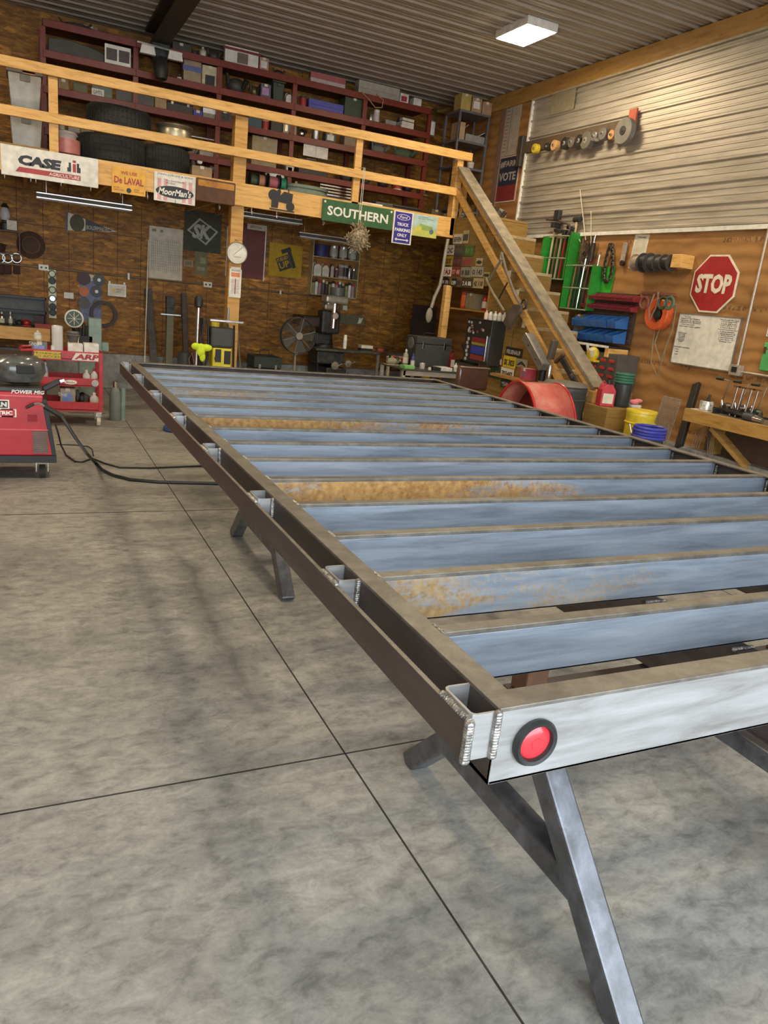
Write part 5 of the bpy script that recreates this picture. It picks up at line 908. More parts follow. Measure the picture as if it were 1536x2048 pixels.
# milling machine
MY = 10.55; ml_ = thing('milling_machine', 'dark vertical milling machine with a bright spindle head', 'milling machine', (pt(655, 720, 1, MY).x, MY, 0)); MX = ml_.location.x
def q_(px, py, Y=MY): v = pt(px, py, 1, Y); return v.x - MX, v.z
def mbx(m, x0, y0, x1, y1, d0, d1, Y=MY): a = q_(x0, y0, Y); b = q_(x1, y1, Y); m.box(a[0], b[0], d0, d1, b[1], a[1]); return m
m = MB(); a = q_(628, 702); m.box(-.12, .22, .10, .5, .02, a[1]).box(-.25, .4, 0, .6, 0, .05); m.build('column', IRON, ml_, .02)
mbx(MB(), 633, 664, 662, 692, .0, .34).build('turret', IRON, ml_, .03)
m = MB(); a = q_(606, 640); b = q_(656, 662); m.box(a[0], b[0], -.02, .5, b[1] + .04, a[1] + .06); m.build('ram', mat('ram_dark_maroon', (.045, .025, .02), .5, .2), ml_, .02)
mbx(MB(), 640, 619, 673, 668, -.12, .1).build('head_body', IRON, ml_, .03)
MB().cyl((q_(652, 700)[0], .15, q_(652, 704)[1]), (q_(652, 700)[0], .15, q_(652, 664)[1]), .16, .12, 24).build('turret_base', IRON, ml_, 0, True)

def cylz(x, y, z0, z1, r, n=18): return MB().cyl((x, y, z0), (x, y, z1), r, None, n)
cylz(q_(651, 600)[0], -.12, q_(655, 615)[1], q_(655, 592)[1], .045).build('head_column', cm(.4, .37, .28, .3, .7), ml_, 0, True)
hx = q_(672, 590)[0]; m = cylz(hx, -.05, q_(672, 593)[1], q_(672, 575)[1], .11, 22); m.build('motor', cm(.13, .14, .11, .4), ml_, 0, True)
for k in range(9): m.add([], [])
m = MB(); m.box(q_(642, 600)[0], q_(688, 600)[0], -.22, .02, q_(660, 606)[1], q_(660, 590)[1]); m.build('belt_housing', cm(.42, .39, .30, .35, .5), ml_, .03)
mbx(MB(), 642, 606, 668, 620, -.18, -.02).build('gear_housing', cm(.32, .29, .22, .35, .5), ml_, .02)
cylz(q_(660, 640)[0], -.14, q_(660, 655)[1], q_(660, 606)[1], .05).build('quill', CHR, ml_, 0, True)
m = MB(); a = q_(660, 630); m.cyl((a[0], -.22, a[1]), (a[0], -.17, a[1]), .045, None, 20).build('dial', cm(.6, .5, .42, .3, .4), ml_, 0, True)
m = MB(); a = q_(678, 612); m.box(a[0], a[0] + .07, -.16, -.06, a[1] - .05, a[1] + .02); m.build('switch_box', cm(.45, .43, .35), ml_, .008)
MB().tube([(q_(650, 640)[0], -.16, q_(650, 640)[1]), (q_(644, 660)[0], -.28, q_(650, 660)[1])], .008).build('feed_lever', CHR, ml_, 0, True)
TY = MY - .25; m = MB(); a = q_(627, 695, TY); b = q_(762, 712, TY); m.box(a[0], a[0] + 1.0, -.36, -.10, b[1] + .02, a[1]); m.build('table', mat('table_iron', (.10, .10, .08), .4, .5, .3, 20), ml_, .008)
m = MB(); m.box(a[0] + .04, a[0] + .46, -.32, .1, b[1] - .16, b[1] + .019); m.build('saddle', IRON, ml_, .02); mbx(MB(), 640, 730, 678, 745, -.28, .1).build('knee', IRON, ml_, .02)
for x, y, r in ((663, 729, .055), (689, 725, .05)):
    a = q_(x, y, TY); m = MB(); m.cyl((a[0], -.40, a[1]), (a[0], -.37, a[1]), r, None, 22).cyl((a[0], -.44, a[1]), (a[0], -.40, a[1]), r * .4); h_ = m.build('hand_wheel', cm(.35, .31, .24, .35, .6), ml_, 0, True); MB().bar((a[0], -.44, a[1]), (a[0] + .09, -.45, a[1] + .04), .012, .012).cyl((a[0] + .09, -.50, a[1] + .04), (a[0] + .09, -.44, a[1] + .04), .012).build('crank', CHR, ml_, 0, True)
# steel tables right of the mill
def table(name, label, x0, x1, Y0_, Y1_, ztop, legs, mt, ml2):
    t = thing(name, label, 'table', ((x0 + x1) / 2, (Y0_ + Y1_) / 2, 0)); hw = (x1 - x0) / 2; hd = (Y1_ - Y0_) / 2
    MB().box(-hw, hw, -hd, hd, ztop - .02, ztop).build('top', mt, t, .003); MB().box(-hw + .02, hw - .02, -hd + .01, -hd + .05, ztop - .08, ztop - .021).build('apron', ml2, t)
    for x in (-hw + .03, hw - .03):
        for y in (-hd + .03, hd - .03): MB().box(x - .02, x + .02, y - .02, y + .02, 0, ztop - .02).build('leg', ml2, t)
    return t
ta = pt(840, 732, 1, 8.8); tz = pt(800, 722, 1, 9.1).z
T1 = table('steel_table', 'long dark steel table below the rolled black bag', pt(770, 715, 1, 9.1).x, pt(912, 742, 1, 8.7).x, 8.55, 9.25, .78, 0, cm(.08, .075, .06, .4), cm(.55, .5, .42, .4, .3)); Z1_ = .78
T2 = table('narrow_table', 'dark narrow bench right of the milling machine', pt(766, 700, 1, 10.5).x, pt(822, 715, 1, 10.5).x, 10.3, 10.75, pt(770, 706, 1, 10.4).z, 0, cm(.07, .06, .05, .5), cm(.5, .45, .35)); Z2_ = T2.children[0].bound_box[1][2]
Z2_ = pt(770, 706, 1, 10.4).z
def on1(kind, name, cat, la, box, m1, m2=None, Y=8.9, grp=None, z=None, d=None): return put(kind, name, cat, la, box, 1, Y, Z1_ if z is None else z, m1, m2, grp, d)
on1('bottle', 'blue_bottle', 'bottle', 'thin dark blue bottle standing on the long steel table', (823, 703, 830, 730), cm(.05, .07, .25), cm(.05, .07, .25), 8.75)
on1('bottle', 'glue_bottle', 'bottle', 'clear bottle with a white cone top and red collar on the steel table', (808, 692, 818, 722), cm(.35, .3, .25, .2), WHT, 9.0); on1('can', 'small_jar', 'jar', 'small clear jar on the steel table right of the blue bottle', (842, 722, 852, 732), cm(.5, .45, .4, .2), None, 8.7)
on1('heap', 'red_pliers', 'tool', 'small red handled tool at the back of the steel table', (790, 696, 808, 712), IRON, RED, 9.1); on1('heap', 'rag_pile', 'rags', 'heap of pale cloth and scrap at the left of the steel table', (775, 712, 806, 728), cm(.3, .28, .18, .9), cm(.22, .2, .12, .9), 8.85)
on1('flat', 'green_card', 'tray', 'thin bright green tray on the steel table', (810, 727, 830, 732), cm(.25, .6, .15), None, 8.62); on1('bottle', 'white_tube', 'tube', 'small white tube standing at the right end of the steel table', (909, 726, 916, 742), WHT, WHT, 8.6)
on1('flat', 'paper_stack', 'paper', 'white paper sheets lying near the right end of the steel table', (880, 731, 905, 737), WHT, None, 8.6); on1('can', 'tape_roll', 'tape', 'small pale roll of tape on the steel table', (858, 733, 864, 738), CREAM, None, 8.6)
on1('flat', 'iron_tools', 'tools', 'flat dark bundle of tools on the steel table', (866, 733, 882, 739), IRON, IRON, 8.6)
put('spray', 'white_bottle', 'bottle', 'white squeeze bottle standing on the milling table', (687, 670, 694, 696), 1, 10.08, q_(627, 695, TY)[1] if False else (pt(687, 695, 1, 10.3).z), WHT, WHT)
for la, bx, m1, nm in (('black toolbox with a pale lid on the narrow bench', (722, 691, 745, 703), BLK, 'flat_toolbox'), ('red handled drill lying on the narrow bench', (752, 696, 775, 712), cm(.3, .06, .04), 'drill')): put('flat' if nm[0] == 'f' else 'heap', nm, nm.replace('_', ' '), la, bx, 1, 10.42, Z2_, m1, CREAM if nm[0] == 'f' else IRON, d=.12)
put('case', 'tool_bag', 'bag', 'large black tool bag with a round grey top and handle on the steel table', (827, 668, 898, 742), 1, 8.95, Z1_, cm(.05, .05, .045, .8), BLK, d=.3)
bgz = pt(860, 680, 1, 8.95).z; bx_ = pt(862, 700, 1, 8.95).x
t = thing('bag_roll', 'grey rolled canvas cylinder strapped on top of the black tool bag', 'roll', (bx_, 9.1, pt(862, 690, 1, 8.95).z)); MB().cyl((-.24, 0, .0), (.24, 0, .0), .075, None, 22).build('roll', cm(.16, .15, .13, .8), t, 0, True)
for s in (-1, 1): m = MB(); m.M = Matrix.Translation((s * .15, 0, 0)) @ Euler((0, PI / 2, 0)).to_matrix().to_4x4(); m.ring([(.075, -.015), (.08, -.015), (.08, .015), (.075, .015)], 20).build('strap', BLK, t, 0, True)
on1('jug', 'red_can', 'can', 'narrow red can beside the black tool bag', (898, 700, 908, 745), BRNRED, None, 8.9)
t = thing('hook_tool', 'pale wooden hook shaped tool hanging below the loft by the licence plates', 'tool', tuple(pt(882, 540, 1, 9.3))); MB().tube([(.05, 0, .4), (.03, 0, .15), (.03, 0, 0), (.01, 0, -.2), (-.05, 0, -.35), (-.08, 0, -.5)], .022).build('curved_shaft', cm(.3, .27, .2), t, 0, True); MB().ball(-.1, 0, -.6, .05, 1, .6, 2).build('club_end', cm(.28, .25, .18), t, 0, True)
put('heap', 'yellow_bucket_small', 'bucket', 'small yellow bucket under the steel table', (852, 745, 866, 756), 1, 8.8, 0, YEL, YEL)
dk = put('board', 'dark_locker', 'cabinet', 'tall dark cabinet in the shadow under the right end of the loft', (820, 610, 868, 745), 1, 10.6, 0, cm(.035, .025, .02), cm(.05, .035, .025), d=.3)
# number plate under the mill head
o, w_, h = sign('tin_sign', 'small grey-green sign with a pale running figure right of the mill', (672, 630, 727, 648), 1, W, cm(.12, .12, .07), 'sign', .004); MB().prism([(w_ * .28, h * .1), (w_ * .4, h * .2), (w_ * .46, h * .8), (w_ * .38, h * .7), (w_ * .33, h * .85)], -.006, -.004).build('emblem', CREAM, o); let(o, 'JOHN', -.06, h * .5, h * .5, OLV, w_ * .45)

# ================================================================== UNDER AND BESIDE THE STAIRS
SX = XC - .001
def plate(label, box, ax, val, m, mt, txt, tz=None, grp=None, d=0.0):
    o, w_, h = sign('licence_plate', label, box, ax, val, m, 'licence plate', .004, grp, None, .0015); let(o, txt, 0, h * .46, h * .5, mt, w_ * .84, .004, 0, .03); return o
def zb(x0, y0, x1, y1): return (860 + x0 / 10.24, 440 + y0 / 10.24, 860 + x1 / 10.24, 440 + y1 / 10.24)
DK = cm(.07, .06, .05, .6); LT = cm(.55, .5, .42, .6)
for la, bx, m1, mt, tx in (('white licence plate alone in the top row on the stair side', (470, 290, 650, 490), LT, DK, 'SEVEN'), ('plain tan plate right of the top white licence plate', (665, 215, 780, 480), cm(.5, .38, .2), DK, ' - '),
    ('white licence plate at the left of the second row', (285, 515, 480, 720), LT, DK, 'LOC'), ('dark plate in the middle of the second row', (495, 515, 685, 735), cm(.08, .07, .05), cm(.14, .12, .09), '1936'), ('green licence plate in the second row', (695, 525, 885, 740), cm(.08, .16, .03), cm(.2, .25, .1), '47 7'),
    ('mustard yellow licence plate at the left of the third row', (265, 742, 455, 930), cm(.45, .27, .02), DK, 'EST'), ('dark maroon plate in the third row', (465, 742, 635, 950), cm(.12, .04, .04), cm(.2, .08, .07), '19'), ('red-brown licence plate in the third row', (642, 762, 848, 955), cm(.25, .12, .06), INKR, '1015'), ('small beige plate at the right of the third row', (935, 780, 1070, 940), cm(.6, .48, .28), DK, ' . '),
    ('white licence plate with red figures at the left of the fourth row', (238, 960, 430, 1155), WHT, INKR, '7A3'), ('dark red licence plate in the fourth row', (435, 965, 612, 1150), cm(.25, .05, .03), cm(.6, .35, .3), '57 48'), ('grey licence plate in the fourth row', (622, 965, 822, 1175), cm(.32, .29, .2), DK, '8 BB'), ('large pale licence plate at the right of the fourth row', (835, 955, 1080, 1165), cm(.42, .38, .28), DK, 'O 142'), ('small yellowed plate right of the fourth row', (1092, 1070, 1215, 1185), cm(.5, .42, .16), DK, ' - '),
    ('black licence plate with pale figures at the left of the fifth row', (205, 1190, 385, 1340), INKB, LT, '70 70'), ('black licence plate second in the fifth row', (430, 1195, 530, 1365), INKB, WHT, '139'), ('brown plate third in the fifth row', (540, 1190, 632, 1370), cm(.22, .13, .06), DK, ' 1 '), ('dark plate with a green mark in the fifth row', (642, 1195, 855, 1385), cm(.08, .06, .035), WHT, '2 A 86'), ('tan licence plate with many figures at the right of the fifth row', (872, 1190, 1088, 1400), cm(.5, .38, .2), DK, '42 118')):
    plate(la, zb(*bx), 0, SX - .006, m1, mt, tx)
# closet under the stairs: shelf, post, back
cl = thing('stair_closet', 'open plywood closet with a shelf under the top of the stairs', 'closet', (XC + .4, 8.8, 0))
MB().box(XC + .60, XC + .62, 8.27, LY - .02, 0, 1.86).build('back_panel', PINEO, cl, 0, False, True); MB().box(XC + .03, XC + .55, 8.3, LY - .03, 1.56, 1.58).build('shelf', PINEO, cl, 0, False, True); MB().box(XC + .03, XC + .55, 8.3, LY - .03, 0.86, .88).build('shelf', DGR, cl, 0, False, True)
MB().box(XC - .06, XC + .03, LY - .10, LY - .01, 0, 1.86).build('post', PINE, cl, .003, False, True); MB().box(XC - .0, XC + .03, 8.25, 8.29, 0, 1.86).build('post', PINEO, cl, 0, False, True)
for la, y, kd, w0, h0, m1, m2, nm in (('orange-red can on the closet shelf under the licence plates, leftmost', 9.1, 'can', .10, .22, cm(.55, .08, .02), ORG, 'oil_can'), ('dark grey can beside the orange-red can on the closet shelf', 8.98, 'can', .09, .22, DGR, None, 'oil_can'), ('pale brown carton in the middle of the closet shelf', 8.78, 'box', .22, .20, cm(.28, .22, .12), None, 'carton'), ('dark red bottle right of the carton on the closet shelf', 8.58, 'bottle', .08, .23, RED, BLK, 'oil_bottle'), ('red tall can at the right of the closet shelf', 8.47, 'spray', .08, .23, RED, RED, 'oil_can'), ('black can at the far right of the closet shelf', 8.36, 'can', .09, .18, BLK, None, 'oil_can')):
    t = thing(nm, la, nm.replace('_', ' '), (XC + .16, y, 1.581), RW, 'cans on the closet shelf' if nm == 'oil_can' else None); KIND[kd](t, w0, w0, h0, m1, m2)
t = thing('bench_tools', 'dark heap of tools on the lower closet shelf', 'tools', (XC + .25, 8.85, .881), RW); k_heap(t, .5, .3, .25, IRON, IRON)
# black narrow cabinet with stickers
CBX = XC - .30; b, w_, h = fit(930, 640, 975, 728, 0, CBX)
cbn = thing('sticker_cabinet', 'narrow black cabinet covered in stickers mounted on the stair side', 'cabinet', (0, 0, 0)); A = pt(935, 640, 0, 5.05); B = pt(985, 645, 0, 5.05); C = pt(958, 728, 0, 5.05)
cbw = A.y - B.y; cbn.location = (5.05, (A.y + B.y) / 2, C.z); cbn.rotation_euler = (0, 0, RW); ch_ = pt(960, 640, 0, 5.05).z - C.z; dpt = .199
MB().box(-cbw / 2, cbw / 2, 0, dpt, 0, ch_).build('body', mat('cabinet_black', (.03, .028, .026), .35), cbn, .004); MB().box(-cbw / 2 - .01, cbw / 2 + .01, -.015, dpt, ch_, ch_ + .012).build('lid', IRON, cbn)
MB().box(cbw * .40, cbw * .44, -.025, -.002, ch_ * .08, ch_ * .66).build('handle', CHR, cbn, .003); m = MB()
for i in range(16):
    x = random.uniform(-.44, .2) * cbw; z = random.uniform(.64, .95) * ch_; MB().prism([(x + .022 * math.cos(a * PI / 5), z + .016 * math.sin(a * PI / 5)) for a in range(10)], -.003 - i * .0002, -.001).build('sticker', cm(.55, .5, .46) if i % 3 else cm(.3, .1, .1), cbn)
for i in range(6): x = -.38 * cbw + .02 * (i % 2); z = (.06 + i * .095) * ch_; MB().prism([(x + .028 * math.cos(a * PI / 5), z + .022 * math.sin(a * PI / 5)) for a in range(10)], -.003, -.001).build('sticker', cm(.55, .5, .46), cbn)
for z, hh, m1 in ((.52, .07, cm(.25, .03, .03)), (.44, .035, cm(.35, .3, .04)), (.28, .11, BLUP), (.12, .07, cm(.3, .04, .03))):
    MB().box(-.2 * cbw, .36 * cbw, -.003, -.001, z * ch_ - hh * .3, z * ch_ + hh * .55).build('drawer_label', m1, cbn)
for i, (px, m1, m2, la) in enumerate(((971, cm(.75, .5, .4), WHT, 'pinkish squeeze bottle, first from the left on the black sticker cabinet'), (979, WHT, BLK, 'white bottle with a dark cap, second on the black sticker cabinet'), (986, WHT, WHT, 'plump white bottle, third on the black sticker cabinet'), (995, WHT, RED, 'white bottle with a red cap, fourth on the sticker cabinet'), (1003, cm(.6, .57, .5), WHT, 'small greyish bottle, last on the sticker cabinet'))):
    q = pt(px - 3 - i * 1.5, 630, 1, 8.6); t = thing('squeeze_bottle', la, 'bottle', (5.09 + i * .03, cbn.location.y - cbw * .12 - i * cbw * .09, cbn.location.z + ch_ + .0125), 0, 'bottles on top of the sticker cabinet'); k_bottle(t, .052, .05, .11 + .01 * (i % 2), m1, m2)
# plates and boards on the stair side, lower part
for la, bx, m1, mt, tx in (('black FRUEHAUF nameplate on the stair side', (1010, 695, 1043, 713), INKB, cm(.5, .45, .4), 'FRUEHAUF'), ('bright yellow licence plate under the FRUEHAUF nameplate', (1005, 712, 1030, 736), YEL, INKB, 'SK 3825'), ('white and orange licence plate under the yellow one', (1000, 736, 1026, 757), WHT, INKB, '703482'), ('dark green licence plate left of the white and orange one', (976, 733, 998, 756), cm(.04, .07, .03), cm(.15, .2, .12), '2 5 08'), ('small red and white plate beside the black cabinet', (986, 717, 1003, 728), cm(.6, .5, .45), INKR, 'A'), ('pale plate with folded sheets right of the yellow licence plate', (1031, 718, 1054, 735), cm(.35, .3, .22), INKB, 'A'), ('dim green plate behind the red fender top', (1000, 758, 1018, 776), cm(.05, .08, .05), LT, '9')):
    o = plate(la, bx, 0, SX - .012, m1, mt, tx)
put('box', 'red_tin', 'tin', 'pinkish red square tin on the stair side beside the white and orange plate', (1034, 736, 1058, 760), 0, XC - .14, None, cm(.55, .08, .12), cm(.3, .15, .2), d=.12)
ld_ = thing('stair_ledge', 'narrow brown board ledge on the stair side below the plates', 'ledge', (XC - .08, 7.2, .0)); zz = pt(1046, 760, 0, XC - .14).z; MB().box(XC - .16, XC - .02, 6.55, 7.75, zz - .03, zz - .001).build('board', PINEO, ld_, 0, False, True); MB().box(XC - .05, XC - .02, 6.6, 6.64, 0, zz - .031).build('bracket', PINEO, ld_, 0, False, True)
t = put('can', 'chrome_canister', 'canister', 'silver canister with a black band standing by the stair side', (1068, 727, 1081, 765), 0, XC - .14, zz, CHR, BLK, d=.1); t = put('can', 'chrome_canister', 'canister', 'plain shiny silver canister right of the banded one', (1083, 729, 1093, 766), 0, XC - .14, zz, CHR, None, d=.09)
# silver bumper-like box leaning, black drawer box, old tools
a_ = pt(1056, 672, 0, XC - .16); b_ = pt(1090, 735, 0, XC - .16); t = thing('tool_box_aluminium', 'long grey metal box leaning in front of the stair side', 'metal box', tuple(b_), 0)
MB().bar(b_, a_, .10, .10).build('body', cm(.2, .19, .18, .4, .3), t, .01, False, True); n_v = (a_ - b_).normalized()
MB().bar(b_ + Vector((-.055, 0, 0)), a_ + Vector((-.055, 0, 0)), .09, .012, (1, 0, 0)).build('front_plate', ALU, t, .003, False, True)
for f in (.25, .7): c_ = b_.lerp(a_, f) + Vector((-.063, 0, 0)); MB().ball(c_.x, c_.y, c_.z, .012).build('rivet_hole', BLK, t, 0, True, True)
a_ = pt(1110, 680, 0, XC - .10); b_ = pt(1100, 718, 0, XC - .10); solo('rail_stub', MB().bar(b_ - a_, (0, 0, 0), .07, .06), cm(.10, .08, .06), 'dark short wooden stub hanging across the lower stair rail', 'stub', tuple(a_), bev=.01)
a_ = pt(1124, 718, 0, XC - .12); b_ = pt(1165, 790, 0, XC - .12); t = thing('old_saw', 'long rusty dark bar tool hanging along the lower stair rail', 'tool', tuple(a_)); MB().bar((0, 0, 0), b_ - a_, .03, .06).build('blade', IRON, t, .004); MB().bar((0, -.02, .05), (0, .10, -.05), .04, .03).build('handle', RUSTB, t, .006); c_ = (b_ - a_) * .5; MB().ball(c_.x, c_.y, c_.z, .035).build('knuckle', IRON, t, 0, True)
P0 = [pt(*p, 0, XC - .10) for p in ((1003, 505), (1012, 540), (1030, 590), (1042, 610), (1030, 632), (1012, 650), (1010, 660))]; o0 = P0[0]
t = thing('horse_plough', 'old rusty walking plough with wooden handles hanging on the stair rail', 'plough', tuple(o0))
MB().tube([p - o0 for p in P0[:4]], .016).build('beam', cm(.16, .13, .10), t, 0, True); H0 = [pt(*p, 0, XC - .14) - o0 for p in ((972, 557), (985, 585), (1008, 622))]; MB().tube(H0, .016).build('handle', cm(.2, .16, .11), t, 0, True)
H1 = [pt(*p, 0, XC - .14) - o0 for p in ((1003, 518), (985, 548), (978, 560))]; MB().tube(H1, .014).build('handle', cm(.2, .16, .11), t, 0, True); H2 = [pt(*p, 0, XC - .12) - o0 for p in ((998, 597), (1015, 565))]; MB().tube(H2, .01).build('brace_rod', IRON, t, 0, True)
SH = [pt(*p, 0, XC - .14) - o0 for p in ((1045, 610), (1030, 608), (1018, 622), (1008, 645), (1018, 660), (1030, 640), (1042, 624))]; m = MB(); m.prism([(v.y, v.z) for v in SH], SH[0].x - .02, SH[0].x + .02, 'X'); m.build('share', m_steel('plough_rust', ((.06, .045, .035), (.11, .085, .065), (.17, .13, .1)), 0, .6, .2), t, .008); c_ = pt(1048, 609, 0, XC - .12) - o0; m = MB(); m.M = Matrix.Translation(c_) @ Euler((0, PI / 2, 0)).to_matrix().to_4x4(); m.torus(.05, .01, 20, 6).build('clevis_ring', IRON, t, 0, True)
# chair
ch = thing('shop_chair', 'brown vinyl chair whose backrest shows behind the frame', 'chair', (pt(945, 760, 1, 6.9).x, 7.0, 0)); c_ = pt(944, 756, 1, 6.9); hw = (pt(975, 756, 1, 6.9).x - pt(913, 756, 1, 6.9).x) / 2; tz_ = pt(944, 733, 1, 6.9).z; bz_ = pt(944, 781, 1, 6.9).z
MB().box(-hw, hw, -.12, -.05, bz_, tz_).build('backrest', BRN, ch, .03, True); MB().box(-.22, .22, -.02, .42, .40, .48).build('seat', BRN, ch, .03, True); MB().box(-hw + .01, hw - .01, -.135, -.12, tz_ - .012, tz_ - .004).build('piping', cm(.3, .2, .15), ch)
for s in (-1, 1): MB().tube([(s * .12, -.04, tz_ - .1), (s * .12, -.02, .45), (s * .13, .1, .4)], .014).build('back_post', CHR, ch, 0, True)
for s in (-1, 1):
    for y in (0, .38): MB().cyl((s * .18, y, 0), (s * .18, y, .40), .014).build('leg', CHR, ch, 0, True)
# red fender
FXX = 4.10; fl_ = pt(985, 800, 0, FXX); fr_ = pt(1082, 838, 0, FXX); fa_ = pt(1035, 762, 0, FXX)
fd = thing('tractor_fender', 'big faded red curved tractor fender standing behind the frame', 'fender', (FXX, (fl_.y + fr_.y) / 2, 0)); FRr = (fl_.y - fr_.y) / 2; fh = fa_.z - .38; zc = .38; fw = pt(1112, 766, 1, fa_.y).x - FXX
m = MB(); vs = []; fs = []; n = 26
def fpos(i, x, k=1.0): a = PI * i / n; return (x, FRr * k * math.cos(a), zc + fh * k * math.sin(a))
for i in range(n + 1):
    for x in (0, fw): vs.append(fpos(i, x))
for i in range(n): fs.append((2 * i, 2 * i + 1, 2 * i + 3, 2 * i + 2))
m.add(vs, fs); o = m.build('arched_skin', m_steel('fender_faded_red', ((.42, .05, .045), (.55, .13, .10), (.62, .30, .20)), 0, .5, 0), fd, 0, True); sm = o.modifiers.new('solid', 'SOLIDIFY'); sm.thickness = .006
for x in (0, fw): MB().tube([fpos(i, x) for i in range(n + 1)], .012).build('rolled_edge', RED, fd, 0, True)
MB().prism([(fpos(i, 0, .97)[1], fpos(i, 0, .97)[2]) for i in range(n + 1)], fw * .55, fw * .55 + .008, 'X').build('side_web', cm(.16, .02, .018), fd)
MB().box(0, fw, -FRr - .006, -FRr + .006, 0, zc).box(0, fw, FRr - .006, FRr + .006, 0, zc).build('foot', BRNRED, fd)
MB().prism([(-.18, zc + .10), (-.08, zc + .2), (-.02, zc + .08)], fw * .5, fw * .54, 'X').build('bare_patch', CHR, fd)
# black waste bin
q = pt(1132, 768, 0, XC - .34); t = thing('waste_bin', 'round black waste bin with grey lid between the red fender and the newel', 'bin', (XC - .34, q.y, 0)); k_bucket(t, .44, .44, q.z, cm(.06, .06, .055), None); MB().lathe([(.21, q.z - .012), (.226, q.z - .01), (.20, q.z + .02), (.05, q.z + .035)], 26).build('lid', cm(.16, .15, .13), t, 0, True)
# ================================================================== RIGHT WALL
RX = XR - .002
def rput(kind, name, cat, label, box, m1, m2=None, dep=.15, zs=None, grp=None, x=None): return put(kind, name, cat, label, box, 0, (XR - dep if x is None else x), zs, m1, m2, grp, dep)
# grinding wheel rack board on the steel wall
bk = thing('wheel_rack', 'long dark board carrying grinding wheels high on the steel wall', 'rack', (XR - .06, 8.2, 3.6)); A = pt(1045, 305, 0, XR - .06); B = pt(1268, 262, 0, XR - .06); bk.location = (XR - .05, (A.y + B.y) / 2, 3.60); HL = (A.y - B.y) / 2
MB().box(-.0, .03, -HL, HL, .04, .18).build('board', cm(.12, .08, .05), bk); MB().box(-.04, .02, HL - .0, HL + .10, -.12, .26).build('end_block', cm(.06, .05, .04), bk, .01); MB().box(-.02, .0, -HL, -HL + .12, .02, .26).build('red_bracket', cm(.5, .1, .04), bk)
for i, (px, py, r, m1, la) in enumerate(((1071, 297, .055, YEL, 'small yellow grinding wheel, first on the long wall board'), (1095, 294, .045, IRON, 'thin black wheel, second on the wall board'), (1110, 291, .06, cm(.55, .32, .12), 'tan ring shaped wheel, third on the wall board'), (1131, 287, .07, IRON, 'dark wheel just right of the tan ring on the wall board'), (1145, 285, .06, cm(.12, .1, .08), 'narrow brown-grey wheel, fifth on the wall board'),
                                       (1160, 282, .07, IRON, 'dark wheel left of the largest middle wheel on the wall board'), (1174, 281, .095, cm(.12, .11, .09), 'large scored grey wheel in the middle of the wall board'), (1190, 273, .05, ALU, 'small silver wheel right of the middle wheels on the board'), (1208, 268, .065, cm(.14, .13, .12), 'grey wheel with bright hub on the wall board'), (1225, 270, .05, cm(.5, .25, .1), 'small orange labelled wheel beside the biggest wheel'), (1249, 262, .135, cm(.20, .18, .155), 'biggest grey grinding wheel at the right end of the wall board'))):
    q = pt(px, py, 0, XR - .12); t = thing('grinding_stone', la, 'grinding wheel', (XR - .12, q.y, q.z), RW, 'grinding wheels on the high wall board')
    MB().cyl((0, -.025, 0), (0, .04, 0), r, None, 28).build('wheel', m1, t, .003, True); MB().cyl((0, -.030, 0), (0, -.024, 0), r * .35, None, 16).build('hub', IRON if r > .1 else cm(.25, .22, .18), t, 0, True); MB().cyl((0, -.04, 0), (0, .06, 0), .012).build('peg', CHR, t, 0, True)
# posters left of the steel wall
o, w_, h = sign('poster', 'blue and red FARM VOTE poster on the wall by the stair top', (988, 316, 1028, 403), 0, RX - .0, mat('poster_navy', (.03, .03, .06), .5), 'poster', .004)
MB().box(-w_ / 2, w_ / 2, -.005, -.004, 0, h * .36).build('red_field', mat('poster_red', (.24, .03, .03), .5), o); let(o, '#FARM', 0, h * .84, h * .15, cm(.4, .36, .3), w_ * .8, .0045, 0, .03); let(o, 'VOTE', 0, h * .56, h * .19, cm(.4, .36, .3), w_ * .8, .0045, 0, .03)
MB().box(w_ / 2 - .012, w_ / 2 + .012, -.007, 0, 0, h).box(-w_ / 2, w_ / 2, -.007, 0, -.012, .004).box(-w_ / 2, w_ / 2, -.007, 0, h - .004, h + .008).build('frame', cm(.6, .5, .4), o)
o, w_, h = sign('wall_chart', 'tall narrow pale chart on the wall above the FARM VOTE poster', (996, 200, 1030, 312), 0, RX, cm(.45, .38, .30, .6), 'chart', .003); m = MB()
for i in range(14): m.box(-w_ * .42, -w_ * .1, -.0036, -.003, h * (.08 + i * .063), h * (.08 + i * .063) + .008)
m.box(-w_ * .02, 0, -.0036, -.003, h * .04, h * .96).build('printed_lines', cm(.12, .09, .06), o)
# tall silver post beside charts
solo('duct_strip', MB().box(-.02, 0, -.06, .06, 0, 1.4), cm(.25, .15, .1), 'thin brown batten in the wall corner above the loft', 'batten', (XR - .003, 9.9, 3.0))
o, w_, h = sign('tin_sign', 'faded brown pistol shaped sign near the top of the steel wall', (1100, 180, 1145, 225), 0, XR - .04, cm(.28, .23, .15), 'sign', .004)
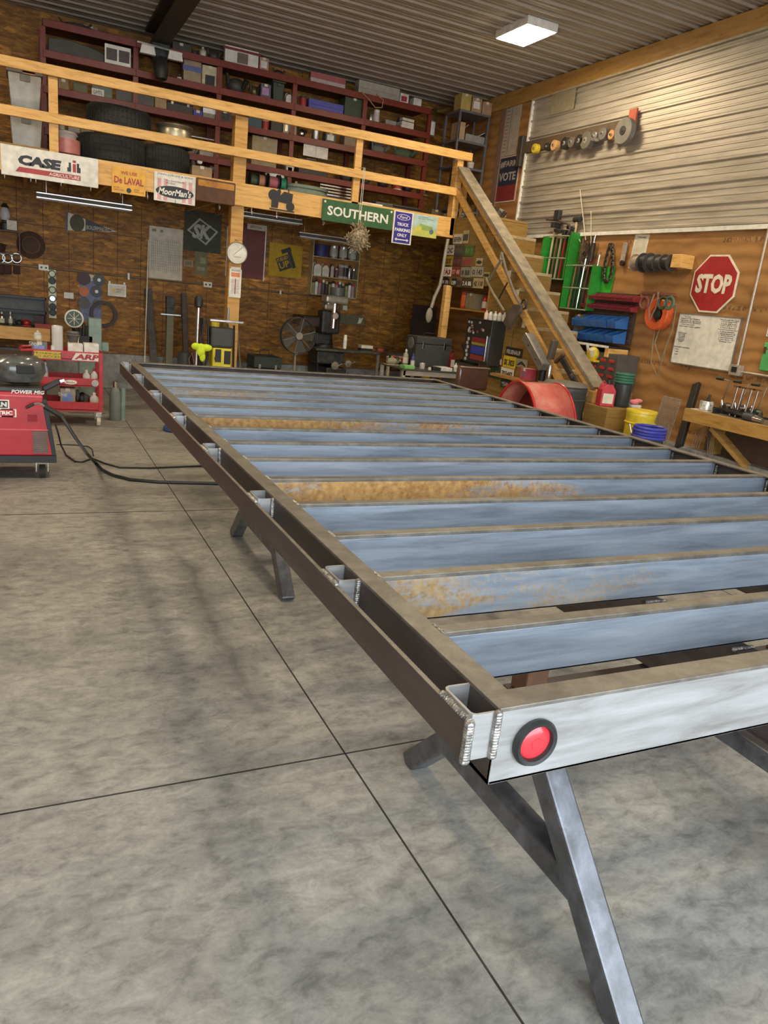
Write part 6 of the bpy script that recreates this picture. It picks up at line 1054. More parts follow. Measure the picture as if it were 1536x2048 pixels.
# green tool racks
def rack(label, box, n, seed):
    b, w_, h = fit(*box, 0, XR - .17); t = thing('green_tool_rack', label, 'tool rack', (XR - .17, b.y, b.z), RW, 'green steel racks'); 
    for s in (-1, 1): MB().box(s * w_ / 2 - .004, s * w_ / 2 + .004, 0, .165, 0, h).build('side_plate', GRN, t)
    MB().box(-w_ / 2, w_ / 2, .160, .165, 0, h).build('back_plate', cm(.02, .08, .015), t)
    for f in (0.0, .48, .985): m = MB(); m.tube([(-w_ / 2, 0, h * f + .0), (-w_ * .25, -.035, h * f), (0, -.045, h * f), (w_ * .25, -.035, h * f), (w_ / 2, 0, h * f)], .008).build('front_bar', cm(.25, .32, .2), t, 0, True)
    MB().box(-w_ / 2, w_ / 2, 0, .16, 0.0, .006).build('floor_plate', GRN, t); return t, w_, h
RA, wA, hA = rack('upper left green steel rack holding hammers on the right wall', (1074, 472, 1124, 558), 6, 1); RB, wB, hB = rack('lower right green steel rack holding bars on the right wall', (1118, 530, 1170, 618), 6, 2)
MB().box(-wB / 2 - .004, -wB / 2 + .004, 0, .165, hB, hB + .38).build('tall_plate', GRN, RB); MB().box(wB / 2 + .006, wB / 2 + .20, .158, .163, 0, hB).build('wing_plate', mat('green_bright', (.05, .42, .03), .4), RB)
hl_ = [('pale', 1.25, cm(.62, .48, .28)), ('brown', 1.1, cm(.22, .1, .05)), ('dusty pale', 1.0, cm(.5, .42, .3)), ('bright red', 1.06, cm(.45, .04, .02)), ('dark brown', 1.15, cm(.12, .06, .04)), ('light yellow', 1.35, cm(.66, .5, .25))]
hd = ['light handled', 'brown handled', 'dusty white handled', 'red handled', 'dark handled', 'yellow handled']
for i in range(6):
    x = -wA * .4 + wA * .8 * i / 5; L_ = hA * (hl_[i][1]); t = thing('sledge_hammer', hd[i] + ' hammer standing in the upper left green rack', 'hammer', (XR - .07, RA.location.y - x, RA.location.z + .012), RW, 'hammers in the upper green rack'); m = MB(); m.bar((0, 0, 0), (.03, -.005, L_), .024, .018); m.build('handle', hl_[i][2], t, .005)
    k = (i % 3); m = MB(); zt = L_ + .0
    if k == 0: m.bar((.03, -.06, zt), (.03, .06, zt), .06, .06)
    elif k == 1: m.bar((-.05, 0, zt + .02), (.11, -.02, zt - .01), .045, .04)
    else: m.cyl((-.03, 0, zt), (.09, 0, zt), .034)
    m.build('head', IRON if i != 2 else cm(.5, .42, .25), t, .006)
rb_ = ['copper-brown', 'dark steel', 'chrome topped', 'maroon', 'rusty red', 'pale steel']; rm_ = [cm(.3, .12, .06), IRON, CHR, cm(.2, .04, .04), cm(.3, .08, .05), ALU]
for i in range(6):
    x = -wB * .4 + wB * .8 * i / 5; L_ = hB * (1.0 + .38 * ((i * 7) % 4) / 4); t = thing('pry_bar', rb_[i] + ' bar standing in the lower right green rack', 'bar', (XR - .08, RB.location.y - x, RB.location.z + .012), RW, 'bars in the lower green rack'); MB().tube([(0, 0, 0), (.02, -.0, L_ * .7), (.03, 0, L_ * .96), (.055, -.01, L_)], .010).build('shaft', rm_[i], t, 0, True); MB().cyl((0, 0, .0), (0.0, 0, .14), .013).build('grip', BLK if i % 2 else rm_[i], t, 0, True)
A = pt(1105, 455, 0, XR - .12); t = thing('pickaxe_saw', 'dark bow saw with a square frame lying over the hammer heads', 'saw', tuple(A), RW); MB().tube([(-.15, 0, .1), (.1, 0, .08), (.33, 0, .02), (.36, 0, -.03), (.30, 0, -.16)], .014).build('bow', cm(.08, .05, .05), t, 0, True); MB().box(.02, .12, -.03, .03, .08, .2).build('block', IRON, t, .01)
# bundle of thin rods and chains
A = pt(1168, 512, 0, XR - .06); solo('tangled_chain', (lambda m: [m.tube([(random.uniform(-.11, .11), random.uniform(-.02, .02), random.uniform(-.18, .2)) for _ in range(5)], .009) for _ in range(14)] and m)(MB()), cm(.12, .08, .05, .5, .5), 'tangled bundle of rusty chain hanging behind the lower green rack', 'chain', (XR - .06, A.y, A.z), RW, smooth=True)
for la, pa_, pb_ in (('long thin pale welding rod leaning on the wall, tallest one', (1160, 380), (1176, 520)), ('shorter thin welding rod right of the tallest rod', (1182, 422), (1182, 520)), ('third thin rod slanting among the two welding rods', (1158, 478), (1174, 508))):
    a_ = pt(*pa_, 0, XR - .06); b_ = pt(*pb_, 0, XR - .06); solo('welding_rod', MB().tube([b_ - a_, (0, 0, 0)], .004), CREAM, la, 'rod', tuple(a_), 0, 'thin rods on the right wall')
A = pt(1182, 500, 0, XR - .08); t = thing('grease_gun', 'dark grease gun hanging between the rods and the chains', 'grease gun', (XR - .06, A.y, A.z), RW); MB().cyl((0, 0, -.13), (0, 0, .08), .028).build('barrel', IRON, t, 0, True); MB().cyl((0, 0, .08), (.01, 0, .17), .012).build('nozzle', CHR, t, 0, True); MB().bar((.0, 0, .07), (-.04, 0, -.05), .012, .012).build('lever', CHR, t)
ctop = pt(1222, 488, 0, XR - .04); cbot = pt(1208, 565, 0, XR - .04); t = thing('hanging_chain', 'heavy dark chain looped on a nail between the green racks and the paper list', 'chain', (XR - .04, ctop.y, ctop.z), RW); Lc = ctop.z - cbot.z
for s in (-1, 1):
    m = MB(); M0 = m.M
    for i in range(11):
        zc_ = -Lc * (.04 + .92 * i / 11); xo = s * (.018 + .045 * math.sin(i / 10 * 2.2)); m.M = Matrix.Translation((xo + .03 * i / 11, -.0, zc_)) @ Euler((PI / 2, 0, (i % 2) * PI / 2)).to_matrix().to_4x4() @ Matrix.Scale(1.5, 4, (0, 1, 0)); m.torus(.017, .008, 12, 5)
    m.build('chain_strand', cm(.10, .085, .065, .4, .7), t, 0, True)
MB().cyl((0, -.03, 0), (0, .04, 0), .006).build('nail', IRON, t); MB().ball(.03, 0, -Lc * .96, .03, 1.6, .5, 1).build('bottom_links', IRON, t, 0, True)
A = pt(1250, 508, 0, XR - .02); t = thing('hinge_clip', 'small silver bracket hanging left of the paper list', 'bracket', (XR - .02, A.y, A.z), RW); MB().box(-.04, .02, -.02, 0, -.08, .12).build('plate', GALV, t, .004); MB().cyl((.0, -.03, -.1), (.0, 0, -.1), .03).build('roller', IRON, t, 0, True)
o, w_, h = sign('paper_list', 'long cream printed price list sheet on the plywood wall', (1256, 469, 1284, 538), 0, RX, mat('list_paper', (.74, .68, .54), .7), 'paper', .002, None, None, 0, .06); m = MB()
for i in range(22): m.box(-w_ * .4, w_ * .4, -.0026, -.002, h * (.1 + i * .034), h * (.1 + i * .034) + .004)
m.build('printed_lines', cm(.5, .45, .35), o); MB().box(-w_ * .3, w_ * .3, -.0027, -.002, h * .9, h * .93).build('printed_header', cm(.25, .2, .15), o)
# wire spools on a wooden peg
A = pt(1280, 518, 0, XR - .16); B = pt(1355, 526, 0, XR - .12); t = thing('spool_peg', 'wooden bracket with a steel rod for wire spools', 'bracket', (XR - .12, B.y, B.z), RW); MB().box(-.03, .10, -.06, .118, -.05, .08).build('block', PINE, t, .004); MB().cyl((-.62, -.0, .0), (.05, 0, .0), .01).build('rod', IRON, t, 0, True)
for i, (xx, r, m1, la) in enumerate(((-.56, .09, cm(.45, .36, .28, .4, .4), 'copper-grey wire spool, leftmost on the wooden peg'), (-.44, .10, IRON, 'black wire spool with a purple hub, second on the peg'), (-.33, .085, DGR, 'dark wire spool, third on the peg'), (-.23, .08, DGR, 'dark wire spool, fourth on the peg'), (-.13, .085, IRON, 'black wire spool with a pale label, rightmost on the peg'))):
    s_ = thing('wire_spool', la, 'wire spool', (XR - .12 + 0, B.y - xx, B.z), RW, 'wire spools on the wooden peg'); m = MB(); m.cyl((-.05, 0, 0), (.045, 0, 0), r * .8, None, 22).build('winding', m1, s_, 0, True)
    for x in (-.052, .046): MB().cyl((x, 0, 0), (x + .005, 0, 0), r, None, 24).build('flange', m1 if i == 0 else DGR, s_, 0, True)
# small parts bins
bb = thing('parts_bin_rack', 'dark louvred panel carrying rows of small parts bins', 'panel', (XR - .05, 6.9, 1.2)); A = pt(1150, 700, 0, XR - .05); B = pt(1275, 590, 0, XR - .05); C_ = pt(1262, 690, 0, XR - .05); bb.location = (XR - .03, (A.y + B.y) / 2, C_.z)
pw_ = (A.y - B.y); ph = pt(1210, 585, 0, XR - .05).z - C_.z; bb.rotation_euler = (0, 0, RW); MB().box(-pw_ / 2, pw_ / 2, -.02, .02, 0, ph).build('sheet', cm(.07, .045, .035), bb, .003); m = MB()
for i in range(8): m.box(-pw_ / 2 + .02, pw_ / 2 - .02, -.028, -.02, ph * (i + .5) / 8, ph * (i + .5) / 8 + .012)
m.build('louvre', cm(.1, .07, .05), bb)
shz = pt(1205, 690, 0, XR - .22).z; sh = thing('bin_shelf', 'board shelf with a white edge and pine brackets under the parts bins', 'shelf', (XR - .15, bb.location.y, shz), RW); MB().box(-pw_ / 2 - .0, pw_ / 2, -.17, .145, -.02, 0).build('board', BLK, sh); MB().box(-pw_ / 2 - .12, pw_ / 2, -.18, -.17, -.022, .003).build('edge', WHT, sh)
MB().bar((pw_ * .30, .12, -.62), (pw_ * .12, -.10, -.03), .04, .09, (0, 1, 0)).build('bracket', PINE, sh, .003); MB().box(pw_ / 2 - .06, pw_ / 2, -.165, .12, -.12, -.023).build('bracket', PINE, sh, .003)
def bin_(label, name, px, py, w0, h0, d0, m1, grp, x=None):
    q = pt(px, py, 0, XR - .12 if x is None else x); t = thing(name, label, 'bin', (XR - .06, q.y, q.z - h0 / 2), RW, grp)
    MB().prism([(-d0, .02), (-d0 - .02, h0 * .5), (-d0 - .012, h0 * .52), (-d0 + .01, .03), (-.005, .03), (-.005, h0), (.0, h0), (.0, 0), (-d0 + .01, 0)], -w0 / 2 + .006, w0 / 2 - .006, 'X').build('tray', m1, t)
    for s in (-1, 1): MB().prism([(-d0, .0), (-d0 - .02, h0 * .55), (-d0 * .55, h0 * .78), (-.005, h0), (-.0, 0)], s * w0 / 2 - .003, s * w0 / 2 + .003, 'X').build('side', m1, t)
    MB().box(-w0 * .3, w0 * .3, -d0 * .8, -.02, .03, h0 * .38).build('contents', IRON if name[0] == 'r' else cm(.3, .27, .22, .4, .6), t, .006); return t
nth = ['first', 'second', 'third', 'fourth', 'fifth', 'sixth', 'seventh', 'eighth']
for i in range(5): bin_('blue plastic bin, %s from the left in the upper blue row' % nth[i], 'blue_bin', 1168 + i * 17 + (i == 4) * 4, 640 + i * 1.2, .132, .14, .17, BLUEB, 'blue bins upper row')
for i in range(5): bin_('blue plastic bin, %s from the left in the lower blue row' % nth[i], 'blue_bin', 1164 + i * 17 + (i == 4) * 3, 666 + i * 2, .132, .14, .17, BLUEB, 'blue bins lower row')
for i in range(8): bin_('dark red small bin, %s from the left in the upper red row' % nth[i], 'red_bin', 1183 + i * 12, 592 + i * .8, .088, .07, .10, REDB, 'red bins upper row')
for i in range(8): bin_('dark red small bin, %s from the left in the lower red row' % nth[i], 'red_bin', 1174 + i * 12.6, 609 + i * 1.2, .088, .07, .10, REDB, 'red bins lower row')
rput('box', 'clear_case', 'case', 'clear brown tinted case standing left of the blue bins on the shelf', (1137, 628, 1162, 682), cm(.16, .11, .07), None, .14, shz)
t = rput('heap', 'yellow_bag', 'bag', 'yellow plastic bag with grey wrapping below the bin shelf', (1152, 686, 1192, 722), YEL, GLS, .16, None, None, XR - .42)
sbx = thing('black_rack_box', 'black cabinet with rows of red grips beneath the bin shelf', 'cabinet', (XR - .30, 0, 0), RW); b, w_, h = fit(1172, 700, 1226, 770, 0, XR - .3); sbx.location = (XR - .16, b.y, b.z - .02); MB().box(-w_ / 2, w_ / 2, -.14, .155, 0, h).build('body', cm(.10, .085, .08), sbx, .004); MB().box(-w_ / 2 - .08, -w_ / 2, -.16, .155, -.02, h + .04).build('side', BLK, sbx, .004)
for r in range(4):
    for c in range(3): x = -w_ * .32 + c * w_ * .32; z = h * (.12 + r * .22); MB().box(x - .035, x + .035, -.165, -.141, z - .012, z + .018).build('grip', cm(.45, .03, .03), sbx, .004)
solo('cabinet_stool', MB().box(-w_ / 2 - .08, w_ / 2, -.14, .155, 0, b.z - .041), TAN, 'tan box block supporting the black cabinet with red grips', 'block', (XR - .16, b.y, 0), RW)
# cord reel, gloves, cables on hooks
A = pt(1311, 628, 0, XR - .10); t = thing('cord_reel', 'orange round cord reel hanging on the plywood wall', 'cord reel', (XR - .06, A.y, A.z), RW); m = MB(); m.M = Euler((PI / 2, .3, 0)).to_matrix().to_4x4(); m.ring([(.085, -.045), (.155, -.055), (.165, -.045), (.165, .03), (.155, .04), (.085, .03)], 32).build('reel', ORG, t, 0, True)
m = MB(); m.M = Euler((PI / 2, 0, 0)).to_matrix().to_4x4(); m.cyl((0, 0, -.04), (0, 0, .02), .05); m.build('core', IRON, t, 0, True); MB().tube([(-.05, -.06, .2), (-.08, -.07, .05), (-.02, -.08, -.06), (.03, -.07, .1), (.0, -.06, .22)], .009).build('cord', cm(.3, .2, .15), t, 0, True)
A = pt(1345, 600, 0, XR - .05); t = thing('extension_cord', 'thin olive cord looped below the hook rail beside the orange reel', 'cord', (XR - .05, A.y, A.z), RW); MB().tube([(-.08, 0, .0), (.08, -.01, -.05), (.10, -.02, -.3), (.02, -.02, -.62), (-.12, -.01, -.45), (-.05, -.01, -.1)], .007).tube([(-.08, 0, .0), (-.16, -.01, -.3), (-.12, -.01, -.65), (.02, -.02, -.78), (.05, -.01, -.5)], .006).build('loop', cm(.24, .2, .12), t, 0, True)
A = pt(1315, 588, 0, XR - .03); t = thing('hook_rail', 'row of small coat hooks on a reddish rail above the orange reel', 'hook rail', (XR - .02, A.y, A.z), RW); MB().box(-.25, .25, -.012, .02, -.01, .02).build('rail', cm(.3, .12, .06), t)
for i in range(6): MB().tube([(-.22 + i * .088, -.01, 0), (-.22 + i * .088, -.04, -.03), (-.22 + i * .088, -.05, 0)], .005).build('hook', CHR, t)
for px, m1, la in ((1288, cm(.2, .06, .05), 'dark maroon coiled lead hanging left of the orange reel'), (1325, cm(.05, .07, .045), 'dark green coiled lead over the orange reel'), (1338, cm(.08, .16, .10), 'grey-green plug bundle at the right of the hook rail')):
    A = pt(px, 606, 0, XR - .16); t = thing('coiled_lead', la, 'lead', (XR - .16, A.y, A.z), RW); m = MB()
    for k in range(3): m.M = Matrix.Translation((k * .012, -.01 * k, 0)) @ Euler((PI / 2, .2 * k, 0)).to_matrix().to_4x4(); m.torus(.048 + .006 * k, .012, 20, 6)
    m.build('coil', m1, t, 0, True)
# stop sign
A = pt(1429, 568, 0, RX); t = thing('stop_sign', 'red octagonal STOP sign with white rim on the plywood wall', 'stop sign', (XR - .012, A.y, A.z), RW); Rs = .272
for nm, r, d0, m1 in (('rim_plate', Rs, 0, mat('sign_white', (.82, .75, .6), .4)), ('red_face', Rs * .94, .002, mat('stop_red', (.40, .028, .028), .4))): MB().prism([(r / math.cos(PI / 8) * math.cos(PI / 8 + a * PI / 4), r / math.cos(PI / 8) * math.sin(PI / 8 + a * PI / 4)) for a in range(8)], -.004 - d0, .008 - d0 * 3).build(nm, m1, t)
MB().text('STOP', 0, 0, -.007, Rs * 1.58, Rs * .68, 0, .045).build('lettering', MATS['sign_white'], t)
# whiteboard
A = pt(1364, 626, 0, RX); B = pt(1486, 640, 0, RX); C_ = pt(1346, 725, 0, RX); D_ = pt(1463, 741, 0, RX); yl = (A.y + C_.y) / 2; yr = (B.y + D_.y) / 2; zt_ = (A.z + B.z) / 2; zb_ = (C_.z + D_.z) / 2
t = thing('whiteboard', 'whiteboard with handwritten lists under the stop sign', 'whiteboard', (XR - .02, (yl + yr) / 2, zb_), RW); ww = yl - yr; wh = zt_ - zb_; MB().box(-ww / 2, ww / 2, -.006, .018, 0, wh).build('board', mat('board_white', (.80, .76, .66), .3), t); MB().box(-ww / 2 - .01, ww / 2 + .01, -.012, .018, -.012, 0).box(-ww / 2 - .01, ww / 2 + .01, -.012, .018, wh, wh + .01).box(-ww / 2 - .01, -ww / 2, -.012, .018, 0, wh).box(ww / 2, ww / 2 + .01, -.012, .018, 0, wh).build('frame', ALU, t)
INKG = cm(.12, .11, .12); ins = ['1-6 box', 'Need 1/2 Bolt Washers', 'Fab welds for 8-7 boxes', 'Grind and Fab Machinery', 'Hot rods paint', 'New hitch 7-pole adapter']; m = MB()
for i, tx in enumerate(ins): m.text(tx, -ww * .30 + (len(tx) - 22) * .003, wh * (.955 - i * .040), -.0065, len(tx) * .0115, .016)
for i, tx in enumerate(['2x14 board', '1x12 oak', '2x4 wood', 'gaskets', 'bed bolts', 'paint']): m.text(tx, -ww * .40, wh * (.62 - i * .035), -.0065, len(tx) * .0105, .014)
for i, tx in enumerate(['Need welder consumables', '1 wire', '2 tips', '3 rod']): m.text(tx, -ww * (.36 if i == 0 else .44), wh * (.33 - i * .05), -.0065, len(tx) * .009, .013)
for i, tx in enumerate(['Need weld for steel', '1 inch long bolt', '2 inch 3/8 bolts', '1 part 3/4 in nut', '3 sheet flashing', '4 sheet metal gauges', '2 sheet binders', '1 sheet board oil', '1 sheet quality', '2 part flooring', '4 part floor oil', 'Washing 5 lbs']): m.text(tx, ww * .33, wh * (.955 - i * .038), -.0065, len(tx) * .0115, .014)
m.build('handwriting', INKG, t); MB().bar((-ww * .2, -.0065, wh * .72), (-ww * .14, -.0065, wh * .78), .003, .001).build('red_mark', INKR, t)
# conduit and junction box on right wall
q0 = pt(1472, 740, 0, RX); solo('wall_conduit', MB().cyl((XR - .03, q0.y - .03, q0.z), (XR - .03, q0.y - .03, 3.0), .013), cm(.5, .42, .34, .4, .4), 'vertical grey conduit right of the whiteboard', 'conduit', smooth=True)
solo('wall_conduit', MB().cyl((XR - .03, q0.y - .06, q0.z - .01), (XR - .03, 2.5, q0.z - .01), .012), cm(.5, .42, .34, .4, .4), 'horizontal grey conduit running right from the junction box', 'conduit', smooth=True)
t = thing('junction_box', 'galvanised junction box at the lower right corner of the whiteboard', 'junction box', (XR - .035, q0.y - .03, q0.z - .05), RW); MB().box(-.06, .06, -.03, .03, 0, .10).build('body', GALV, t, .004); MB().box(-.03, .03, -.034, -.03, .03, .08).build('socket', BLK, t)
t = rput('case', 'green_wall_case', 'case', 'bright green flat case on the wall at the right picture edge', (1508, 678, 1550, 742), cm(.10, .42, .12), None, .05); A = t; 
o, w_, h = sign('tin_sign', 'white and green card above the green case at the picture edge', (1532, 640, 1560, 674), 0, RX, WHT, 'sign', .004); MB().box(-w_ * .4, w_ * .4, -.005, -.004, h * .05, h * .45).build('green_field', cm(.04, .2, .1), o)
# welding bench
bz = pt(1460, 835, 0, XR - .42).z; bzy = pt(1374, 830, 0, XR - .40).y; t = thing('wall_bench', 'dusty timber bench along the right wall with clamps on it', 'bench', (XR - .2, bzy - 1.2, 0), RW)
BW = 2.6; MB().box(-.0, BW, -.22, .195, bz - .03, bz).build('top', cm(.18, .15, .11, .7), t, .003); MB().box(0, BW, -.25, -.22, bz - .12, bz).build('front_board', PINEO, t, .003)
t.location.y = bzy; MB().bar((.25, -.12, bz - .13), (.62, .12, bz - .50), .04, .09, (0, 1, 0)).build('brace', PINEO, t, .003); MB().bar((1.9, -.12, bz - .13), (2.2, .12, bz - .50), .04, .09, (0, 1, 0)).build('brace', PINEO, t, .003)
for x in (.10, 2.5): MB().box(x, x + .05, .07, .195, ZK + .001, bz - .03).build('support', PINEO, t)
MB().box(0.02, .22, -.20, .05, bz, bz + .002).build('paper_sheet', WHT, t)
a_ = pt(1394, 768, 0, XR - .06); b_ = pt(1358, 893, 0, XR - .45); solo('black_channel', MB().bar((0, 0, 0), a_ - b_, .085, .04, (1, 0, 0)), BLK, 'black steel channel leaning on the wall beside the bench', 'channel', tuple(b_), bev=.003)
q = pt(1408, 832, 0, XR - .33); t = thing('glass_jar', 'glass jar of clips with a dark handle on the white sheet of the bench', 'jar', (XR - .33, q.y, bz + .0025)); MB().lathe([(.05, 0), (.062, .01), (.062, .08), (.058, .09)], 20).build('glass', mat('jar_glass_cloudy', (.7, .68, .6), .2, .2, .4, 40), t, 0, True); MB().ball(0, 0, .08, .05, 1, 1, .4).build('clips', IRON, t, 0, True); MB().cyl((.01, 0, .09), (.02, 0, .15), .012).build('handle', BLK, t, 0, True)
for i, (px, m1) in enumerate(((1460, 0), (1472, 0), (1489, 0), (1502, 0))):
    q = pt(px, 825, 0, XR - .32); t = thing('bar_clamp', 'upright shiny steel bar clamp on the bench, %s from the left' % nth[i], 'clamp', (XR - .32, q.y, bz), RW, 'upright clamps on the bench')
    MB().cyl((0, 0, 0), (.02, 0, .27), .009).build('screw', CHR, t, 0, True); MB().bar((-.02, 0, .27), (.06, 0, .27), .018, .014).build('tee_bar', CHR, t); MB().box(-.02, .04, -.02, .04, .04, .07).build('jaw', IRON, t, .003)
for i, px in enumerate((1447, 1484, 1522)):
    q = pt(px, 800, 0, XR - .2); t = thing('locking_clamp', 'crank shaped clamp with a dark grip behind the upright clamps, %s from the left' % nth[i], 'clamp', (XR - .2, q.y, bz), RW, 'crank clamps on the bench'); MB().tube([(-.03, 0, .0), (.0, 0, .16), (.03, 0, .30), (-.06, 0, .305)], .007).build('crank', CHR, t, 0, True); MB().cyl((-.13, 0, .305), (-.05, 0, .305), .014).build('grip', BLK, t, 0, True); MB().box(-.05, .03, -.03, .04, 0, .03).build('base', IRON, t, .004)
solo('clamp_rail', MB().box(-.3, .65, -.01, .01, 0.04, .06).box(-.28, -.26, -.03, .05, 0, .04).box(.6, .62, -.03, .05, 0, .04), IRON, 'dark rail in front holding the upright clamps', 'rail', (XR - .36, pt(1480, 830, 0, XR - .36).y, bz), RW)
for i, px in enumerate((1452, 1480, 1500, 1515)): q = pt(px, 830, 0, XR - .25); t = thing('clamp_heap', 'dark pile of clamp jaws and springs on the bench, %s from the left' % nth[i], 'clamps', (XR - .26, q.y, bz), RW, 'heaps of clamp jaws'); k_heap(t, .15, .08, .13, IRON, CHR)
q = pt(1505, 848, 0, XR - .38); t = thing('air_grinder', 'grey air grinder lying at the front edge of the bench', 'grinder', (XR - .38, q.y, bz + .035), RW); MB().cyl((-.10, 0, 0), (.0, 0, 0), .034, None, 18).build('grip', DGR, t, 0, True); MB().cyl((.0, 0, 0), (.09, 0, -.01), .03, .022, 18).build('head', CHR, t, 0, True); MB().cyl((-.32, .04, 0), (-.1, 0, 0), .012).build('hose_tail', BLK, t, 0, True)
# dark flat panel standing in for the cavity under bench, and knots
solo('cavity_board', MB().box(-.4, .4, -.006, 0, -.14, .16), cm(.12, .07, .045), 'dark stained patch board under the wall bench', 'board', (XR - .003, pt(1480, 890, 0, RX).y, pt(1480, 900, 0, RX).z), RW)
# floor things along the right wall, on the kerb / floor
q = pt(1210, 806, 1, 5.72); t = thing('red_fuel_can', 'red fuel can with a white label on the tan box by the newel', 'fuel can', (5.115, 5.72, .8225), -.3); k_jug(t, .145, .12, .25, cm(.55, .04, .06), BLK); q2 = pt(1243, 812, 1, 5.72)
t = thing('plastic_drum', 'black round container with a green coiled lid beside the red fuel can', 'container', (5.31, 5.72, .8225)); hz = .34; MB().lathe([(.08, 0), (.09, .02), (.09, hz - .12), (.08, hz - .11)], 24).build('body', cm(.04, .045, .045, .3), t, 0, True); m = MB()
for k in range(4): m.M = Matrix.Translation((0, 0, hz - .10 + k * .025)); m.torus(.082, .013, 24, 6)
m.build('green_coil', cm(.03, .15, .09), t, 0, True)
w_ = .275; q = pt(1279, 848, 0, 5.24); t = thing('yellow_bucket', 'yellow plastic bucket with lid and label behind the frame', 'bucket', (5.24, min(q.y, 5.40), 0)); ztp = pt(1279, 819, 0, 5.24).z; k_bucket(t, w_, w_, ztp, mat('bucket_yellow', (.78, .58, .04), .35), CREAM); MB().lathe([(w_ / 2 - .002, ztp - .022), (w_ / 2 + .006, ztp - .02), (w_ / 2 + .004, ztp), (w_ / 2 - .02, ztp + .004)], 26).build('lid', MATS['bucket_yellow'], t, 0, True)
t = thing('blue_hose_coil', 'coil of dark blue hose lying on a drum beside the yellow bucket', 'hose', tuple((0, 0, 0))); q = pt(1298, 866, 0, 4.92); t.location = (4.92, q.y, q.z - .03); m = MB()
for k in range(4): m.M = Matrix.Translation((.004 * (k % 2), 0, k * .026)); m.torus(.135 - .006 * (k % 2), .014, 34, 7)
m.build('coil', BLUP, t, 0, True)
solo('hose_drum', MB().lathe([(.12, 0), (.13, .02), (.13, t.location.z - .03), (.12, t.location.z - .0145)], 22), DGR, 'dark grey drum under the blue hose coil', 'drum', (4.92, q.y, 0), smooth=True)
t = thing('paint_pot', 'white pot with a pink cloth on top between fuel can and yellow bucket', 'pot', (XR - .215, 0, 0)); q = pt(1260, 822, 1, 5.70); t.location = (max(q.x, 5.49), 5.70, q.z - .02); q.y = 5.70; PX_ = t.location.x; MB().lathe([(.045, 0), (.06, .02), (.062, .08), (.055, .085)], 20).build('pot', WHT, t, 0, True); MB().ball(-.02, 0, .11, .045, 1.1, 1, .6).ball(.03, 0, .125, .04, 1.2, 1, .5).build('pink_cloth', PINK, t, 0, True)
solo('post_stub', MB().lathe([(.055, 0), (.06, .02), (.055, t.location.z * .5), (.06, t.location.z - .0005)], 12), cm(.16, .11, .08), 'dark brown round stump under the white pot', 'stump', (PX_, 5.70, 0), smooth=True)
b, w_, h = fit(1306, 790, 1350, 885, 0, XR - .16); w_ *= .8; t = thing('mesh_panel', 'expanded steel mesh panel leaning against the plywood wall', 'mesh panel', (XR - .32, b.y, 0), RW); zt_ = pt(1330, 790, 0, XR - .16).z
m = MB(); nx = 12; nz = int(nx * zt_ / w_ * .55)
for i in range(-nz, nx): 
    pass
st_ = w_ / nx
for k in range(-60, 60):
    for sgn in (1, -1):
        pts = []
        x0 = k * st_
        # clip slanted wire to the panel rectangle
        za, zb2 = 0.0, zt_; xa = x0; xb = x0 + sgn * zt_ * .45
        lo, hi = 0.0, 1.0
        for bnd, s2 in ((-w_ / 2, 1), (w_ / 2, -1)):
            da = s2 * (xa - bnd); db = s2 * (xb - bnd)
            if da < 0 and db < 0: lo, hi = 1, 0; break
            if da < 0: lo = max(lo, da / (da - db))
            elif db < 0: hi = min(hi, da / (da - db))
        if hi - lo > .02: m.bar((xa + (xb - xa) * lo, 0, za + (zb2 - za) * lo), (xa + (xb - xa) * hi, 0, za + (zb2 - za) * hi), .0035, .002, (0, 1, 0))
m.bar((-w_ / 2, 0, 0), (-w_ / 2, 0, zt_), .008, .006, (0, 1, 0)).bar((w_ / 2, 0, 0), (w_ / 2, 0, zt_), .008, .006, (0, 1, 0)).bar((-w_ / 2, 0, zt_), (w_ / 2, 0, zt_), .006, .008)
t.rotation_euler = (-.17 * 0 - .16, 0, RW); m.build('expanded_mesh', cm(.42, .39, .34, .5, .4), t)
m = MB(); q = pt(1370, 880, 0, XR - .3)
for k in range(4): m.tube([(.03 * k - .05, 0, -.12), (.03 * k - .03, .0, .05 + .02 * k), (.06 + .02 * k, -.01, .10 + .01 * k), (.14 + .02 * k, -.01, .0), (.16 + .02 * k, 0, -.16)], .003)
solo('wire_loops', m, mat('wire_grey', (.3, .27, .22), .6, .3), 'thin wire loops springing up beside the black channel', 'wire', (XR - .14, q.y, max(q.z, .62)), RW)

# ================================================================== LOFT GOODS
def S(kind, name, label, box, z, m1, m2=None, Y=None, grp=None, d=None, cat=None): return put(kind, name, cat or name.replace('_', ' '), label, box, 1, (RY + .06) if Y is None else Y, z, m1, m2, grp, d)
za, zb4, zc3, zd = SZ[3] + .001, SZ[2] + .001, SZ[1] + .001, SZ[0] + .001; ze = LZ + .001
TNB = cm(.30, .19, .09); CRB = cm(.48, .38, .24); DKB = cm(.06, .055, .045)
S('heap', 'black_tarp', 'dark flat bundle on the top loft shelf at the far left', (112, 38, 200, 62), za, DKB, DKB, d=.25)
S('box', 'carton', 'pale tan carton on the top loft shelf left of the hoist beam', (168, 40, 196, 62), za, TNB, Y=RY + .35)
S('box', 'dark_box', 'dark box on the top loft shelf right of the shop lamp', (345, 86, 380, 108), za, DKB)
S('heap', 'black_pump', 'dark round machine part on the top loft shelf beside the dark box', (383, 96, 400, 112), za, DKB, IRON, d=.1)
S('bottle', 'white_jug', 'white bell shaped jug on the top loft shelf', (400, 92, 413, 114), za, cm(.6, .5, .4), CREAM)
S('heap', 'black_helmet', 'big dark rounded lump on the top loft shelf left of the white picture box', (414, 94, 447, 118), za, DKB, DKB, d=.2)
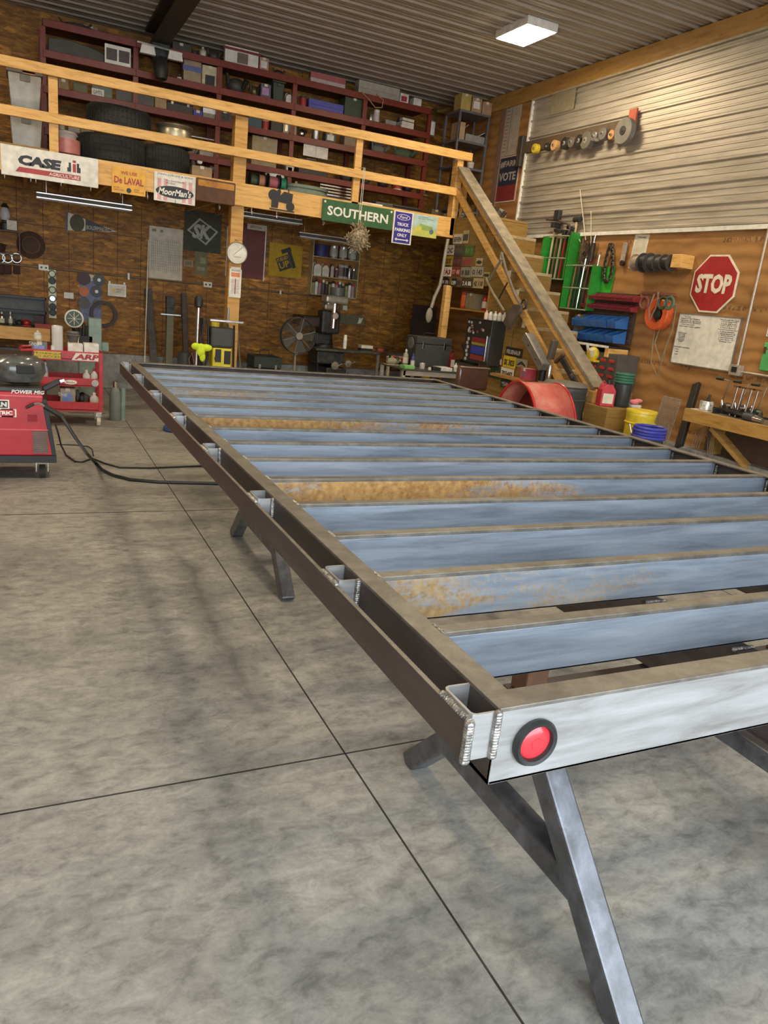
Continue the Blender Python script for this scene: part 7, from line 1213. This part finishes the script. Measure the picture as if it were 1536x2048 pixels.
t = S('box', 'picture_box', 'white box with a dark red stripe and photo on the top loft shelf', (450, 96, 516, 132), za, WHT, None, d=.08); MB().box(-.24, .24, -.044, -.04, .16, .19).build('red_stripe', MATS['oxide_red'], t); MB().box(-.06, .08, -.044, -.04, .03, .15).build('photo', cm(.2, .14, .1), t)
S('box', 'pink_box', 'pink and white carton beside the white picture box on the loft', (519, 115, 537, 140), za, cm(.5, .25, .2), WHT)
S('heap', 'wire_tangle', 'tangle of dark wire on the top loft shelf', (545, 135, 575, 150), za, IRON, DKB, d=.15)
S('flat', 'long_box', 'long thin white and red box on the top loft shelf', (621, 150, 690, 176), za, cm(.55, .45, .4), cm(.45, .12, .1), d=.1)
S('flat', 'grey_case', 'long pale grey case on the top loft shelf', (717, 168, 798, 196), za, cm(.4, .35, .27), cm(.45, .4, .32), d=.15)
S('box', 'white_box', 'small white box with red lid mark on the top loft shelf', (800, 181, 817, 200), za, WHT, INKR); S('box', 'white_box', 'plain white small box at the right end of the top loft shelf', (827, 190, 843, 206), za, WHT)
t = thing('hanging_strap', 'thin yellow strap loop hanging over the top loft shelf edge', 'strap', tuple(pt(745, 195, 1, RY - .03)), 0); MB().tube([(-.17, 0, .04), (-.05, -.01, -.04), (.05, -.01, -.12), (.15, -.01, -.10), (.16, -.01, .0), (.05, 0, .05)], .008).build('loop', cm(.4, .25, .1), t, 0, True)
# shelf at 3.92
m = MB(); m.prism([(-.42, 0), (.42, .0), (.38, .05), (.05, .14), (-.2, .17), (-.42, .15)], -.1, .12)
q = pt(155, 118, 1, RY + .1); solo('car_bumper', m, DKB, 'long black curved plastic panel on the loft shelf at the left', 'panel', (.79, RY + .14, zb4), bev=.01)
o, w_, h = sign('photo_card', 'white card with two dark engine pictures on the loft rack', (210, 92, 261, 130), 1, RY - .03, WHT, 'card', .004); MB().box(-w_ * .44, -w_ * .03, -.0055, -.004, h * .18, h * .80).box(w_ * .04, w_ * .45, -.0055, -.004, h * .18, h * .80).build('picture', cm(.08, .06, .06), o)
S('bottle', 'clear_bulb', 'small clear bulb on the loft shelf beside the blue striped box', (355, 140, 364, 152), zb4, DKB, CHR); S('bottle', 'clear_bulb', 'small clear bulb left of the other bulb on the loft shelf', (325, 133, 334, 148), zb4, DKB, CHR)
t = S('box', 'striped_box', 'tall tan box with a blue stripe on the loft shelf', (367, 112, 402, 162), zb4, cm(.36, .25, .14), None, d=.2); MB().box(-.122, .122, -.103, -.1, .13, .19).build('blue_stripe', cm(.1, .13, .3), t)
t = S('box', 'filter_box', 'cream box with a dark picture beside the blue striped box', (404, 132, 435, 170), zb4, cm(.6, .5, .3), None, d=.15); MB().box(-.06, .06, -.078, -.075, .02, .13).build('dark_picture', INKB, t)
S('heap', 'carburettor', 'large black lump of engine parts on the second loft shelf', (452, 145, 502, 190), zb4, DKB, IRON, d=.3); S('heap', 'brass_fittings', 'pile of brass fittings on the second loft shelf', (500, 165, 520, 194), zb4, cm(.2, .15, .06, .4, .5), IRON, d=.15)
S('box', 'purple_box', 'purple topped dark box on the second loft shelf', (521, 168, 541, 198), zb4, cm(.1, .1, .13), cm(.45, .25, .45)); S('tote', 'green_case', 'dark green arched case on the second loft shelf', (545, 160, 568, 199), zb4, cm(.05, .06, .04), cm(.07, .08, .05), d=.2)
S('jug', 'white_bottle', 'small white bottle on the second loft shelf right of the green case', (572, 184, 584, 205), zb4, WHT, BLK); S('can', 'dark_jar', 'squat dark jar on the second loft shelf, left one of two', (586, 190, 598, 208), zb4, DKB); S('can', 'dark_jar', 'squat dark jar on the second loft shelf, right one of two', (601, 190, 614, 211), zb4, DKB, INKR)
S('flat', 'blue_box', 'long flat deep blue box on the second loft shelf', (617, 203, 686, 226), zb4, BLUP, BLUP, d=.2); S('box', 'green_crate', 'dark green crate with a small white label on the second loft shelf', (688, 196, 727, 234), zb4, cm(.05, .07, .04), None, d=.25)
S('can', 'silver_can', 'small silver can on the second loft shelf right of the upright', (738, 226, 748, 240), zb4, ALU); S('can', 'white_can', 'taller white can with pale label on the second loft shelf', (749, 217, 760, 242), zb4, WHT, cm(.6, .5, .5)); S('flat', 'grey_box', 'flat grey box on the second loft shelf', (771, 240, 792, 250), zb4, cm(.3, .27, .25))
for i, (y0, la, m1) in enumerate(((248, 'lower white book of the stack on the second loft shelf', WHT), (239, 'upper cream book of the stack on the second loft shelf', CREAM), (229, 'dark folder on top of the book stack on the loft shelf', DKB))): q = pt(813, 255, 1, RY + .1); t = thing('book', la, 'book', (q.x, RY + .15, zb4 + i * .052), .05 * i, 'stack of books on the loft shelf'); MB().box(-.1, .1, -.08, .08, 0, .05).build('cover', m1, t, .003); MB().box(-.101, .095, -.081, .0, .008, .042).build('pages', CREAM, t)
S('spray', 'white_spray', 'white and black spray can at the right end of the second loft shelf', (856, 234, 872, 268), zb4 - .0, WHT, DKB)
t = thing('brass_horn', 'small brass coloured fitting hanging right of the loft rack', 'fitting', tuple(pt(885, 222, 1, 10.9))); MB().cyl((.0, 0, 0), (pt(885, 222, 1, 10.9).x * -1 + 5.425, 0, -.02), .008).build('arm', IRON, t); MB().cyl((-.1, 0, -.02), (.1, 0, .03), .02, .05).cyl((.05, 0, .0), (.12, 0, -.06), .02).build('horn', cm(.5, .38, .12, .3, .8), t, 0, True)
# shelf at 3.55
S('box', 'brown_box', 'flat brown box on the third loft shelf at the left', (117, 158, 137, 178), zc3, TNB); S('board', 'green_picture', 'dim green landscape board on the third loft shelf', (146, 166, 176, 190), zc3, cm(.1, .09, .04), cm(.15, .14, .06)); t = S('box', 'parts_box', 'green and white printed carton on the third loft shelf', (185, 166, 224, 194), zc3, cm(.15, .2, .14), None, d=.1); MB().box(-.12, .02, -.053, -.05, .01, .09).build('white_label', WHT, t); let(t, 'GMTL', -.05, .05, .04, INKB, .11, .053)
t = S('board', 'radiator_grille', 'grey ribbed metal panel standing on the third loft shelf', (233, 180, 308, 208), zc3, cm(.12, .11, .09), None); S('box', 'carton', 'small tan carton right of the ribbed metal panel on the loft', (310, 190, 333, 216), zc3, cm(.42, .28, .14))
S('case', 'black_case', 'black case with a pale tag on the third loft shelf', (334, 198, 386, 223), zc3, DKB, None, d=.2); S('box', 'blue_carton', 'small blue carton on the third loft shelf', (387, 216, 405, 228), zc3, BLUP); S('flat', 'silver_box', 'dented silver box on the third loft shelf left of the tall post', (406, 216, 434, 236), zc3, cm(.28, .28, .2), ALU); S('box', 'dark_radio', 'dark radio like box on the third loft shelf near the tall post', (437, 221, 462, 243), zc3, DKB, IRON)
S('box', 'teal_box', 'teal box right of the tall post on the third loft shelf', (497, 230, 523, 254), zc3, cm(.05, .1, .12), None); S('can', 'red_white_tin', 'tall white and red tin on the third loft shelf', (525, 236, 539, 257), zc3, cm(.5, .42, .4), INKR); S('box', 'black_box', 'black box right of the white and red tin on the loft', (542, 236, 564, 260), zc3, DKB); S('box', 'parts_carton', 'cream carton with a shiny part on the third loft shelf', (566, 244, 592, 268), zc3, CRB, CHR)
S('heap', 'chrome_part', 'shiny chrome lump on the third loft shelf', (596, 250, 615, 270), zc3, CHR, IRON, d=.12); S('can', 'silver_kettle', 'silver can on the third loft shelf', (626, 256, 641, 278), zc3, ALU, None); S('box', 'grey_carton', 'dark carton with a white base on the third loft shelf', (651, 264, 671, 284), zc3, cm(.1, .11, .1), WHT); S('box', 'tan_carton', 'tan carton left of the slim rail post on the third loft shelf', (688, 270, 714, 294), zc3, cm(.3, .22, .14)); S('box', 'navy_box', 'navy box on the third loft shelf right of the slim post', (748, 256, 768, 292), zc3, cm(.03, .04, .08), Y=RY + .25)
S('heap', 'folded_tarp', 'grey folded tarp on the third loft shelf right of the slim rail post', (745, 283, 785, 304), zc3, cm(.22, .2, .18, .9), None, d=.3); S('heap', 'green_tarp', 'dark green tarp drooping on the right of the third loft shelf', (788, 290, 842, 316), zc3, cm(.1, .14, .08, .9), None, d=.3)
# shelf at 3.13
S('bottle', 'dark_bottle', 'dark brown bottle on the low loft shelf behind the slim left post', (118, 232, 130, 256), zd, cm(.12, .08, .04), IRON); S('board', 'white_card', 'creased white card on the low loft shelf', (137, 226, 160, 250), zd, cm(.6, .55, .45), None)
for i, px in enumerate((161, 170, 179)): S('bottle', 'glass_jar', 'cloudy glass jar on the low loft shelf, %s from the left' % nth[i], (px, 228, px + 9, 252), zd, cm(.3, .3, .26, .2), ALU, None, 'glass jars on the loft')
rim_q = pt(340, 262, 1, RY - .0)
t = thing('alloy_wheel', 'bare silver wheel rim lying on the smaller dark tyre on the loft', 'wheel rim', (pt(349, 270, 1, 9.8).x, 9.80, pt(338, 290, 1, 9.6).z + .012)); MB().ring([(.17, 0), (.21, .0), (.215, .015), (.195, .03), (.185, .08), (.195, .13), (.185, .18), (.215, .21), (.21, .225), (.17, .22)], 34).build('barrel', cm(.5, .45, .33, .35, .8), t, 0, True); MB().lathe([(.175, .1), (.1, .12), (.05, .10)], 26).build('disc', ALU, t, 0, True)
S('heap', 'newspaper_roll', 'rolled newspapers and rags beside the wheel rim on the loft', (376, 268, 400, 284), zd, cm(.4, .36, .28, .9), None, d=.2); S('flat', 'newspaper_stack', 'stack of pale papers on the low loft shelf left of the tall post', (400, 272, 435, 290), zd, cm(.45, .42, .33, .9), cm(.4, .37, .28, .9))
t = thing('window_frame', 'thin silver empty frame standing on the low loft shelf', 'frame', tuple(pt(398, 288, 1, RY + .25))); t.location.z = zd; MB().box(-.25, .25, 0, .01, .24, .25).box(-.25, -.24, 0, .01, 0, .24).box(.24, .25, 0, .01, 0, .24).build('bars', ALU, t)
t = S('box', 'cardboard_box', 'big tan cardboard box on the loft right of the tall post', (503, 268, 553, 322), zd - .0, cm(.36, .27, .15), None, d=.3); S('heap', 'saw_chain', 'dark knobbly tools lying on the big tan cardboard box', (512, 262, 545, 276), zd + .33, IRON, DKB, d=.15)
t.children[0].scale.z = 1.0
S('bottle', 'red_bottle', 'tall dark red bottle on the low loft shelf behind the rail', (578, 285, 591, 322), zd, cm(.18, .02, .02), CHR); S('flat', 'white_boxes', 'small white boxes stacked near the dark red bottle', (574, 312, 588, 325), zd, WHT, WHT, RY - .0, d=.06)
S('case', 'black_toolbox', 'black plastic toolbox on the low loft shelf under the white open sheet', (598, 306, 656, 338), zd, DKB, ALU, d=.25); o, w_, h = sign('open_sheet', 'big white open booklet leaning above the black toolbox on the loft', (606, 290, 655, 315), 1, RY + .02, WHT, 'booklet', .004); MB().box(-.002, .002, -.006, -.004, 0, h).build('fold', cm(.4, .38, .35), o)
S('heap', 'black_jacket', 'black bundled cloth on the low loft shelf left of the slim right post', (684, 318, 718, 346), zd, DKB, DKB, d=.3); S('heap', 'black_funnel', 'black pointed bundle right of the slim rail post on the loft', (724, 322, 748, 348), zd, DKB, DKB, d=.2)
for i, (a, b2, m1, la) in enumerate(((758, 785, IRON, 'dark mixed hardware heap on the low loft shelf, left one'), (788, 806, cm(.35, .25, .2), 'pink and grey parts heap on the low loft shelf'), (808, 832, IRON, 'dark mixed hardware heap on the low loft shelf, right one'), (838, 862, cm(.3, .22, .14), 'pale scrap heap at the right end of the low loft shelf'))): S('heap', 'hardware_heap', la, (a, 338 + i * 5, b2, 362 + i * 5), zd, m1, IRON, d=.2)
S('can', 'cream_tub', 'small cream tub with a red lid on the low loft shelf', (790, 346, 806, 364), zd, CREAM, INKR, RY - .0 + .005, d=.08)
S('box', 'tan_box', 'tan box on the loft floor at the right beside the corner post', (868, 356, 888, 384), ze, cm(.28, .2, .1), Y=RY - .2); S('box', 'tan_box', 'smaller tan box right of the other tan box on the loft floor', (889, 362, 903, 386), ze, cm(.34, .25, .14), Y=RY - .2)
# deck goods
S('tote', 'storage_tote', 'grey-lidded pale plastic tote, lower one of the stack on the loft', (22, 222, 86, 300), ze, cm(.42, .41, .36, .4), cm(.2, .2, .18), 9.9, None, .45); tz2 = pt(50, 222, 1, 9.9).z + .002
t = S('tote', 'storage_tote', 'grey-lidded pale plastic tote with a red label, upper one of the stack', (18, 138, 84, 214), tz2, cm(.46, .45, .40, .4), cm(.2, .2, .18), 9.9, None, .42); MB().box(-.02, .1, -.225, -.21, .36, .42).build('red_label', cm(.6, .3, .2), t)
t = S('bucket', 'white_pink_bucket', 'white bucket half full of pink on the loft floor behind the slim left post', (114, 260, 156, 308), ze, cm(.6, .5, .45, .3), None, 9.42); MB().ring([(.1, .01), (.132, .02), (.137, .16), (.1, .16)], 26).build('pink_contents', cm(.45, .16, .14, .4), t, 0, True)
def tyre(label, px, py, Y, z, R, Wd, tilt=0.0, m1=None):
    q = pt(px, py, 1, Y); t = thing('tyre', label, 'tyre', (q.x, Y + R, z), .3, None, tilt); r = R
    MB().ring([(r * .58, Wd * .1), (r * .66, .0), (r * .9, .01), (r * .98, Wd * .12), (r, Wd * .3), (r, Wd * .7), (r * .98, Wd * .88), (r * .9, Wd - .01), (r * .66, Wd), (r * .58, Wd * .9)], 48).build('carcass', RUB, t, 0, True)
    m = MB()
    for k in range(4): m.M = Matrix.Translation((0, 0, Wd * (.2 + .2 * k))); m.torus(r * 1.0, .006, 48, 5)
    for k in range(48): a = k * PI / 24; m.M = Euler((0, 0, a)).to_matrix().to_4x4(); m.box(r - .004, r + .006, -.004, .012, Wd * .14, Wd * .86)
    m.build('tread', RUB, t); return t
tyre('wide dark tyre lying on the loft floor, lower of the two big ones', 232, 305, 9.5, ze, .385, .31); tyre('dark tyre lying tilted on top of the big lower tyre', 244, 250, 9.58, ze + .345, .34, .30, .09); tyre('smaller dark tyre lying right of the two big tyres on the loft', 338, 320, 9.55, ze, .27, pt(338, 290, 1, 9.6).z - ze)
S('heap', 'cable_clutter', 'tangle of black cables and silver clips left of the tall post on the loft', (385, 305, 435, 342), ze, DKB, ALU, 9.75, d=.35); S('box', 'torn_carton', 'tan torn carton under the black cables on the loft', (384, 326, 424, 347), ze, TNB, None, 9.5, d=.15); S('box', 'small_white_carton', 'tiny white carton among the cables on the loft', (395, 305, 405, 316), ze + .34, WHT, None, 9.9, d=.05).location.z = ze + .21
for px0, px1, m1, la in ((500, 515, cm(.06, .1, .05), 'dark green wire spool right of the tall post'), (516, 530, cm(.55, .25, .12), 'orange wire spool on the loft floor'), (536, 557, cm(.50, .14, .16), 'pinkish red wire spool on the loft floor'), (560, 573, cm(.03, .32, .16), 'bright green wire spool on the loft floor')): S('spool', 'wire_reel', la, (px0, 344, px1, 374), ze, m1, BLK, 9.55, 'wire reels on the loft floor', .1)
S('bucket', 'white_bucket', 'white bucket behind the wire reels on the loft floor', (533, 332, 574, 368), ze, WHT, None, 9.85); t = S('heap', 'yellow_cushion', 'olive yellow seat cushion on the loft floor', (590, 348, 632, 376), ze, cm(.38, .3, .06, .8), None, 9.75, d=.12); S('heap', 'red_lump', 'small red machine beside the olive cushion', (632, 360, 646, 374), ze, BRNRED, None, 9.9, d=.1)
q = pt(608, 385, 1, 9.6); t = thing('hose_coil', 'wide coil of grey-green hose at the front of the loft floor', 'hose', (q.x, 9.62, ze + .02)); m = MB()
for k in range(6): m.M = Matrix.Translation((.01 * (k % 3), 0, k * .016)) @ Matrix.Scale(.55, 4, (0, 1, 0)); m.torus(.30 - .012 * (k % 4), .012, 40, 6)
m.build('coil', cm(.16, .2, .15), t, 0, True)
t = S('flat', 'steel_bar_bundle', 'bundle of shiny flat bars on dark cradles on the loft floor', (636, 362, 706, 392), ze, DKB, DKB, 9.6, d=.12); t.children[0].scale.z = .3; t.children[1].scale.z = .3; t.children[1].location.z = -.02
m = MB()
for k in range(4): m.box(-.22, .22, -.075, -.06, .05 + k * .035, .065 + k * .035)
m.build('bars', CHR, t)
t = thing('long_black_case', 'long low black case lying on the loft floor near the right end', 'case', (pt(795, 410, 1, 9.6).x, 9.6, ze)); MB().box(-.35, .3, -.08, .08, 0, .07).build('body', DKB, t, .02); MB().cyl((-.1, -.085, .05), (.3, -.085, .05), .015).build('bar', BLK, t)
t = thing('white_tube', 'white tube lying on the loft floor beside the long black case', 'tube', (pt(744, 402, 1, 9.45).x, 9.43, ze + .012)); MB().cyl((-.14, 0, 0), (.14, 0, 0), .012).build('tube', WHT, t, 0, True); MB().cyl((-.15, 0, 0), (-.139, 0, 0), .013).build('end_cap', ALU, t)
solo('spare_boards', MB().box(-.5, .32, -.04, .05, 0, .03), m_pine('board_brown', .4), 'short brown boards lying on the beam at the far left', 'boards', (pt(30, 285, 1, LY + .1).x, LY + .15, ze), bev=.003)
# grey steel shelf in the loft corner
GX0, GX1 = 5.60, 6.10; gs = thing('grey_shelf_unit', 'tall grey steel shelf unit in the right corner of the loft', 'shelf unit', ((GX0 + GX1) / 2, 10.2, LZ)); hwg = (GX1 - GX0) / 2
for x in (-hwg, hwg - .03):
    for y in (0, .4): MB().box(x, x + .03, y, y + .03, .001, 4.24 - LZ).build('upright', cm(.16, .16, .17, .4, .3), gs)
for z in (2.95, 3.24, 3.52, 3.86, 4.24): MB().box(-hwg, hwg, -.002, .43, z - LZ - .03, z - LZ).build('shelf', cm(.18, .18, .19, .4, .3), gs)
for i, (x, m1, la) in enumerate(((5.68, cm(.5, .36, .1), 'tan-yellow carton on top of the grey shelf unit, left one'), (5.86, cm(.45, .28, .14), 'brown carton with white label on top of the grey shelf unit, middle one'), (6.03, cm(.42, .26, .15), 'plain brown carton on top of the grey shelf unit, right one'))): t = thing('carton', la, 'carton', (x, 10.3, 4.2405), 0, 'cartons on the grey shelf unit'); k_box(t, .155, .2, .20 - .02 * i, m1, WHT if i == 1 else None)
t = thing('open_carton', 'torn tan carton standing at the left on the second shelf of the grey unit', 'carton', (5.675, 10.3, 3.861)); MB().box(-.06, .04, -.1, .12, 0, .22).build('body', cm(.42, .28, .16), t, .002); MB().bar((.035, -.05, .14), (.10, -.08, .20), .12, .006, (0, 0, 1)).build('flap', cm(.42, .28, .16), t)
t = thing('printer', 'grey office device on the second shelf of the grey unit', 'printer', (5.94, 10.38, 3.861)); MB().box(-.18, .14, -.14, .1, 0, .1).build('body', cm(.3, .28, .25), t, .01); MB().bar((.04, 0, .10), (.2, 0, .19), .2, .012, (0, 0, 1)).build('tray', cm(.4, .38, .34), t)
for la, x, m1, nm in (('white box shaped bottle on the lower shelf of the grey unit', 5.66, cm(.6, .55, .5), 'white_pack'), ('white spray bottle with grey cap beside the white pack', 5.74, cm(.55, .5, .46), 'spray_bottle')): t = thing(nm, la, 'bottle', (x, 10.27, 3.521)); k_bottle(t, .075, .07, .2, m1, ALU)
t = thing('white_pot', 'small white pot with lid on the lower shelf of the grey unit', 'pot', (5.93, 10.3, 3.521)); MB().lathe([(.035, 0), (.05, .03), (.052, .09), (.03, .10), (.012, .11), (.01, .13)], 18).build('pot', cm(.7, .62, .5), t, 0, True); MB().torus(.051, .005, 18, 5).build('rim', WHT, t, 0, True).location = (0, 0, .07)
for i, (x, la) in enumerate(((5.72, 'dark lump of gear low on the grey shelf unit, left one'), (5.95, 'dark lump of gear low on the grey shelf unit, right one'))): t = thing('gear_bag', la, 'bag', (x, 10.35, 3.241)); k_heap(t, .2, .2, .18, DKB, IRON)
# gear at the head of the stairs
for la, px0, py0, px1, py1, m1, m2, nm in (('dark pot with pale lid at the head of the stairs', 985, 404, 1012, 440, cm(.05, .06, .04), cm(.4, .4, .35), 'pot'), ('dark round pan standing upright at the head of the stairs', 1012, 412, 1036, 440, cm(.06, .045, .03), None, 'pan'), ('shiny wire basket in front of the round pan', 1000, 424, 1034, 446, CHR, CHR, 'wire_basket'), ('heap of glass and metal pieces behind the upper handrail', 925, 418, 945, 440, cm(.3, .3, .3, .3, .5), CHR, 'metal_scrap')):
    t = put('heap', nm, nm.replace('_', ' '), la, (px0, py0, px1, py1), 1, 9.0 if px0 > 990 else 9.1, ze, m1, m2, None, .2)
    t.location.x = min(t.location.x, XS - .12)
